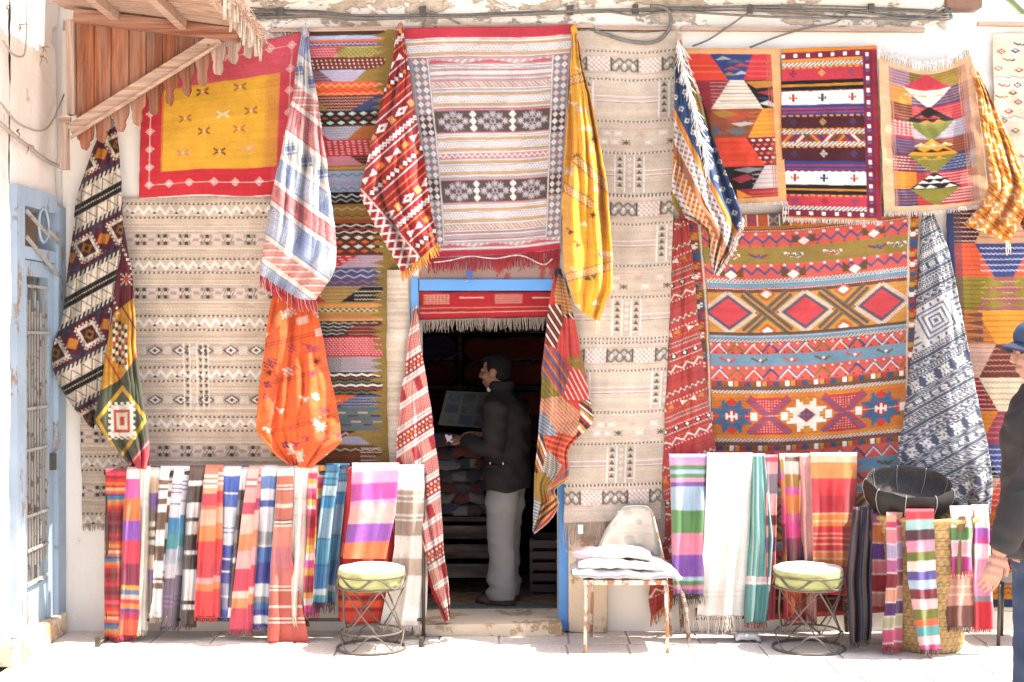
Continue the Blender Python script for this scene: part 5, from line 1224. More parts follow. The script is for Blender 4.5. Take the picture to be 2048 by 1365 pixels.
GK = 'rugs hung by one corner'
root = rug('corner_hung_rug', 'burgundy, cream and black rug bunched in the corner below the awning', ([(214, 246), (232, 248)], [(232, 248), (240, 320), (243, 400), (245, 460), (240, 520), (228, 580), (220, 640), (214, 700), (208, 760), (203, 815), (190, 858)], [(182, 856), (190, 858)], [(214, 246), (192, 285), (172, 340), (152, 400), (144, 470), (132, 560), (124, 640), (108, 690), (107, 740), (132, 795), (182, 856)]), pat_berber(), kited(.08, .16, 1.6, .04, 2, .2), rot(175, 560, -29, 235, 395), group=GK)
root = rug('corner_hung_rug', 'saffron and moss-green rug with jewelled diamonds beside the burgundy one', ([(236, 452), (247, 455)], [(247, 455), (260, 530), (268, 600), (273, 690), (282, 770), (292, 840), (299, 905), (296, 938)], [(262, 936), (296, 938)], [(236, 452), (234, 520), (226, 600), (215, 690), (205, 760), (191, 832), (205, 868), (262, 936)]), pat_saffron(), kited(.11, .27, 1.2, .055, 3, .1), lambda x, y, U, V: (x-185+ (1-V)*0, y-440), group=GK)
root = rug('corner_hung_rug', 'pale blue, white and rose striped rug hung by a corner over red fringe', ([(603, 62), (616, 64)], [(616, 64), (624, 140), (640, 230), (652, 320), (665, 420), (672, 500), (668, 545), (648, 575), (630, 600)], [(520, 548), (560, 575), (600, 598), (630, 600)], [(603, 62), (586, 180), (571, 270), (552, 350), (536, 440), (526, 500), (520, 548)]), pat_denim(), kited(.10, .27, 1.4, .06, 5, .25, .85), rot(595, 330, 36, 205, 262), group=GK)
fringe(root, edge_d(*root_edges[root.name], 'bottom'), 26, '#cf2f46', per=1.8, w=2.4, direction=(.15, 1), spread=.4)
fringe(root, edge_d(*root_edges[root.name], 'bottom')+np.array([0, -4, .012]), 34, '#f0cfc6', per=7, w=1.4, direction=(.2, 1), spread=.5, seed=9)
fringe(root, [(612, 64, .1), (607, 90, .1)], 24, '#c92b3c', per=3, w=6, name='red_tie', direction=(0, 1), spread=.2)
root = rug('corner_hung_rug', 'crimson rug with white and orange motifs and lattice end, left of the grey rug', ([(796, 54), (806, 54)], [(806, 54), (815, 120), (828, 200), (845, 300), (860, 400), (873, 486)], [(803, 545), (840, 518), (873, 486)], [(796, 54), (780, 140), (760, 220), (741, 290), (722, 375), (724, 400), (760, 470), (803, 545)]), pat_crimson(), kited(.09, .25, 1.4, .05, 7, .2, .85), rot(800, 330, -41, 150, 240), group=GK)
fringe(root, edge_d(*root_edges[root.name], 'bottom'), 20, '#ef9a12', per=1.8, w=2.4, direction=(.25, 1), spread=.7)
fringe(root, [(801, 50, .1), (803, 60, .1)], 12, '#e79a1c', per=2, w=4, name='yellow_knot')
root = rug('corner_hung_rug', 'bright orange rug with small woven signs hanging over the left rack', ([(546, 578), (628, 588)], [(628, 588), (641, 650), (654, 720), (666, 780), (677, 832), (683, 872), (682, 885), (664, 902), (640, 922), (622, 938)], [(572, 928), (600, 936), (622, 938)], [(546, 578), (536, 640), (528, 700), (520, 760), (514, 815), (512, 852), (514, 862), (528, 884), (552, 912), (572, 928)]), pat_orange(), kited(.13, .27, 1.4, .085, 4, .15, .7), rot(595, 760, -14, 135, 215), group=GK)
root = rug('corner_hung_rug', 'coral and white striped rug twisted against the left door post', ([(826, 612), (834, 612)], [(834, 612), (846, 720), (857, 780), (867, 850), (876, 930), (882, 1000), (889, 1100), (897, 1180), (900, 1243)], [(896, 1240), (900, 1243)], [(826, 612), (812, 720), (801, 800), (793, 900), (797, 960), (816, 1030), (846, 1110), (870, 1185), (896, 1240)]), pat_rose(), kited(.10, .16, 1.2, .03, 6, .3), rot(845, 900, -33, 178, 330), group=GK)
px, py, d = root_edges[root.name]
fringe(root, [(843, 1100, .2), (868, 1178, .19), (895, 1240, .18)], 9, '#cf1f2e', per=1.3, w=3.0, direction=(-.6, .6), name='red_hem', spread=.2)
root = rug('corner_hung_rug', 'patchwork striped rug twisted at the right side of the doorway', ([(1108, 536), (1122, 536)], [(1122, 536), (1140, 600), (1152, 650), (1166, 720), (1180, 800), (1185, 845), (1155, 878), (1137, 905), (1136, 955), (1108, 978), (1116, 1008), (1098, 1040), (1068, 1066)], [(1064, 1064), (1068, 1066)], [(1108, 536), (1100, 600), (1092, 660), (1085, 730), (1082, 800), (1076, 870), (1070, 940), (1067, 1000), (1064, 1064)]), pat_patchwork(), kited(.11, .14, 1.5, .035, 8, .2), lambda x, y, U, V: (x-1062, y-530), group=GK)
fringe(root, [(1135, 940, .2), (1136, 958, .2), (1108, 979, .2), (1116, 1008, .2), (1098, 1040, .2), (1068, 1066, .2)], 4, '#efe6d8', per=1.0, w=3, name='white_binding', direction=(.5, .5))
root = rug('corner_hung_rug', 'glowing yellow rug with bird and star motifs hung beside the long beige rug', ([(1144, 58), (1153, 60)], [(1153, 60), (1165, 130), (1185, 210), (1201, 300), (1215, 380), (1222, 460), (1226, 565), (1212, 606), (1198, 642)], [(1150, 610), (1175, 632), (1198, 642)], [(1144, 58), (1140, 150), (1132, 260), (1127, 350), (1125, 430), (1129, 540), (1150, 610)]), pat_sun(), kited(.11, .30, 1.4, .08, 9, .15, .85), rot(1175, 350, 8, 120, 330), group=GK)
fringe(root, [(1190, 640, .3), (1197, 642, .3)], 26, '#f6e2b0', per=3, w=2.4, name='tassel')
fringe(root, [(1152, 62, .12), (1160, 100, .13)], 18, '#f0c8a0', per=5, w=2, name='top_tassel', direction=(.4, 1))
root = rug('corner_hung_rug', 'navy and ochre rug folded over with ragged white fringe left of hexagon kilim', ([(1352, 74), (1363, 78)], [(1363, 78), (1380, 130), (1401, 190), (1425, 262), (1446, 330), (1470, 390), (1484, 434), (1466, 492), (1430, 550)], [(1424, 548), (1430, 550)], [(1352, 74), (1349, 200), (1346, 330), (1348, 412), (1384, 440), (1412, 462), (1418, 510), (1424, 548)]), pat_navyflap(), kited(.12, .27, 1.5, .07, 3, .35, .8), rot(1400, 320, 63, 250, 160), group=GK)
fringe(root, [(1356, 80, .2), (1372, 160, .26), (1392, 240, .32), (1412, 320, .35), (1422, 385, .36)], 26, '#f6f2ec', per=1.4, w=2.2, direction=(.25, 1), spread=1.3, jitter=.5)
fringe(root, [(1484, 436, .27), (1466, 492, .27), (1432, 546, .26)], 12, '#f6f2ec', per=2.2, w=3.4, direction=(.5, .6), name='white_hem')
root = rug('corner_hung_rug', 'amber yellow rug with zigzags hung by a corner at far right', ([(1944, 138), (1954, 138)], [(1954, 138), (1976, 185), (2006, 245), (2042, 330), (2066, 385), (2040, 450), (2019, 488)], [(1928, 448), (1975, 468), (2019, 488)], [(1944, 138), (1955, 200), (1968, 280), (1979, 360), (1962, 410), (1928, 448)]), pat_amber(), kited(.13, .20, 1.2, .045, 5, .2), rot(1990, 310, 40, 150, 200), group=GK)
fringe(root, [(2012, 486, .26), (2020, 488, .26)], 24, '#f3e2c0', per=4, w=2.2, name='tassel')
root = rug('corner_hung_rug', 'brick red rug with fine white motifs hanging behind the right rack', ([(1348, 440), (1378, 440)], [(1378, 440), (1388, 540), (1397, 640), (1408, 730), (1420, 820), (1432, 910), (1430, 1030), (1400, 1130), (1346, 1202)], [(1302, 1236), (1346, 1202)], [(1348, 440), (1341, 600), (1335, 720), (1330, 850), (1326, 950), (1328, 1080), (1300, 1180), (1302, 1236)]), pat_rust(), kited(.06, .09, 1.4, .02, 4, .2), rot(1375, 800, -21, 270, 560, 1.3), group=GK)
fringe(root, edge_d(*root_edges[root.name], 'bottom'), 20, '#e28a1c', per=2.2, w=2, spread=.4)
ci = pat_indigo(); s0, t0 = rot(1890, 730, -29, 300, 520, 1.32)(1872, 640, 0, 0)
W_ = '#dcd8d4'; ci.poly([(s0-95, t0-50), (s0+95, t0-50), (s0+95, t0+52), (s0-95, t0+52)], W_)
for k, (a_, c2) in enumerate(((36, '#6a7386'), (31, W_), (26, '#6a7386'), (21, W_), (15, '#6a7386'), (10, W_), (5, '#6a7386'))): ci.rect(s0-a_*1.2, t0-a_, s0+a_*1.2, t0+a_, c2)
for k in range(8): ci.rect(s0-88+k*23, t0-47, s0-82+k*23, t0-38, '#59647c'); ci.rect(s0-88+k*23, t0+40, s0-82+k*23, t0+49, '#59647c')
for k in range(5): ci.rect(s0-84, t0-30+k*15, s0-60, t0-25+k*15, '#59647c'); ci.rect(s0+60, t0-30+k*15, s0+84, t0-25+k*15, '#59647c')
root = rug('corner_hung_rug', 'slate blue and white patterned rug hanging behind the basket', ([(1846, 428), (1868, 428)], [(1868, 428), (1890, 480), (1910, 560), (1927, 645), (1945, 740), (1965, 840), (1980, 920), (1985, 985), (1980, 1034)], [(1900, 1030), (1980, 1034)], [(1846, 428), (1838, 520), (1828, 640), (1818, 740), (1808, 840), (1797, 918), (1840, 985), (1900, 1030)]), ci, kited(.05, .12, 1.2, .03, 2, .2, .8, right=.24), rot(1890, 730, -29, 300, 520, 1.32), group=GK)

# knots and cords that hold the corner-hung rugs to the battens
M_CORD = plain('white_cord', '#ece4da', .9, .1)
for o_ in [o for o in C.objects if o.name.startswith('corner_hung_rug')]:
    px, py, d = root_edges[o_.name]
    x, y, dd = float(px[0].mean()), float(py[0].min()), float(d[0].mean())
    if y > 260: continue
    cl = next(c_ for c_ in o_.children if c_.name.startswith('weave'))
    col = np.empty(4*len(cl.data.vertices), np.float32); cl.data.color_attributes['Col'].data.foreach_get('color', col); cc = col.reshape(-1, 4)[:px.shape[1]*12, :3].mean(0)
    nA, nB = 14, 10; A = np.linspace(0, 2*math.pi, nA+1)[None]; Bq = np.linspace(0, math.pi, nB)[:, None]
    rr = .020*(1+.25*np.sin(3*A+Bq*4)); c0_ = P(x, y+3, dd)
    pts = np.stack([c0_.x+rr*np.sin(Bq)*np.cos(A), c0_.y+rr*np.sin(Bq)*np.sin(A), c0_.z+.034*np.cos(Bq)+0*A], -1)
    grid_mesh('knot', pts, np.broadcast_to(cc, pts.shape).copy(), M_WOOL, o_, 0)
    tube('cord', [P(x-3, y+2, dd+.012), P(x+2, y-6, dd*.7), P(x+1, max(y-16, 44), .035)], .0035, M_CORD, o_, 5)

# ------------------------------------------------------------------ racks, scarves, stools, chair, basket
def scarf(label, xt, xb, yt, yb, bands, db=.26, folds=1.6, amp=.012, mat=M_SATIN, fr=None, frl=12, split=None, shift=0, seed=1, back=None, name='striped_scarf', slant=0, vert=None, xm=None, r=.022, group=None, lean=.03, step=1.9, yb2=None, fold_shade=None):
    """cloth laid over a rail: back drop, turn over the rail, front drop. bands = [(height px, colour), ...] from the rail down"""
    yb2 = yb if yb2 is None else yb2
    back = (.90+.13*((seed*37) % 10)/10) if back is None else back
    L = yb-yt; nf = int(L/step)+2; nb_ = int(L*back/6)+2; na = 8
    w_ = max(abs(xt[1]-xt[0]), abs(xb[1]-xb[0])); nx = max(10, int(w_/step)+2)
    u = np.linspace(0, 1, nx)[None, :]
    vf = np.linspace(0, 1, nf); vb = np.linspace(back, 0, nb_, endpoint=False)
    V = np.concatenate([vb, np.zeros(na), vf])[:, None]; side = np.concatenate([-np.ones(nb_), np.zeros(na), np.ones(nf)])[:, None]
    th = np.concatenate([np.full(nb_, math.pi), np.linspace(math.pi, 0, na+2)[1:-1], np.zeros(nf)])[:, None]
    ease = V**.8
    if xm is None: xl = xt[0]+(xb[0]-xt[0])*ease; xr = xt[1]+(xb[1]-xt[1])*ease
    else:
        xl = np.interp(V, [0, .5, 1], [xt[0], xm[0], xb[0]]); xr = np.interp(V, [0, .5, 1], [xt[1], xm[1], xb[1]])
    px = xl+(xr-xl)*u+3.2*vnoise(u*2+seed, V*2.4+seed, seed)*V+1.5*vnoise(u*1.2+seed, V*7+seed, seed+9)*V+np.where(side < 0, (5+((seed*53) % 7))*(1 if seed % 2 else -1)*V, 0)
    bot_ = yb+(yb2-yb)*u
    py = yt+(bot_-yt)*V-6*np.sin(th)
    ph = seed*1.37
    cr = np.cos(2*math.pi*(u*folds+ph+.12*V))+.4*np.cos(2*math.pi*(u*folds*2.1+ph*2)+V)
    A = 2.1*amp*(.06+.94*np.minimum(1, V*3.0))
    d = db+r*np.cos(th)+side*.006+np.where(side > 0, lean*V, 0)+np.where(side > 0, 1, .4)*A*cr+.006*vnoise(u*4+seed, V*7, seed+4)*np.minimum(1, V*3)
    if split is not None: d = d-np.where(side > 0, .026*np.clip((u-split)/.06, 0, 1), 0)
    d = d-np.where(side > 0, .030*np.abs(2*u-1)**4*np.minimum(1, V*6), 0)+np.where(side > 0, .014*vnoise(u*1.3+seed*3, V*4.5+seed, seed+7)*np.minimum(1, V*5), 0)
    # colour down the length
    yy = (py-yt+6*np.sin(th))+slant*(u-.5)*w_+1.2*vnoise(u*2+seed, V*5, seed+2)
    if split is not None: yy = yy+np.where(u > split, shift, 0)
    yy = np.clip(yy, 0, None)
    hs = np.array([b[0] for b in bands], float); cc = np.array([lin(b[1]) for b in bands]); tot = hs.sum(); ed = np.cumsum(hs)
    k = np.searchsorted(ed, np.mod(yy, tot-.01), side='right').clip(0, len(bands)-1)
    fine = np.arange(0, tot, .25); lut = cc[np.searchsorted(ed, fine, side='right').clip(0, len(bands)-1)]
    lut = np.stack([np.convolve(np.pad(lut[:, q_], 4, mode='edge'), np.ones(9)/9, 'valid') for q_ in range(3)], 1)
    col = lut[(np.mod(yy, tot-.01)/.25).astype(int).clip(0, len(lut)-1)]
    if vert is not None:
        hv = np.array([b[0] for b in vert], float); cv_ = np.array([lin(b[1]) for b in vert]); ev = np.cumsum(hv)/hv.sum()
        kv = np.searchsorted(ev, np.broadcast_to(u, px.shape)-1e-6, side='right').clip(0, len(vert)-1); col = np.where((k == 0)[..., None], cv_[kv], col)
    if fold_shade is not None: col = np.where((np.broadcast_to(u, px.shape) > fold_shade[0])[..., None], col*np.array(fold_shade[1]), col)  # shade on the turned side of the fold, multiplied into the colour
    g = np.random.default_rng(seed); col = col*(1+g.normal(0, .03, px.shape)[..., None])
    pts = unproj(px, py, d)
    root = empty(name, P(float((xt[0]+xt[1])/2), yt, db), label, 'scarf', group)
    grid_mesh('cloth', pts, col, mat, root, .003)
    if fr:
        e = np.stack([px[-1], np.broadcast_to(py[-1], px[-1].shape), d[-1]], -1)
        fringe(root, e[::max(1, nx//6)], frl, fr, mat, per=1.7, w=1.6, spread=.5, seed=seed)
    return root
def B(s):
    """'12#aabbcc 8#ff0000' -> bands"""
    return [(float(t.split('#')[0]), '#'+t.split('#')[1]) for t in s.split()]
GL, GR, GB = 'scarves on the left rack', 'scarves on the right rack', 'scarves over the basket rim'
red_multi = B('8#e0405a 6#a8202c 7#d8281f 6#e8701c 5#c81f24 6#e8b080 6#e05a1c 5#6a3a86 7#2f7f9a 5#c89060 6#e07a1c 6#d8381c 8#b81f2c 8#8f1a26 9#7a1420 8#a01828 8#6a141e 9#8a1824 7#c01f28 9#981a26 6#d8481c 7#e8901c 5#c0242c 6#e8b888 6#d8601c 5#5a3a80 6#2f7f9a 7#e0701c 6#d83a1c 9#a01a26 9#7a1420 10#9c1a28 8#c0202c 9#8a1622 8#6f1420 12#a01a28')
scarf('dark red scarf with thin orange and purple stripes, leftmost on the left rack', (211, 256), (208, 266), 944, 1276, red_multi, folds=1.2, amp=.014, fr='#c0243a', seed=1, group=GL, mat=M_COTTON)
scarf('pink, orange and purple banded scarf, second from the left on left rack', (254, 279), (231, 281), 940, 1272, B('18#f6e6e0 38#d8489a 46#ee6a22 40#8f48b8 45#d8284a 44#8f1a44 9#e8a82c 10#5a78a8 9#ecc0a0 9#d8304a 10#e8942c 8#7a3a90 14#c02448 34#e05a2c'), folds=1.1, amp=.012, db=.275, fr='#c8204a', seed=2, group=GL)
scarf('plain cream scarf on the left rack', (277, 301), (261, 297), 938, 1262, B('60#f3eadc 3#e6d8c2 14#f3eadc 3#e6d8c2 240#efe4d2'), folds=1.5, fr='#e6d5b8', seed=3, group=GL, mat=M_COTTON)
scarf('tan, purple and brown scarf tucked behind the cream one', (299, 323), (296, 322), 941, 1232, B('14#efe0d0 32#c9a98c 34#6f3f92 22#5f4636 10#d8c6b2 8#4b3a30 12#cdb79f 7#2f2a2a 10#d8c6b2 20#5f4636 30#c2a488 28#5a3a80 60#5f4636'), db=.25, folds=1.2, seed=4, group=GL)
scarf('brown and white checked scarf on the left rack', (321, 350), (297, 333), 938, 1236, B('22#efe8e2 10#7a5a44 6#f1ece6 5#7a5a44 16#f1ece6 12#7a5a44 16#f4efea 36#7a5a44 32#efe9e4 30#6f5040 34#f1ece8 5#7a5a44 5#f1ece6 12#7a5a44 50#f1ece8'), folds=1.0, amp=.014, fr='#cdb9a6', seed=5, group=GL, split=.66, shift=14)
scarf('lilac grey scarf with blue and teal blocks on the left rack', (349, 381), (319, 360), 938, 1254, B('30#e8e2ea 3#7a5a86 5#e6e0ea 3#7a5a86 5#e6e0ea 3#7a5a86 20#e4e0e8 3#7a5a86 8#e6e0ea 18#dcd6e0 33#1f7fb4 30#2f8f98 30#a9b0c4 28#c9c4d2 4#5f4a6a 30#6a5a70 4#8a6a98 6#5f4a60 4#8a6a98 6#5f4a60 4#8a6a98 80#5f5060'), folds=1.1, amp=.014, fr='#4a4654', seed=6, group=GL, split=.6, shift=6)
scarf('dark brown and white banded scarf on the left rack', (380, 412), (359, 386), 936, 1250, B('26#5f4a40 10#f1ece6 34#4f3c34 30#efeae4 8#4f3c34 26#e9e2da 32#3f302a 8#efeae4 30#4a3a32 62#efeae6 8#3f302a 10#efeae4 80#4f3c34'), folds=1.1, amp=.013, fr='#6a4a3a', seed=7, group=GL)
scarf('coral, peach and scarlet banded scarf on the left rack', (411, 448), (387, 441), 936, 1234, B('14#e87a5a 5#f6e0d4 5#e87a5a 5#f6e0d4 5#e87a5a 5#f6e0d4 12#f09a6a 24#d8243c 8#e8604a 32#f0a88c 32#f07a34 40#d81a22 34#c01830 12#ee8a88 14#f07028 60#d81e24'), folds=1.0, amp=.013, db=.28, fr='#d8201f', seed=8, group=GL, split=.7, shift=5)
scarf('royal blue and white striped scarf on the left rack', (447, 483), (438, 470), 938, 1232, B('14#eef0f6 34#2f58b8 3#f0f2f6 26#4a70c4 40#e9edf4 3#5a78c0 6#e9edf4 3#5a78c0 24#e6ebf2 26#2f50b0 3#f0f2f6 22#3a3f90 3#f0f2f6 22#3a48a0 24#9aa0c4 4#e9edf4 24#8a90b8 40#2f48a8'), folds=1.2, fr='#2f4aa8', seed=9, group=GL)
scarf('charcoal and grey scarf squeezed behind the royal blue one', (480, 500), (452, 472), 940, 1236, B('40#e6e2e0 20#5a4e4a 30#8a807c 30#4a403c 26#8f8680 30#5a504a 10#d8d2cc 90#4a403c'), db=.25, folds=1, seed=10, group=GL)
scarf('rose, peach and crimson scarf on the left rack', (498, 527), (458, 506), 937, 1260, B('20#f2b8b0 5#d84a6a 8#f4cfc4 5#d84a6a 30#f09a90 24#c02a54 40#f4b0a0 34#f0804a 36#e8a0a0 44#d8284c 14#f4c0b0 20#f08a4a 60#c82a50'), folds=1.0, db=.275, fr='#c83058', seed=11, group=GL, split=.72, shift=8)
scarf('white, sky blue and navy blocked scarf on the left rack', (524, 556), (504, 541), 936, 1252, B('16#f4f6fa 26#5f88c8 22#e6ecf4 14#3a66b8 50#eef2f8 26#a9b4bc 4#f0f4f8 30#2f70c0 44#26389a 26#e6ecf4 12#8a9098 14#2f78b8 12#26389a 16#eef2f8 40#2a3a98'), folds=1.1, fr='#3a4aa0', seed=12, group=GL)
scarf('rust red scarf with triple cream lines hanging lowest on the left rack', (555, 587), (534, 620), 938, 1284, B('14#f6ece6 18#c46a4c 3#f0d8c8 4#b8543c 3#f0d8c8 4#b8543c 24#c4684c 8#f0c8b0 24#c0604a 3#4a2a26 4#f0d8c8 3#4a2a26 4#f0d8c8 40#d8806a 40#cf6f7a 38#c86a60 3#f0d0c0 4#a84a38 3#f0d0c0 30#b8503c 4#f0d0c0 20#b84a3c 3#f0d0c0 5#a8402c 3#f0d0c0 5#a8402c 50#c04434'), folds=1.0, amp=.014, db=.285, fr='#d8362c', seed=13, group=GL, xm=(544, 583))
scarf('ivory scarf with soft peach bands on the left rack', (585, 619), (569, 612), 936, 1234, B('60#f8f3ec 3#ecd8c4 30#f6f0e8 4#ecd8c4 50#f2e6d8 40#f0e0d0 60#f4eadc 80#efe0cc'), folds=1.4, fr='#efdcc0', frl=20, seed=14, group=GL, mat=M_COTTON)
scarf('tie-dyed pink, yellow and scarlet scarf on the left rack', (617, 652), (604, 640), 936, 1226, B('10#f4d8d0 12#d82a6a 10#f0b040 9#f4d0c8 12#e84a9a 10#d8283a 12#f0b848 8#f4e0d8 12#d82a5a 26#a81c34 20#d8283a 14#f0902c 16#f4c84a 14#f4e4dc 16#e84aa8 14#f0b040 20#c01a4a 14#a81c34 12#f0a848 14#f4dcd4 60#d82a8a'), folds=2.2, amp=.014, fr='#d8306a', seed=15, group=GL, split=.55, shift=22)
scarf('peacock blue satin scarf on the left rack', (652, 699), (626, 671), 933, 1206, B('10#1f6a94 3#0f3a5a 10#3f98b8 3#0f3a5a 10#2f86aa 3#0f3a5a 20#a8c4d0 3#124a70 22#1a86b8 60#8fb0c4 3#0f5a80 50#3a94b4 3#124a70 46#1a78b0 12#d0d4da 12#3a9aa4 30#1a6aa4'), folds=2.0, amp=.016, fr='#1c2026', frl=22, seed=16, group=GL, db=.275, split=.58, shift=8, fold_shade=(.58, (.55, .55, .6)))
scarf('scarlet and plum scarf showing under the wide magenta one', (692, 780), (676, 772), 940, 1244, B('170#c81e24 40#d8281f 6#5a3a86 8#c81e24 7#6a3a86 10#d8241f 10#e85a1c 10#a01820 14#e8501c 8#a01820 60#d8341c'), db=.255, folds=1.3, mat=M_COTTON, seed=17, group=GL, xm=(680, 790))
scarf('wide magenta, peach, purple and orange satin scarf at the right end of left rack', (704, 798), (684, 770), 932, 1118, B('10#f4e0ea 24#e89ac8 34#d03aa4 10#e89ac8 38#f4b0a8 36#8f3fae 44#f0691c'), db=.30, folds=1.2, amp=.016, seed=18, group=GL, xm=(700, 792), slant=.05)
scarf('sheer taupe and white banded scarf at the right end of left rack', (793, 848), (760, 838), 936, 1252, B('44#f2eee9 3#cbb8a8 8#b59c8a 3#e8dcd0 8#b59c8a 3#e8dcd0 24#b09886 4#e8dcd0 6#b09886 3#e8dcd0 30#a89080 46#eadcd2 34#bfa896 60#efe4dc 30#f4eeea 50#e6d8ce'), db=.28, folds=1.5, amp=.014, mat=M_COTTON, fr='#efe6dc', seed=19, group=GL, xm=(788, 850), lean=.0)
# right rack
scarf('purple, green, blue and pink banded scarf, leftmost on the right rack', (1338, 1416), (1348, 1406), 914, 1190, B('9#b48ac8 8#d890b8 9#4f8450 8#9fbcd0 8#4f8450 8#e08aa8 9#6f3f9c 48#9fb8cc 46#48803c 43#e07a98 44#7c3fa4 8#a8c8d8 9#4f8450 8#e07a98 9#7c4a9c 30#3a2c30'), folds=1.3, amp=.013, fr='#2f2628', frl=22, seed=21, group=GR, mat=M_SATIN)
scarf('white cream shawl with long fringe on the right rack', (1414, 1505), (1394, 1489), 912, 1232, B('270#f6efe6 4#ecdcc8 5#f6efe6 4#ecdcc8 60#f4eadf'), folds=1.3, amp=.02, db=.285, fr='#f3e9de', frl=36, seed=22, group=GR, mat=M_SATIN, xm=(1410, 1500), slant=.03)
scarf('teal shawl with fine lengthwise stripes on the right rack', (1502, 1530), (1488, 1532), 913, 1246, B('240#4f9c98 3#f0ece6 8#e8c8c0 5#f0ece6 90#4a8c8a'), folds=1.4, amp=.013, db=.27, fr='#a8323c', seed=23, group=GR, vert=B('3#4f9c98 1.2#c9d8b8 3#3f8a8a 1#d8d8c0 4#5aa8a4 1#c8d4b0 3#3a7f82 1#9cc0b8'), xm=(1497, 1546))
scarf('pink, grey and wine blocked scarf next to the teal shawl', (1529, 1556), (1536, 1552), 915, 1240, B('8#d8284a 24#ee8a90 40#7a6a78 44#f0a0a0 20#7a1c34 24#f09a8a 30#8a3a70 30#f08a80 30#c8246a 70#a81c3c'), db=.25, folds=1, seed=24, group=GR)
scarf('copper, pink and orange silk scarf on the right rack', (1559, 1601), (1568, 1613), 913, 1240, B('6#f4d8c8 26#b8863a 16#e85aa8 36#f08a2c 14#e05a8a 36#e82a8a 16#8a2a3c 32#7a3448 16#a8442c 26#d8862c 60#e85a1c 60#c01c2c'), folds=1.4, amp=.015, fr='#d8321c', seed=25, group=GR, split=.2, shift=-30)
scarf('dusty pink scarf between the copper and the scarlet ones', (1599, 1625), (1611, 1632), 913, 1242, B('330#e8a8a0'), db=.25, folds=1.4, seed=26, group=GR, mat=M_COTTON, fr='#c88a88', frl=18)
scarf('wide scarlet and orange striped shawl, rightmost on the right rack', (1621, 1714), (1630, 1706), 911, 1190, B('14#f6c8a0 3#e87a2c 30#f2903a 34#e0202c 34#c8102a 3#f6c090 12#f08a2c 3#f6c090 9#f08a2c 14#e01c28 3#f0a080 6#e01c28 3#f0a080 9#d81824 3#f0b090 12#d81824 3#f0b090 11#f0862c 3#f6c8a0 14#f0862c 80#d81420'), folds=1.3, amp=.014, db=.28, seed=27, group=GR)
def rack(label, x0, x1, yt, db, yl, foot_py, bent):
    root = empty('clothes_rack', (P((x0+x1)/2, 0, db).x, -db, 0), label, 'rack')
    a, b_ = P(x0, yt, db), P(x1, yt, db); m_ = M_IRON if not bent else worn('rust_spotted_tube', '#9a8b80', '#6b4a38', .5, 20, .7)
    tube('top_rail', [a+Vector((-.02, 0, -.004)), b_+Vector((.02, 0, -.004))], .013, m_, root)
    for p in (a, b_):
        if bent:
            for s in (-1, 1): tube('leg', [p, (p.x+(.01 if p is b_ else .03), p.y+s*.012, .5), (p.x+(.015 if p is b_ else .045), p.y+s*.03, .34), (p.x+(.03 if p is b_ else .07), p.y+s*.13, .22), (p.x+(.05 if p is b_ else .085), p.y+s*.17, .014)], .014, m_, root)
        else:
            tube('post', [p, (p.x, p.y, .02)], .011, m_, root); tube('foot', [(p.x, p.y+.17, .014), (p.x, p.y-.2, .014)], .012, m_, root)
            box('foot_cap', (p.x-.014, p.y-.215, 0), (p.x+.014, p.y-.195, .06), m_, root, 0, .003)
    zl = P(0, yl, db).z
    tube('lower_rail', [(a.x+(.05 if bent else 0), a.y, zl), (b_.x+(.02 if bent else 0), b_.y, zl)], .010, m_, root)
rack('black iron rack crowded with scarves left of the doorway', 215, 847, 945, .26, 1240, 1300, False)
rack('bent tube rack with shawls in front of the large coral rug', 1343, 1690, 918, .26, 1196, 1300, True)

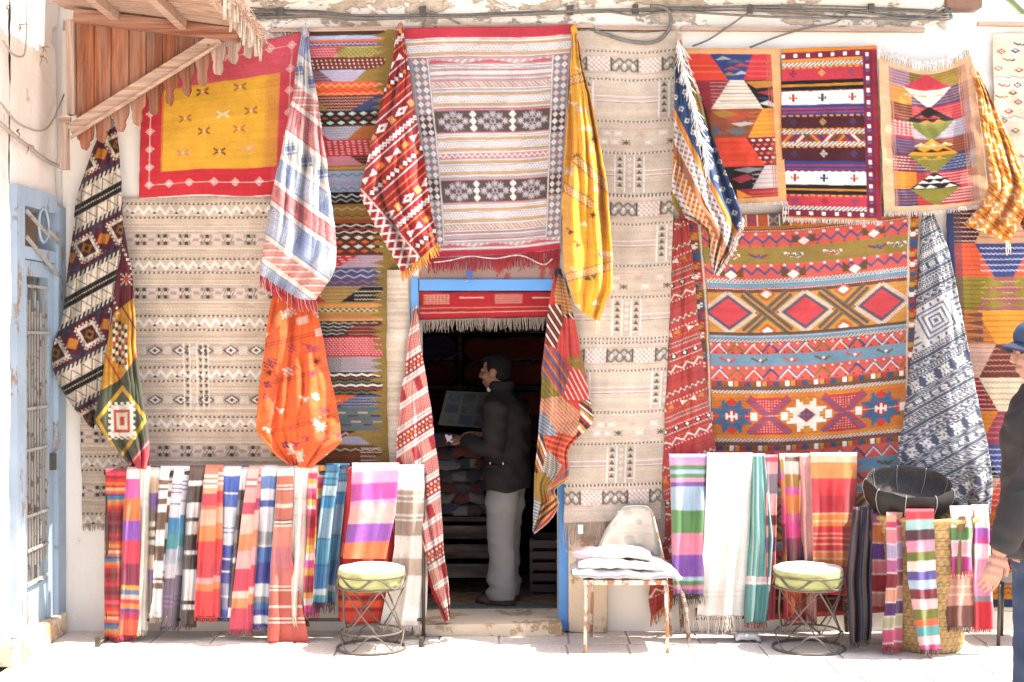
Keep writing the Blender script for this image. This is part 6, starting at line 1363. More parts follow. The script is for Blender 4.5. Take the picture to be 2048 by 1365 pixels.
M_LIME = cloth_mat('lime_cushion', .7, .2, .4, .2)
M_WIRE = worn('wrought_wire', '#6b625a', '#8a6a50', .62, 30, .7)
def stool(label, cxp, dc, r, seed):
    D = CAMD-dc; cx = (cxp-1024)*D/FPX; cy = -dc
    root = empty('wire_stool', (cx, cy, 0), label, 'stool', None)
    g = random.Random(seed)
    # cushion: rounded drum, lime sides, cream top: sunlit paleness put into colour
    nr, na = 40, 64; prof = []
    zt_, zb_ = .478, .368
    prof += [(0, zt_+.012), (r*.3, zt_+.010), (r*.6, zt_+.009), (r*.9, zt_+.005), (r*.98, zt_-.003), (r*1.0, zt_-.014), (r*1.01, zt_-.05), (r*1.0, zb_+.03), (r*.96, zb_+.008), (r*.88, zb_-.004), (0, zb_-.004)]
    pr = spline([(a, b, 0) for a, b in prof], 44)
    A = np.linspace(0, 2*math.pi, na+1)
    rr = pr[:, 0][:, None]; zz = pr[:, 1][:, None]+0*A[None]
    wr = (.006*vnoise(A[None]*5, zz*30, seed)+.003*vnoise(A[None]*14+zz*30, zz*8, seed+2))*(rr > r*.9); rad = rr+wr
    ca = np.cos(A)[None]; sa = np.sin(A)[None]
    pts = np.stack([cx+rad*ca, cy+rad*sa, zz+.005*vnoise(ca*2+seed+rad*6, sa*2+rad*6, seed)*(rr < r*.95)], -1)
    top = (zz > zt_-.012)[..., None]
    col = np.where(top, lin('#f3efdf'), lin('#bcbf74')); col = col*(1+.10*vnoise(A[None]*9, zz*40, seed+1))[..., None]
    grid_mesh('cushion', pts, col, M_LIME, root, 0)
    ring = lambda z, rad, n_=40: [(cx+rad*math.cos(2*math.pi*i/n_), cy+rad*math.sin(2*math.pi*i/n_), z) for i in range(n_)]
    tube('top_ring', ring(zt_-.045, r*1.035), .006, M_WIRE, root, 6, True)
    tube('seat_ring', ring(zb_-.004, r*1.0), .006, M_WIRE, root, 6, True)
    n_ = 120; tube('wave_wire', [(cx+r*1.04*math.cos(2*math.pi*i/n_), cy+r*1.04*math.sin(2*math.pi*i/n_), (zt_+zb_)/2-.022+.033*math.sin(5*2*math.pi*i/n_+1+seed)) for i in range(n_)], .006, M_WIRE, root, 6, True)
    tube('lower_ring', ring(.105, r*.93), .006, M_WIRE, root, 6, True); tube('base_ring', ring(.008, r*1.05), .008, M_WIRE, root, 6, True)
    for i in range(5):
        a = 2*math.pi*i/5+.3+seed
        for s in (-1, 1):
            b2 = a+s*1.2; m_ = (a+b2)/2
            tube('strut', [(cx+r*math.cos(a), cy+r*math.sin(a), zb_-.004), (cx+r*.86*math.cos(m_), cy+r*.86*math.sin(m_), .225), (cx+r*.93*math.cos(b2), cy+r*.93*math.sin(b2), .105)], .005, M_WIRE, root, 6)
    tube('base_wave', [(cx+r*.99*math.cos(2*math.pi*i/n_), cy+r*.99*math.sin(2*math.pi*i/n_), .056+.048*math.sin(4*2*math.pi*i/n_+seed)) for i in range(n_)], .0045, M_WIRE, root, 6, True)
stool('wire stool with lime cushion in front of the left rack', 743, .50, .190, 1)
stool('wire stool with lime cushion in front of the right rack', 1617, .50, .198, 2)

# chair
ch = empty('rusty_chair', (P(1250, 0, .42).x, -.42, 0), 'rusty metal chair with worn grey backrest by the pillar', 'chair')
M_RUSTY = worn('orange_rust_paint', '#ddccba', '#b3805c', .50, 16, .85, stretch=(1, 1, .5))
zs = .415; fl_, fr_ = P(1172, 1163, .62), P(1331, 1163, .62); bl, br = P(1186, 1150, .2), P(1330, 1150, .2)
for a, b2 in ((fl_, (fl_.x-.005, fl_.y, 0)), (fr_, (fr_.x+.012, fr_.y, 0)), (bl, (bl.x-.01, bl.y+.02, 0)), (br, (br.x+.04, br.y+.02, 0))):
    tube('leg', [(a.x, a.y, zs), ((a.x+b2[0])/2, (a.y+b2[1])/2, zs/2), b2], .0105, M_RUSTY, ch)
bm = bmesh.new(); add_box(bm, (fl_.x-.014, fl_.y-.014, zs-.022), (fr_.x+.014, bl.y+.014, zs+.006), 0, .006); obj('seat', bm, M_RUSTY, ch)
for a, p in ((bl, P(1240, 1022, .17)), (br, P(1303, 1022, .17))): tube('back_post', [(a.x, a.y, zs), tuple(p)], .012, M_RUSTY, ch)
nx, ny = 24, 24; U, V = np.meshgrid(np.linspace(0, 1, nx), np.linspace(0, 1, ny))
pe = coons([(1238, 1024), (1252, 1013), (1290, 1012), (1303, 1020)], [(1303, 1020), (1312, 1060), (1322, 1112)], [(1188, 1112), (1322, 1112)], [(1238, 1024), (1212, 1060), (1188, 1112)], 3)
cvb = Cv(100, 100, '#c9bcae').finish()
ccol = cvb.sample(pe[2]*100, pe[3]*100)*(1+.25*vnoise(pe[2]*4, pe[3]*4, 41))[..., None]
ccol = np.where((vnoise(pe[2]*6, pe[3]*6, 44) > .3)[..., None], ccol*np.array([.72, .76, .78]), ccol); ccol = np.where((np.abs(pe[2]-.5) > .45)[..., None] | (pe[3] < .05)[..., None], lin('#8f9088'), ccol)
bb = grid_mesh('backrest', unproj(pe[0], pe[1], .195+.03*(1-(2*pe[2]-1)**2)*0+.02*pe[3]+.015*(2*pe[2]-1)**2), ccol, plain('x', '#888') and cloth_mat('worn_vinyl', .5, 0, .15, .4), ch, .02)
def blanket(name, label, cx, cy, z0, w_, dp, h_, col, seed, cat='cloth', droop=0, mat=M_COTTON, group=None, rz=0, layers=2, drx=1):
    """a folded cloth: layered rounded slab"""
    nu, nv = 34, 28; t = np.linspace(0, 2*math.pi, nu+1); s = np.linspace(0, 1, nv)
    # cross-section ring (superellipse in depth and height) swept along the width
    ct, st = np.cos(t), np.sin(t); ex = .35
    yy = np.sign(ct)*np.abs(ct)**ex*dp/2; zz = np.sign(st)*np.abs(st)**.6*h_/2
    Sx = (s-.5)[:, None]*w_; end = np.clip(np.minimum(s, 1-s)*nv/3, 0, 1)[:, None]**.5
    grooves = 1-.10*np.abs(np.sin(layers*math.pi*(zz/h_+.5)))[None]*(np.abs(ct) > .6)[None]
    X = cx+Sx+0*yy[None]; Y = yy[None]*(.92+.08*end)*grooves; Z = zz[None]*(.35+.65*end)
    Z = Z+min(.018, h_*.3)*vnoise(Sx*9+seed, yy[None]*7+seed, seed)+min(.010, h_*.16)*vnoise(Sx*25+seed, yy[None]*20, seed+1); Y = Y+.02*vnoise(Sx*8+seed, zz[None]*30, seed+3)
    Z = Z-droop*np.clip(s[:, None]-.7, 0, 1)**1.5*drx*3
    c, s_ = math.cos(rz), math.sin(rz); Xr = cx+(X-cx)*c-Y*s_; Yr = cy+(X-cx)*s_+Y*c
    pts = np.stack([Xr, Yr, z0+h_/2+Z], -1)
    cols = [lin(k) for k in (col if isinstance(col, list) else [col])]
    kk = ((s*len(cols)*1.0).astype(int)).clip(0, len(cols)-1); cc = np.array(cols)[kk][:, None, :]*(1+.05*vnoise(Sx*20, 9*yy[None], seed+2))[..., None]
    root = grid_mesh(name, pts, cc, mat, None, 0); tag(root, label, cat, group); return root
cxm = (fl_.x+fr_.x)/2
blanket('folded_cloth', 'white folded cloth with lilac lines lying on the rusty chair seat', cxm-.005, -.42, zs+.008, .60, .46, .05, ['#f3eeec', '#efe8ec', '#f5f1ee', '#e6dfe8'], 3, droop=.01, layers=3)
blanket('folded_cloth', 'white folded cloth drooping over the right side of the chair', cxm+.03, -.41, zs+.058, .60, .42, .045, ['#f6f1ec', '#f4ece4', '#f3e8dc'], 5, droop=.16, layers=2)
blanket('folded_cloth', 'pink and cream folded cloth on top of the chair pile', cxm-.06, -.36, zs+.10, .46, .34, .05, ['#eec3cf', '#f3d9d6', '#f3e6dc', '#f0e0d2'], 6, droop=.05, layers=2, rz=-.08)

# basket with pouf and scarves
bx, bd = 1852, .46; D = CAMD-bd; BX = (bx-1024)*D/FPX
bk_ = empty('wicker_basket', (BX, -bd, 0), 'tall straw-coloured wicker basket draped with scarves', 'basket')
na, nz = 200, 130; A = np.linspace(0, 2*math.pi, na+1)[None]; s = np.linspace(0, 1, nz)[:, None]
rad = np.interp(s, [0, .04, .25, .6, .82, 1], [.19, .205, .22, .25, .275, .31]); zz = s*.775
coil = np.sin(s*math.pi*2*24); row = np.floor(s*24); wv = np.sin(A*36+row*math.pi)
rad2 = rad+.006*np.abs(coil)+.004*wv*np.abs(coil)
pts = np.stack([BX+rad2*np.cos(A), -bd+rad2*np.sin(A), zz+0*A], -1)
wc = lin('#c9a468')*(1+.18*wv*1.0+.14*vnoise(A*12, row*3.3, 5))[..., None]*np.where(np.abs(coil) < .25, .7, 1)[..., None]
grid_mesh('woven_wall', pts, wc, cloth_mat('wicker', .7, 0, .6, .3), bk_, 0)
rim = [(BX+.316*math.cos(a*.1309), -bd+.316*math.sin(a*.1309), .775+.004*math.sin(a*2.1)) for a in range(48)]
tube('rim', rim, .016, plain('wicker_rim', '#c79a5c', .7, nz=.25, nscale=30, bmp=.8, bscale=90), bk_, 8, True)
bm = bmesh.new(); bmesh.ops.create_circle(bm, cap_ends=True, radius=.295, segments=40)
for v in bm.verts: v.co += Vector((BX, -bd, .70))
obj('filling', bm, plain('dark_filling', '#4a3a34', .9), bk_)
def on_rim(px_): 
    dx = (px_-1024)*(CAMD-.6)/FPX-BX
    return bd+math.sqrt(max(.322**2-dx*dx, .02**2))+.004
scarf('navy and brown striped scarf bunched at the left side of the basket', (1706, 1746), (1700, 1742), 1020, 1288, B('300#2a2438'), db=.55, folds=2.4, amp=.022, seed=31, group=GB, vert=B('3#2a2438 1#8a5a4a 3#241f30 1#6a4a5a 4#2a2438 1#9a6a50 3#221d2c 1#5a4a6a'), xm=(1692, 1744), name='striped_scarf', mat=M_COTTON, back=.2, fr='#3a2a3a', step=2.2, yb2=1278)
scarf('plum, orange and pink blocked scarf at the left of the basket front', (1738, 1776), (1742, 1781), 1030, 1214, B('16#b05a8a 3#f0d8d0 36#d8763a 3#e8c8c0 32#6a3a96 3#e8c8c0 24#e07a84 3#f0d8d0 34#a82a34 3#f0d8d0 30#d88a7a 40#c02a3c'), db=on_rim(1757), folds=1.0, amp=.008, seed=32, group=GB, back=.25, fr='#d0303c', mat=M_COTTON, lean=-.02)
scarf('coral, lilac and wine blocked scarf reaching the ground before the basket', (1773, 1806), (1764, 1808), 1030, 1296, B('14#f0a890 12#c83a6a 3#f0d8d0 28#e88090 3#e8d8d8 28#b8a8cc 3#e8d8d8 24#b85a90 3#e8d8d8 28#8a2434 3#f0d8d0 24#e09a80 3#e8d8d8 26#5a2c6a 3#e8d8d8 22#b8b088 3#e8d8d8 26#c84a70 3#e8d8d8 40#a83a50'), db=on_rim(1790), folds=1.2, amp=.010, seed=33, group=GB, back=.25, fr='#c83a4a', mat=M_COTTON, split=.62, shift=4, lean=-.03, xm=(1774, 1807))
scarf('aqua, olive, pink and violet striped scarf in the middle of the basket', (1811, 1868), (1838, 1878), 1024, 1300, B('16#d83a4a 20#9cc8c0 22#54303c 22#e890ac 18#70782c 20#f0e0cc 18#5a4a9a 18#a9c0dc 20#7a2430 20#e8b8b8 20#74782c 14#e8642c 20#58a8a4 18#ecc8c8 20#c83c78 40#6a4438'), db=on_rim(1840), folds=1.1, amp=.010, seed=34, group=GB, back=.25, fr='#6a3a34', mat=M_COTTON, lean=-.03, xm=(1817, 1872), slant=.06)
scarf('olive and brown scarf with peach stripes at the right of the basket', (1896, 1946), (1893, 1947), 1034, 1254, B('116#8a7040 4#f0c8a8 18#d89a84 4#f0c8a8 12#d89a84 4#f0c8a8 20#d89a84 60#7a4a40'), db=on_rim(1921)-.010, folds=1.3, amp=.010, seed=36, group=GB, back=.1, mat=M_COTTON, fr='#6a4438', lean=-.06)
scarf('pale pink, green and magenta scarf at the right of the basket', (1900, 1944), (1903, 1944), 1018, 1142, B('34#f4dcdc 3#f4efe8 26#5f8a50 3#f0e4e0 26#f0b4c0 3#f0e4e0 32#b82a84'), db=on_rim(1921), folds=1.1, amp=.010, seed=35, group=GB, back=.3, mat=M_COTTON, fr='#d8305a', frl=16, lean=-.01)
scarf('rose, violet and scarlet scarf at the far right side of the basket', (1942, 1976), (1943, 1986), 1016, 1258, B('40#f6e2e2 18#a858b8 14#d84a9a 30#f4dce0 40#f0a0b8 34#f48ab0 12#8a8a98 60#d81f34'), db=on_rim(1952), folds=1.3, amp=.012, seed=37, group=GB, back=.2, mat=M_COTTON, fr='#c8243c', lean=-.04)

# pouf: open leather bowl of nine gores, tipped towards the street
pf = empty('leather_pouf_cover', (P(1813, 0, .46).x, -.46, .79), 'black leather pouf cover lying open on top of the basket', 'pouf')
PR = .262; ns = 9; M_LEA = plain('black_leather', '#1d1a19', .6, .3, nz=.25, nscale=7, bmp=.25, bscale=50); M_LEAI = plain('grey_suede', '#55504c', .9, .1, nz=.3, nscale=14, bmp=.7, bscale=120); M_STI = plain('white_stitch', '#bdb9b4', .8)
prof = [(0.02, .0), (.5, .0), (.78, .025), (.93, .085), (1.0, .15), (.985, .19), (.945, .205)]
inner = [(.93, .20), (.955, .17), (.9, .10), (.76, .05), (.5, .03), (.02, .028)]
Mx = Matrix.Translation(pf.location) @ Matrix.Rotation(math.radians(17), 4, 'X') @ Matrix.Rotation(.2, 4, 'Z')
def gore(pr, mat, name):
    bm = bmesh.new(); rows = []
    for r_, z in pr:
        ring = []
        for k in range(ns*6):
            a = 2*math.pi*k/(ns*6); f = abs((k % 6)-3)/3; g_ = 1-.035*(1-f)*(r_ > .6); ring.append(bm.verts.new(Mx @ Vector((r_*PR*g_*math.cos(a), r_*PR*g_*math.sin(a), z-.008*f*(r_ > .8)))))
        rows.append(ring)
    for a, b2 in zip(rows, rows[1:]):
        for k in range(ns*6): bm.faces.new((a[k], a[(k+1) % (ns*6)], b2[(k+1) % (ns*6)], b2[k]))
    bm.faces.new(rows[0] if pr[0][0] < .1 else rows[-1]); return obj(name, bm, mat, pf, True)
ol = gore(prof, M_LEA, 'outer_leather'); gore([prof[-1]]+inner, M_LEAI, 'inner_lining')
for k in range(ns):
    a = 2*math.pi*k/ns
    tube('seam', [Mx @ Vector((r_*PR*1.008*math.cos(a), r_*PR*1.008*math.sin(a), z-.004)) for r_, z in prof[2:]]+[Mx @ Vector((r_*PR*.985*math.cos(a), r_*PR*.985*math.sin(a), z+.004)) for r_, z in inner[:4]], .0018, M_STI, ol, 5)

# low side table at the right edge
lt = empty('low_table', (P(2030, 0, .3).x, -.3, 0), 'small black low table behind the walking person at the right edge', 'table')
for x, d in ((2000, .42), (2085, .42), (2006, .14), (2090, .14)):
    p = P(x, 1165, d); tube('leg', [(p.x, p.y, .36), (p.x-.01, p.y, 0)], .011, M_IRON, lt)
bm = bmesh.new(); add_box(bm, (P(1990, 0, .3).x, -.46, .36), (P(2098, 0, .3).x, -.1, .38), 0, .004); obj('table_top', bm, M_IRON, lt)
# crumpled white cloth on the ground between shawl and stool
blanket('dropped_rag', 'crumpled white rag on the pavement below the cream shawl', P(1496, 0, .34).x, -.30, .003, .15, .10, .04, ['#e9e4de'], 9, cat='rag', layers=1)

# ------------------------------------------------------------------ inside the shop
def inblanket(i, cx, cy, z0, w_, dp, h_, col, label, group='textiles stacked inside the shop'): return blanket('folded_blanket', label, cx, cy, z0, w_, dp, h_, col, 50+i, 'blanket', group=group)
shl = empty('back_shelving', (0, 2.45, .08), 'dark wooden shelving with red blankets along the back wall inside', 'shelving')
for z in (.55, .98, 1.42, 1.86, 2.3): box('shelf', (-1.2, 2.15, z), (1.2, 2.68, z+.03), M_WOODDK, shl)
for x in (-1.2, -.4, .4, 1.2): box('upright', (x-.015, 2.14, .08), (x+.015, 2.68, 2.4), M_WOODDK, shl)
i = 0
for zi, z in enumerate((.98, 1.42, 1.86)):
    for xi, x in enumerate((-.79, .02, .80)):
        for k in range(2):
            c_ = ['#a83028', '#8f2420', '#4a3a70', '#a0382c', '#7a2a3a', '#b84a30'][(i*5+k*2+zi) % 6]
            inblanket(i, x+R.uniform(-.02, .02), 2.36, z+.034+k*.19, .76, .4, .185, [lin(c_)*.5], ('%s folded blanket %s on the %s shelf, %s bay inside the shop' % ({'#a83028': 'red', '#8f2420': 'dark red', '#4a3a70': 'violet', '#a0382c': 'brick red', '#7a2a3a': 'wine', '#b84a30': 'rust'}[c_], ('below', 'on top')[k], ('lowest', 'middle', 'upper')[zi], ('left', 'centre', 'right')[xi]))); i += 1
bn = empty('slatted_bench', (-.25, .95, .08), 'slatted wooden bench carrying heaps of textiles inside the doorway', 'bench')
for k, z in enumerate((.2, .33, .46)): box('front_slat', (-.52, .80, z), (.02, .825, z+.09), M_WOODDK, bn, .003)
box('bench_top', (-.56, .79, .58), (.04, 1.5, .61), M_WOODDK, bn)
for x in (-.54, .0): box('leg', (x-.02, .83, .08), (x+.02, .87, .58), M_WOODDK, bn); box('leg', (x-.02, 1.42, .08), (x+.02, 1.46, .58), M_WOODDK, bn)
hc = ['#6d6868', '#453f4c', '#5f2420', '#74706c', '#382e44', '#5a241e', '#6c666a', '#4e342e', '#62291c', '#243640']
for k in range(21):
    x = -.47+(k % 3)*.17+R.uniform(-.02, .02); z = .615+(k//3)*.078
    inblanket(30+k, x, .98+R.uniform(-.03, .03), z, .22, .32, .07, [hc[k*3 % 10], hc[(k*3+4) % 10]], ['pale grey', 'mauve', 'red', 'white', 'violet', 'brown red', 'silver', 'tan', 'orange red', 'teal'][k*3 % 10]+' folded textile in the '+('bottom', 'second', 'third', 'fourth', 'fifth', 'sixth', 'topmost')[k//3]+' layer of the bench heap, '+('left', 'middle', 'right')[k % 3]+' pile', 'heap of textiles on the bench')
pb = empty('photo_board', P(925, 850, -.75), 'framed board of nine small pictures leaning inside the doorway', 'picture board')
bm = bmesh.new(); a, b_, c_, e_ = P(893, 782, -.95), P(988, 786, -1.0), P(978, 858, -.85), P(876, 850, -.82)
vs4 = [bm.verts.new(p) for p in (a, b_, c_, e_)]; bk4 = [bm.verts.new(p+Vector((0, .02, 0))) for p in (a, b_, c_, e_)]
bm.faces.new(vs4); bm.faces.new(bk4[::-1])
for k in range(4): bm.faces.new((vs4[k], vs4[(k+1) % 4], bk4[(k+1) % 4], bk4[k]))
obj('mount', bm, plain('cream_mount', '#66655a', .8), pb)
for j in range(3):
    for i2 in range(3):
        f = lambda s, t: (a*(1-s)+b_*s)*(1-t)+(e_*(1-s)+c_*s)*t+Vector((0, -.004, .001))
        s0, s1, t0_, t1 = .07+i2*.31, .32+i2*.31, .07+j*.31, .32+j*.31
        bm = bmesh.new(); bm.faces.new([bm.verts.new(f(*k)) for k in ((s0, t0_), (s1, t0_), (s1, t1), (s0, t1))]); obj('picture', bm, plain('picture_%d%d' % (i2, j), ['#4a5560', '#3f5040', '#5a5048', '#38424c', '#54504c', '#40484a', '#5a564a', '#3a3f48', '#4c4640'][j*3+i2], .4, .5, nz=.5, nscale=25), pb)
cr = empty('plastic_crate', (.3, .95, .08), 'dark red slatted plastic crate on the shop floor', 'crate')
M_CR = plain('dark_red_plastic', '#3a1414', .5, .4)
for k in range(5): box('slat', (.12, .80, .1+k*.075), (.5, .815, .15+k*.075), M_CR, cr); box('slat', (.12, 1.2, .1+k*.075), (.5, 1.215, .15+k*.075), M_CR, cr)
for x in (.12, .31, .485): box('rib', (x, .815, .085), (x+.02, 1.2, .46), M_CR, cr)

# ------------------------------------------------------------------ people
def loft(bm, rings, n=22):
    """rings (cx, cy, cz, rx, ry), stacked upwards"""
    rs = [[bm.verts.new((cx+rx*math.cos(2*math.pi*k/n), cy+ry*math.sin(2*math.pi*k/n), cz)) for k in range(n)] for cx, cy, cz, rx, ry in rings]
    for a, b in zip(rs, rs[1:]):
        for k in range(n): bm.faces.new((a[k], a[(k+1) % n], b[(k+1) % n], b[k]))
    bm.faces.new(rs[0][::-1]); bm.faces.new(rs[-1])
def ell(bm, c, r, rot_=None, sub=3):
    g = bmesh.ops.create_icosphere(bm, subdivisions=sub, radius=1.0)
    M_ = Matrix.Translation(c) @ (rot_.to_4x4() if rot_ else Matrix()) @ Matrix.Diagonal((*r, 1))
    for v in g['verts']: v.co = M_ @ v.co
def fuse(name, bm, voxel, mat, parent, M_, it=6, wr=0, wsc=(6, 14), seed=1):
    """one continuous surface out of overlapping closed pieces"""
    bmesh.ops.recalc_face_normals(bm, faces=bm.faces)
    me = bpy.data.meshes.new(name+'_tmp'); bm.to_mesh(me); bm.free()
    o = bpy.data.objects.new(name+'_tmp', me); C.objects.link(o)
    m_ = o.modifiers.new('r', 'REMESH'); m_.mode = 'VOXEL'; m_.voxel_size = voxel
    s_ = o.modifiers.new('s', 'SMOOTH'); s_.iterations = it; s_.factor = .5
    dg = bpy.context.evaluated_depsgraph_get(); me2 = bpy.data.meshes.new_from_object(o.evaluated_get(dg))
    bpy.data.objects.remove(o); bpy.data.meshes.remove(me)
    n = len(me2.vertices); co = np.empty(n*3, np.float32); me2.vertices.foreach_get('co', co); co = co.reshape(-1, 3)
    if wr:
        no = np.empty(n*3, np.float32); me2.vertices.foreach_get('normal', no); no = no.reshape(-1, 3)
        a = vnoise(co[:, 0]*wsc[0]+co[:, 1]*wsc[0]*1.3+seed, co[:, 2]*wsc[1]+co[:, 0]*3, seed)+.5*vnoise(co[:, 1]*wsc[0]*2.2+seed, co[:, 2]*wsc[1]*1.9+co[:, 0]*6, seed+1)
        co = co+no*(wr*a)[:, None]
    R4 = np.array(M_); co = co @ R4[:3, :3].T+R4[:3, 3]
    me2.vertices.foreach_set('co', co.astype(np.float32).ravel()); me2.update(); me2.name = name
    me2.polygons.foreach_set('use_smooth', [True]*len(me2.polygons))
    me2.materials.clear()
    return link(name, me2, mat, parent)
def hand(bm, w, dirv, out, size=1.0, curl=.5, up=Vector((0, 0, 1))):
    """palm and five fingers from the wrist w; dirv points along the hand, out to the back of the hand"""
    w = Vector(w); f = Vector(dirv).normalized(); n_ = (Vector(out)-f*Vector(out).dot(f)).normalized(); s = f.cross(n_)
    k = size
    for t in (0, .35, .7, 1):
        for j in (-1.2, -.4, .4, 1.2): ell(bm, w+f*(.09*t*k)+s*(j*.018*k*(.75+.25*t)), (.0165*k, .0165*k, .0165*k), None, 2)
    for j, L in ((-1.5, .070), (-.5, .080), (.5, .075), (1.5, .060)):
        b = w+f*.092*k+s*(j*.0215*k); p1 = b+f*L*.45*k-n_*(curl*.012*k); p2 = p1+(f*(1-.6*curl)-n_*curl).normalized()*L*.32*k; p3 = p2+(f*(1-1.1*curl)-n_*1.2*curl).normalized()*L*.26*k
        add_tube(bm, [b-f*.02*k, b, p1, p2, p3], [.0082*k, .0082*k, .0078*k, .007*k, .0055*k], 8)
    b = w+f*.03*k-s*.032*k; p1 = b+(f*.7-s*.7).normalized()*.035*k-n_*.008*k; p2 = p1+(f*.95-s*.3-n_*.4*curl).normalized()*.032*k; add_tube(bm, [b+s*.012*k, b, p1, p2], [.013*k, .012*k, .0105*k, .008*k], 8)
def head(bm, c, k=1.0):
    """face towards -X"""
    c = Vector(c); e = lambda x, y, z, a, b, d: ell(bm, c+Vector((x, y, z))*k, (a*k, b*k, d*k), None, 3)
    e(.012, 0, .030, .098, .078, .092); e(-.015, 0, -.03, .074, .064, .085); e(-.045, 0, -.085, .034, .040, .030); e(.0, 0, -.06, .06, .058, .06)
    e(-.082, 0, .012, .018, .050, .016); e(-.100, 0, -.022, .020, .013, .026); e(-.108, 0, -.034, .014, .016, .010); e(-.083, 0, -.066, .014, .026, .009); e(-.080, 0, -.078, .013, .022, .008)
    for s in (-1, 1): e(.010, s*.079, -.010, .026, .010, .034); e(-.060, s*.045, -.030, .024, .022, .024); e(-.078, s*.031, .000, .010, .014, .007)
def eyes(parent, c, k, M_, skin_dark):
    for s in (-1, 1):
        bm = bmesh.new(); ell(bm, Vector(c)+Vector((-.086, s*.031, -.003))*k, (.006*k, .012*k, .006*k), None, 2)
        for v in bm.verts: v.co = M_ @ v.co
        obj('eye', bm, skin_dark, parent, True)
def xf(bm, M_):
    for v in bm.verts: v.co = M_ @ v.co
M_SKIN = plain('tanned_skin', '#8a5c44', .55, .35, nz=.08, nscale=9); M_SKIN2 = plain('fair_skin', '#b07f68', .55, .35, nz=.08, nscale=9)
M_HAIR = plain('black_hair', '#120e0c', .95, .05, nz=.3, nscale=60, bmp=.5, bscale=160)
M_JACK = plain('dark_brown_jacket', '#221c1a', .9, .1, nz=.15, nscale=5, bmp=.25, bscale=120); M_TROU = plain('grey_trousers', '#85817e', .85, .15, nz=.06, nscale=6, bmp=.2, bscale=180)
M_SHOE = plain('brown_shoe_leather', '#3f2a20', .5, .4, nz=.25); M_JACK2 = plain('charcoal_windbreaker', '#211e20', .6, .3, nz=.1, nscale=6, bmp=.2, bscale=90)
M_JEAN = plain('blue_denim', '#37455f', .85, .15, nz=.2, nscale=9, bmp=.3, bscale=220); M_CAPC = plain('blue_cap_cloth', '#374563', .8, .2, nz=.12, nscale=20); M_EYE = plain('dark_eye', '#1d1512', .3, .5); M_PAPER = plain('white_paper', '#e9e6e2', .7)

# the shopper in the doorway
pm = empty('person', (P(1012, 0, -.53).x, .53, .082), 'person in dark jacket and grey trousers standing inside the doorway', 'person')
PM = Matrix.Translation(pm.location) @ Matrix.Rotation(math.radians(-22), 4, 'Z')
HC = (-.075, 0, 1.515)
armL = [(-.005, -.175, 1.30), (.01, -.225, 1.17), (.015, -.245, 1.03), (-.10, -.225, 1.035), (-.205, -.185, 1.07)]
armR = [(-.005, .175, 1.30), (.0, .23, 1.17), (.01, .24, 1.05), (-.11, .20, 1.05), (-.22, .13, 1.09)]
bm = bmesh.new(); head(bm, HC, .98)
loft(bm, [(-.015, 0, 1.30, .06, .07), (-.03, 0, 1.38, .055, .058), (-.05, 0, 1.44, .052, .055), (-.06, 0, 1.48, .05, .055)])
loft(bm, [(0, 0, .76, .11, .15), (0, 0, 1.0, .11, .145), (.0, 0, 1.2, .115, .165), (-.01, 0, 1.31, .09, .15), (-.02, 0, 1.36, .05, .06)])
for s, y in ((1, -.085), (1, .085)): loft(bm, [(0, y, .03, .035, .035), (0, y, .4, .04, .04), (0, y, .8, .06, .06)])
for A_ in (armL, armR): add_tube(bm, A_, [.05, .045, .04, .035, .028], 12)
hand(bm, armL[-1], (-1, .15, .12), (0, -.4, 1), .95, .55); hand(bm, armR[-1], (-1, -.2, .05), (0, .4, 1), .95, .55)
fuse('body', bm, .006, M_SKIN, pm, PM, 4)
eyes(pm, HC, .98, PM, M_EYE)
bm = bmesh.new()
k = .98; c0 = Vector(HC)
ell(bm, c0+Vector((.022, 0, .042))*k, (.096*k, .083*k, .088*k)); ell(bm, c0+Vector((.052, 0, .0))*k, (.058*k, .074*k, .075*k)); ell(bm, c0+Vector((-.035, 0, .085))*k, (.055*k, .06*k, .035*k))
for s in (-1, 1): ell(bm, c0+Vector((-.002, s*.066, .02))*k, (.028*k, .016*k, .04*k))
fuse('hair', bm, .006, M_HAIR, pm, PM, 3, .003, (40, 30), 5)
bm = bmesh.new()
loft(bm, [(.0, 0, .745, .150, .205), (0, 0, .80, .152, .205), (.0, 0, .95, .145, .19), (.005, 0, 1.08, .15, .19), (.01, 0, 1.20, .155, .205), (.0, 0, 1.29, .135, .205), (-.015, 0, 1.345, .10, .165), (-.03, 0, 1.385, .078, .095), (-.035, 0, 1.425, .072, .078)], 28)
for A_ in (armL, armR): add_tube(bm, A_, [.088, .078, .07, .062, .052], 14)
jk = fuse('jacket', bm, .010, M_JACK, pm, PM, 4, .014, (7, 13), 4)
bm = bmesh.new(); loft(bm, [(-.035, 0, 1.395, .080, .085), (-.03, 0, 1.42, .086, .092), (-.022, 0, 1.455, .080, .088)], 24); fuse('collar', bm, .008, M_JACK, jk, PM, 3)
bm = bmesh.new()
for y, x in ((-.088, .01), (.088, -.03)): loft(bm, [(x, y, .035, .092, .085), (x-.012, y, .08, .100, .090), (x+.012, y, .12, .088, .082), (x-.008, y, .16, .094, .086), (x, y, .3, .088, .082), (x-.005, y, .48, .095, .088), (x*.6, y, .68, .112, .098), (0, y*.8, .80, .11, .09)])
loft(bm, [(0, 0, .70, .10, .14), (0, 0, .86, .10, .14)])
fuse('trousers', bm, .008, M_TROU, pm, PM, 4, .010, (8, 14), 8)
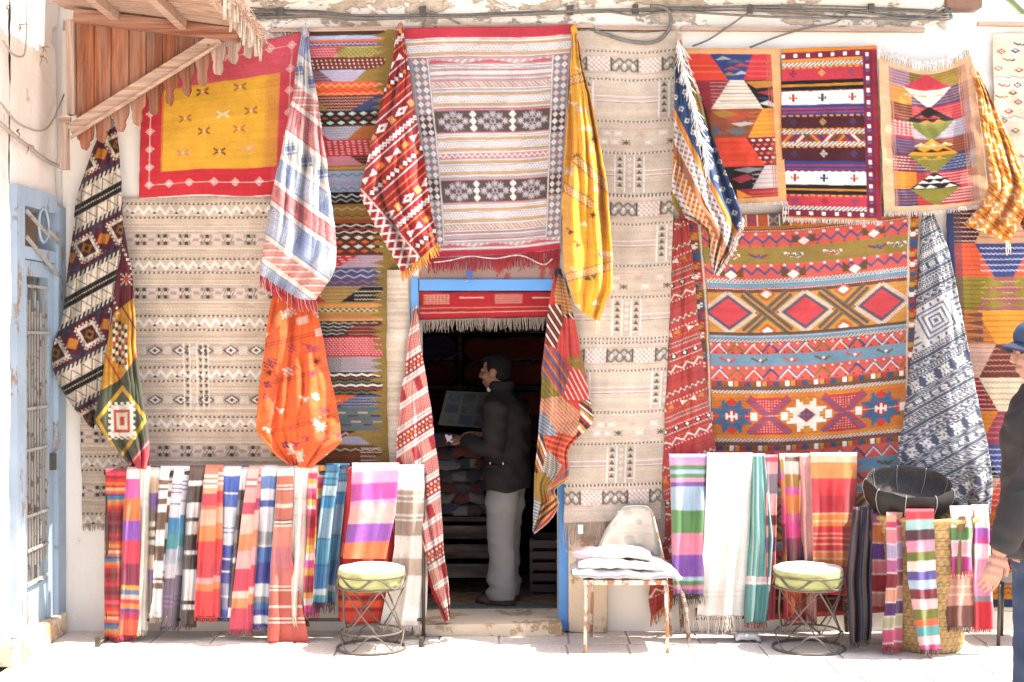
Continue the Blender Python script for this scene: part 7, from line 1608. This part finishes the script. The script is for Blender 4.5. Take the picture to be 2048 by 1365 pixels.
for y, x in ((-.088, .01), (.088, -.03)):
    bm = bmesh.new(); ell(bm, (x-.02, y, .035), (.085, .045, .045)); ell(bm, (x-.115, y, .025), (.075, .047, .034)); ell(bm, (x+.045, y, .04), (.05, .04, .055)); loft(bm, [(x-.05, y, -.001, .145, .05), (x-.05, y, .012, .147, .051)])
    fuse('shoe', bm, .007, M_SHOE, pm, PM, 4)
bm = bmesh.new(); add_box(bm, (.005, -.272, 1.135), (.055, -.262, 1.168)); xf(bm, PM); obj('sleeve_patch', bm, plain('grey_patch', '#8f8a88', .7), jk)
bm = bmesh.new(); add_box(bm, (-.05, -.212, .90), (.045, -.200, .915)); xf(bm, PM); obj('pocket_flap', bm, M_JACK, jk)
for x in (-.03, .06): 
    bm = bmesh.new(); ell(bm, (x, -.198, .93), (.006, .006, .012), None, 2); xf(bm, PM); obj('snap', bm, plain('bright_metal', '#c9c6c2', .3, .5, 1) if x < 0 else MATS['bright_metal'], jk, True)
bm = bmesh.new(); loft(bm, [(-.075, 0, 1.385, .055, .06), (-.085, 0, 1.41, .05, .058)], 16); xf(bm, PM); obj('shirt_collar', bm, M_PAPER, pm, True)
hp = PM @ Vector((-.31, -.19, 1.06))
nx_ = 8; bm = bmesh.new(); vs3 = [[bm.verts.new(hp+Vector(((i-4)*.006-.006*j, (j-2)*.012, .014*j+.006*math.sin(i)))) for i in range(nx_)] for j in range(4)]
for j in range(3):
    for i in range(nx_-1): bm.faces.new((vs3[j][i], vs3[j][i+1], vs3[j+1][i+1], vs3[j+1][i]))
tag(obj('paper_slip', bm, M_PAPER, None, True), 'small white paper in the hand of the person inside', 'paper')

# the passer-by at the right edge, walking left
D2 = 6.0; sc3 = FPX/D2
pw = empty('person', ((2086-1024)/sc3, D2-CAMD, -.012), 'person in charcoal jacket, jeans and blue cap walking past at the right edge', 'person')
PW = Matrix.Translation(pw.location) @ Matrix.Rotation(math.radians(4), 4, 'Z')
HC = (-.015, 0, 1.765); k = 1.06
armL = [(-.02, -.20, 1.49), (-.10, -.255, 1.33), (-.20, -.27, 1.165), (-.26, -.265, 1.05), (-.295, -.255, .965)]
armR = [(.01, .20, 1.49), (.08, .25, 1.33), (.16, .26, 1.16), (.14, .25, 1.02), (.10, .24, .92)]
bm = bmesh.new(); head(bm, HC, k)
loft(bm, [(-.0, 0, 1.50, .065, .075), (-.0, 0, 1.58, .06, .062), (-.005, 0, 1.66, .058, .06), (-.01, 0, 1.71, .055, .06)])
loft(bm, [(0, 0, .88, .12, .16), (0, 0, 1.15, .12, .155), (.0, 0, 1.4, .125, .18), (0, 0, 1.51, .095, .16), (-.01, 0, 1.57, .055, .065)])
legL = [(.03, -.095, .94), (.06, -.095, .50), (.20, -.095, .12)]; legR = [(.03, .095, .94), (.0, .095, .50), (-.02, .095, .10)]
for L_ in (legL, legR): add_tube(bm, L_, [.085, .055, .045], 14)
for A_ in (armL, armR): add_tube(bm, A_, [.055, .05, .044, .038, .031], 12)
hand(bm, armL[-1], (-.30, .05, -1), (.2, -1, 0), 1.1, .45); hand(bm, armR[-1], (-.2, 0, -1), (0, 1, 0), 1.1, .45)
fuse('body', bm, .0052, M_SKIN2, pw, PW, 3); eyes(pw, HC, k, PW, M_EYE)
c0 = Vector(HC)
bm = bmesh.new(); ell(bm, c0+Vector((.03, 0, .01))*k, (.085*k, .083*k, .08*k)); ell(bm, c0+Vector((.055, 0, -.03))*k, (.055*k, .068*k, .05*k)); fuse('hair', bm, .007, M_HAIR, pw, PW, 3, .003, (40, 30), 6)
bm = bmesh.new(); ell(bm, c0+Vector((.010, 0, .062))*k, (.113*k, .094*k, .078*k)); cap = fuse('cap', bm, .007, M_CAPC, pw, PW, 3, .002, (30, 20), 6)
U2, V2 = np.meshgrid(np.linspace(-1, 1, 17), np.linspace(0, 1, 8)); bm = bmesh.new(); rows = []
for lay in (0, .006):
    rows.append([[bm.verts.new(PW @ (c0+Vector((-.075-.085*v*(1-.45*u*u)+.035*u*u, u*.078, .052-.028*v-.022*u*u-lay))*k)) for u in np.linspace(-1, 1, 17)] for v in np.linspace(0, 1, 8)])
for L_ in rows:
    for j in range(7):
        for i in range(16): bm.faces.new((L_[j][i], L_[j][i+1], L_[j+1][i+1], L_[j+1][i]))
for i in range(16): bm.faces.new((rows[0][-1][i], rows[0][-1][i+1], rows[1][-1][i+1], rows[1][-1][i]))
obj('cap_brim', bm, plain('navy_brim', '#252f4a', .8), cap, True)
bm = bmesh.new()
loft(bm, [(.0, 0, .90, .155, .20), (0, 0, .95, .165, .21), (.0, 0, 1.10, .16, .205), (.005, 0, 1.25, .165, .21), (.01, 0, 1.38, .17, .225), (.0, 0, 1.48, .15, .225), (-.01, 0, 1.545, .11, .175), (-.01, 0, 1.59, .085, .1), (-.005, 0, 1.63, .08, .085)], 28)
for A_ in (armL, armR): add_tube(bm, A_, [.100, .090, .080, .070, .056], 14)
fuse('jacket', bm, .011, M_JACK2, pw, PW, 4, .015, (6, 11), 14)
bm = bmesh.new()
for L_ in (legL, legR): add_tube(bm, L_, [.118, .085, .075], 18)
loft(bm, [(0, 0, .84, .12, .165), (0, 0, .98, .13, .175)])
fuse('jeans', bm, .010, M_JEAN, pw, PW, 5, .008, (8, 14), 18)
for (x, y, z), a in (((.20, -.095, .055), .45), ((-.02, .095, .045), 0.)):
    bm = bmesh.new(); Rm = Matrix.Rotation(a, 3, 'Y')
    ell(bm, (x-.04, y, z), (.10, .048, .045), Rm); ell(bm, Vector((x, y, z))+Rm @ Vector((-.13, 0, -.012)), (.075, .048, .034), Rm); ell(bm, (x+.03, y, z+.02), (.05, .042, .06))
    fuse('shoe', bm, .008, M_SHOE, pw, PW, 4)
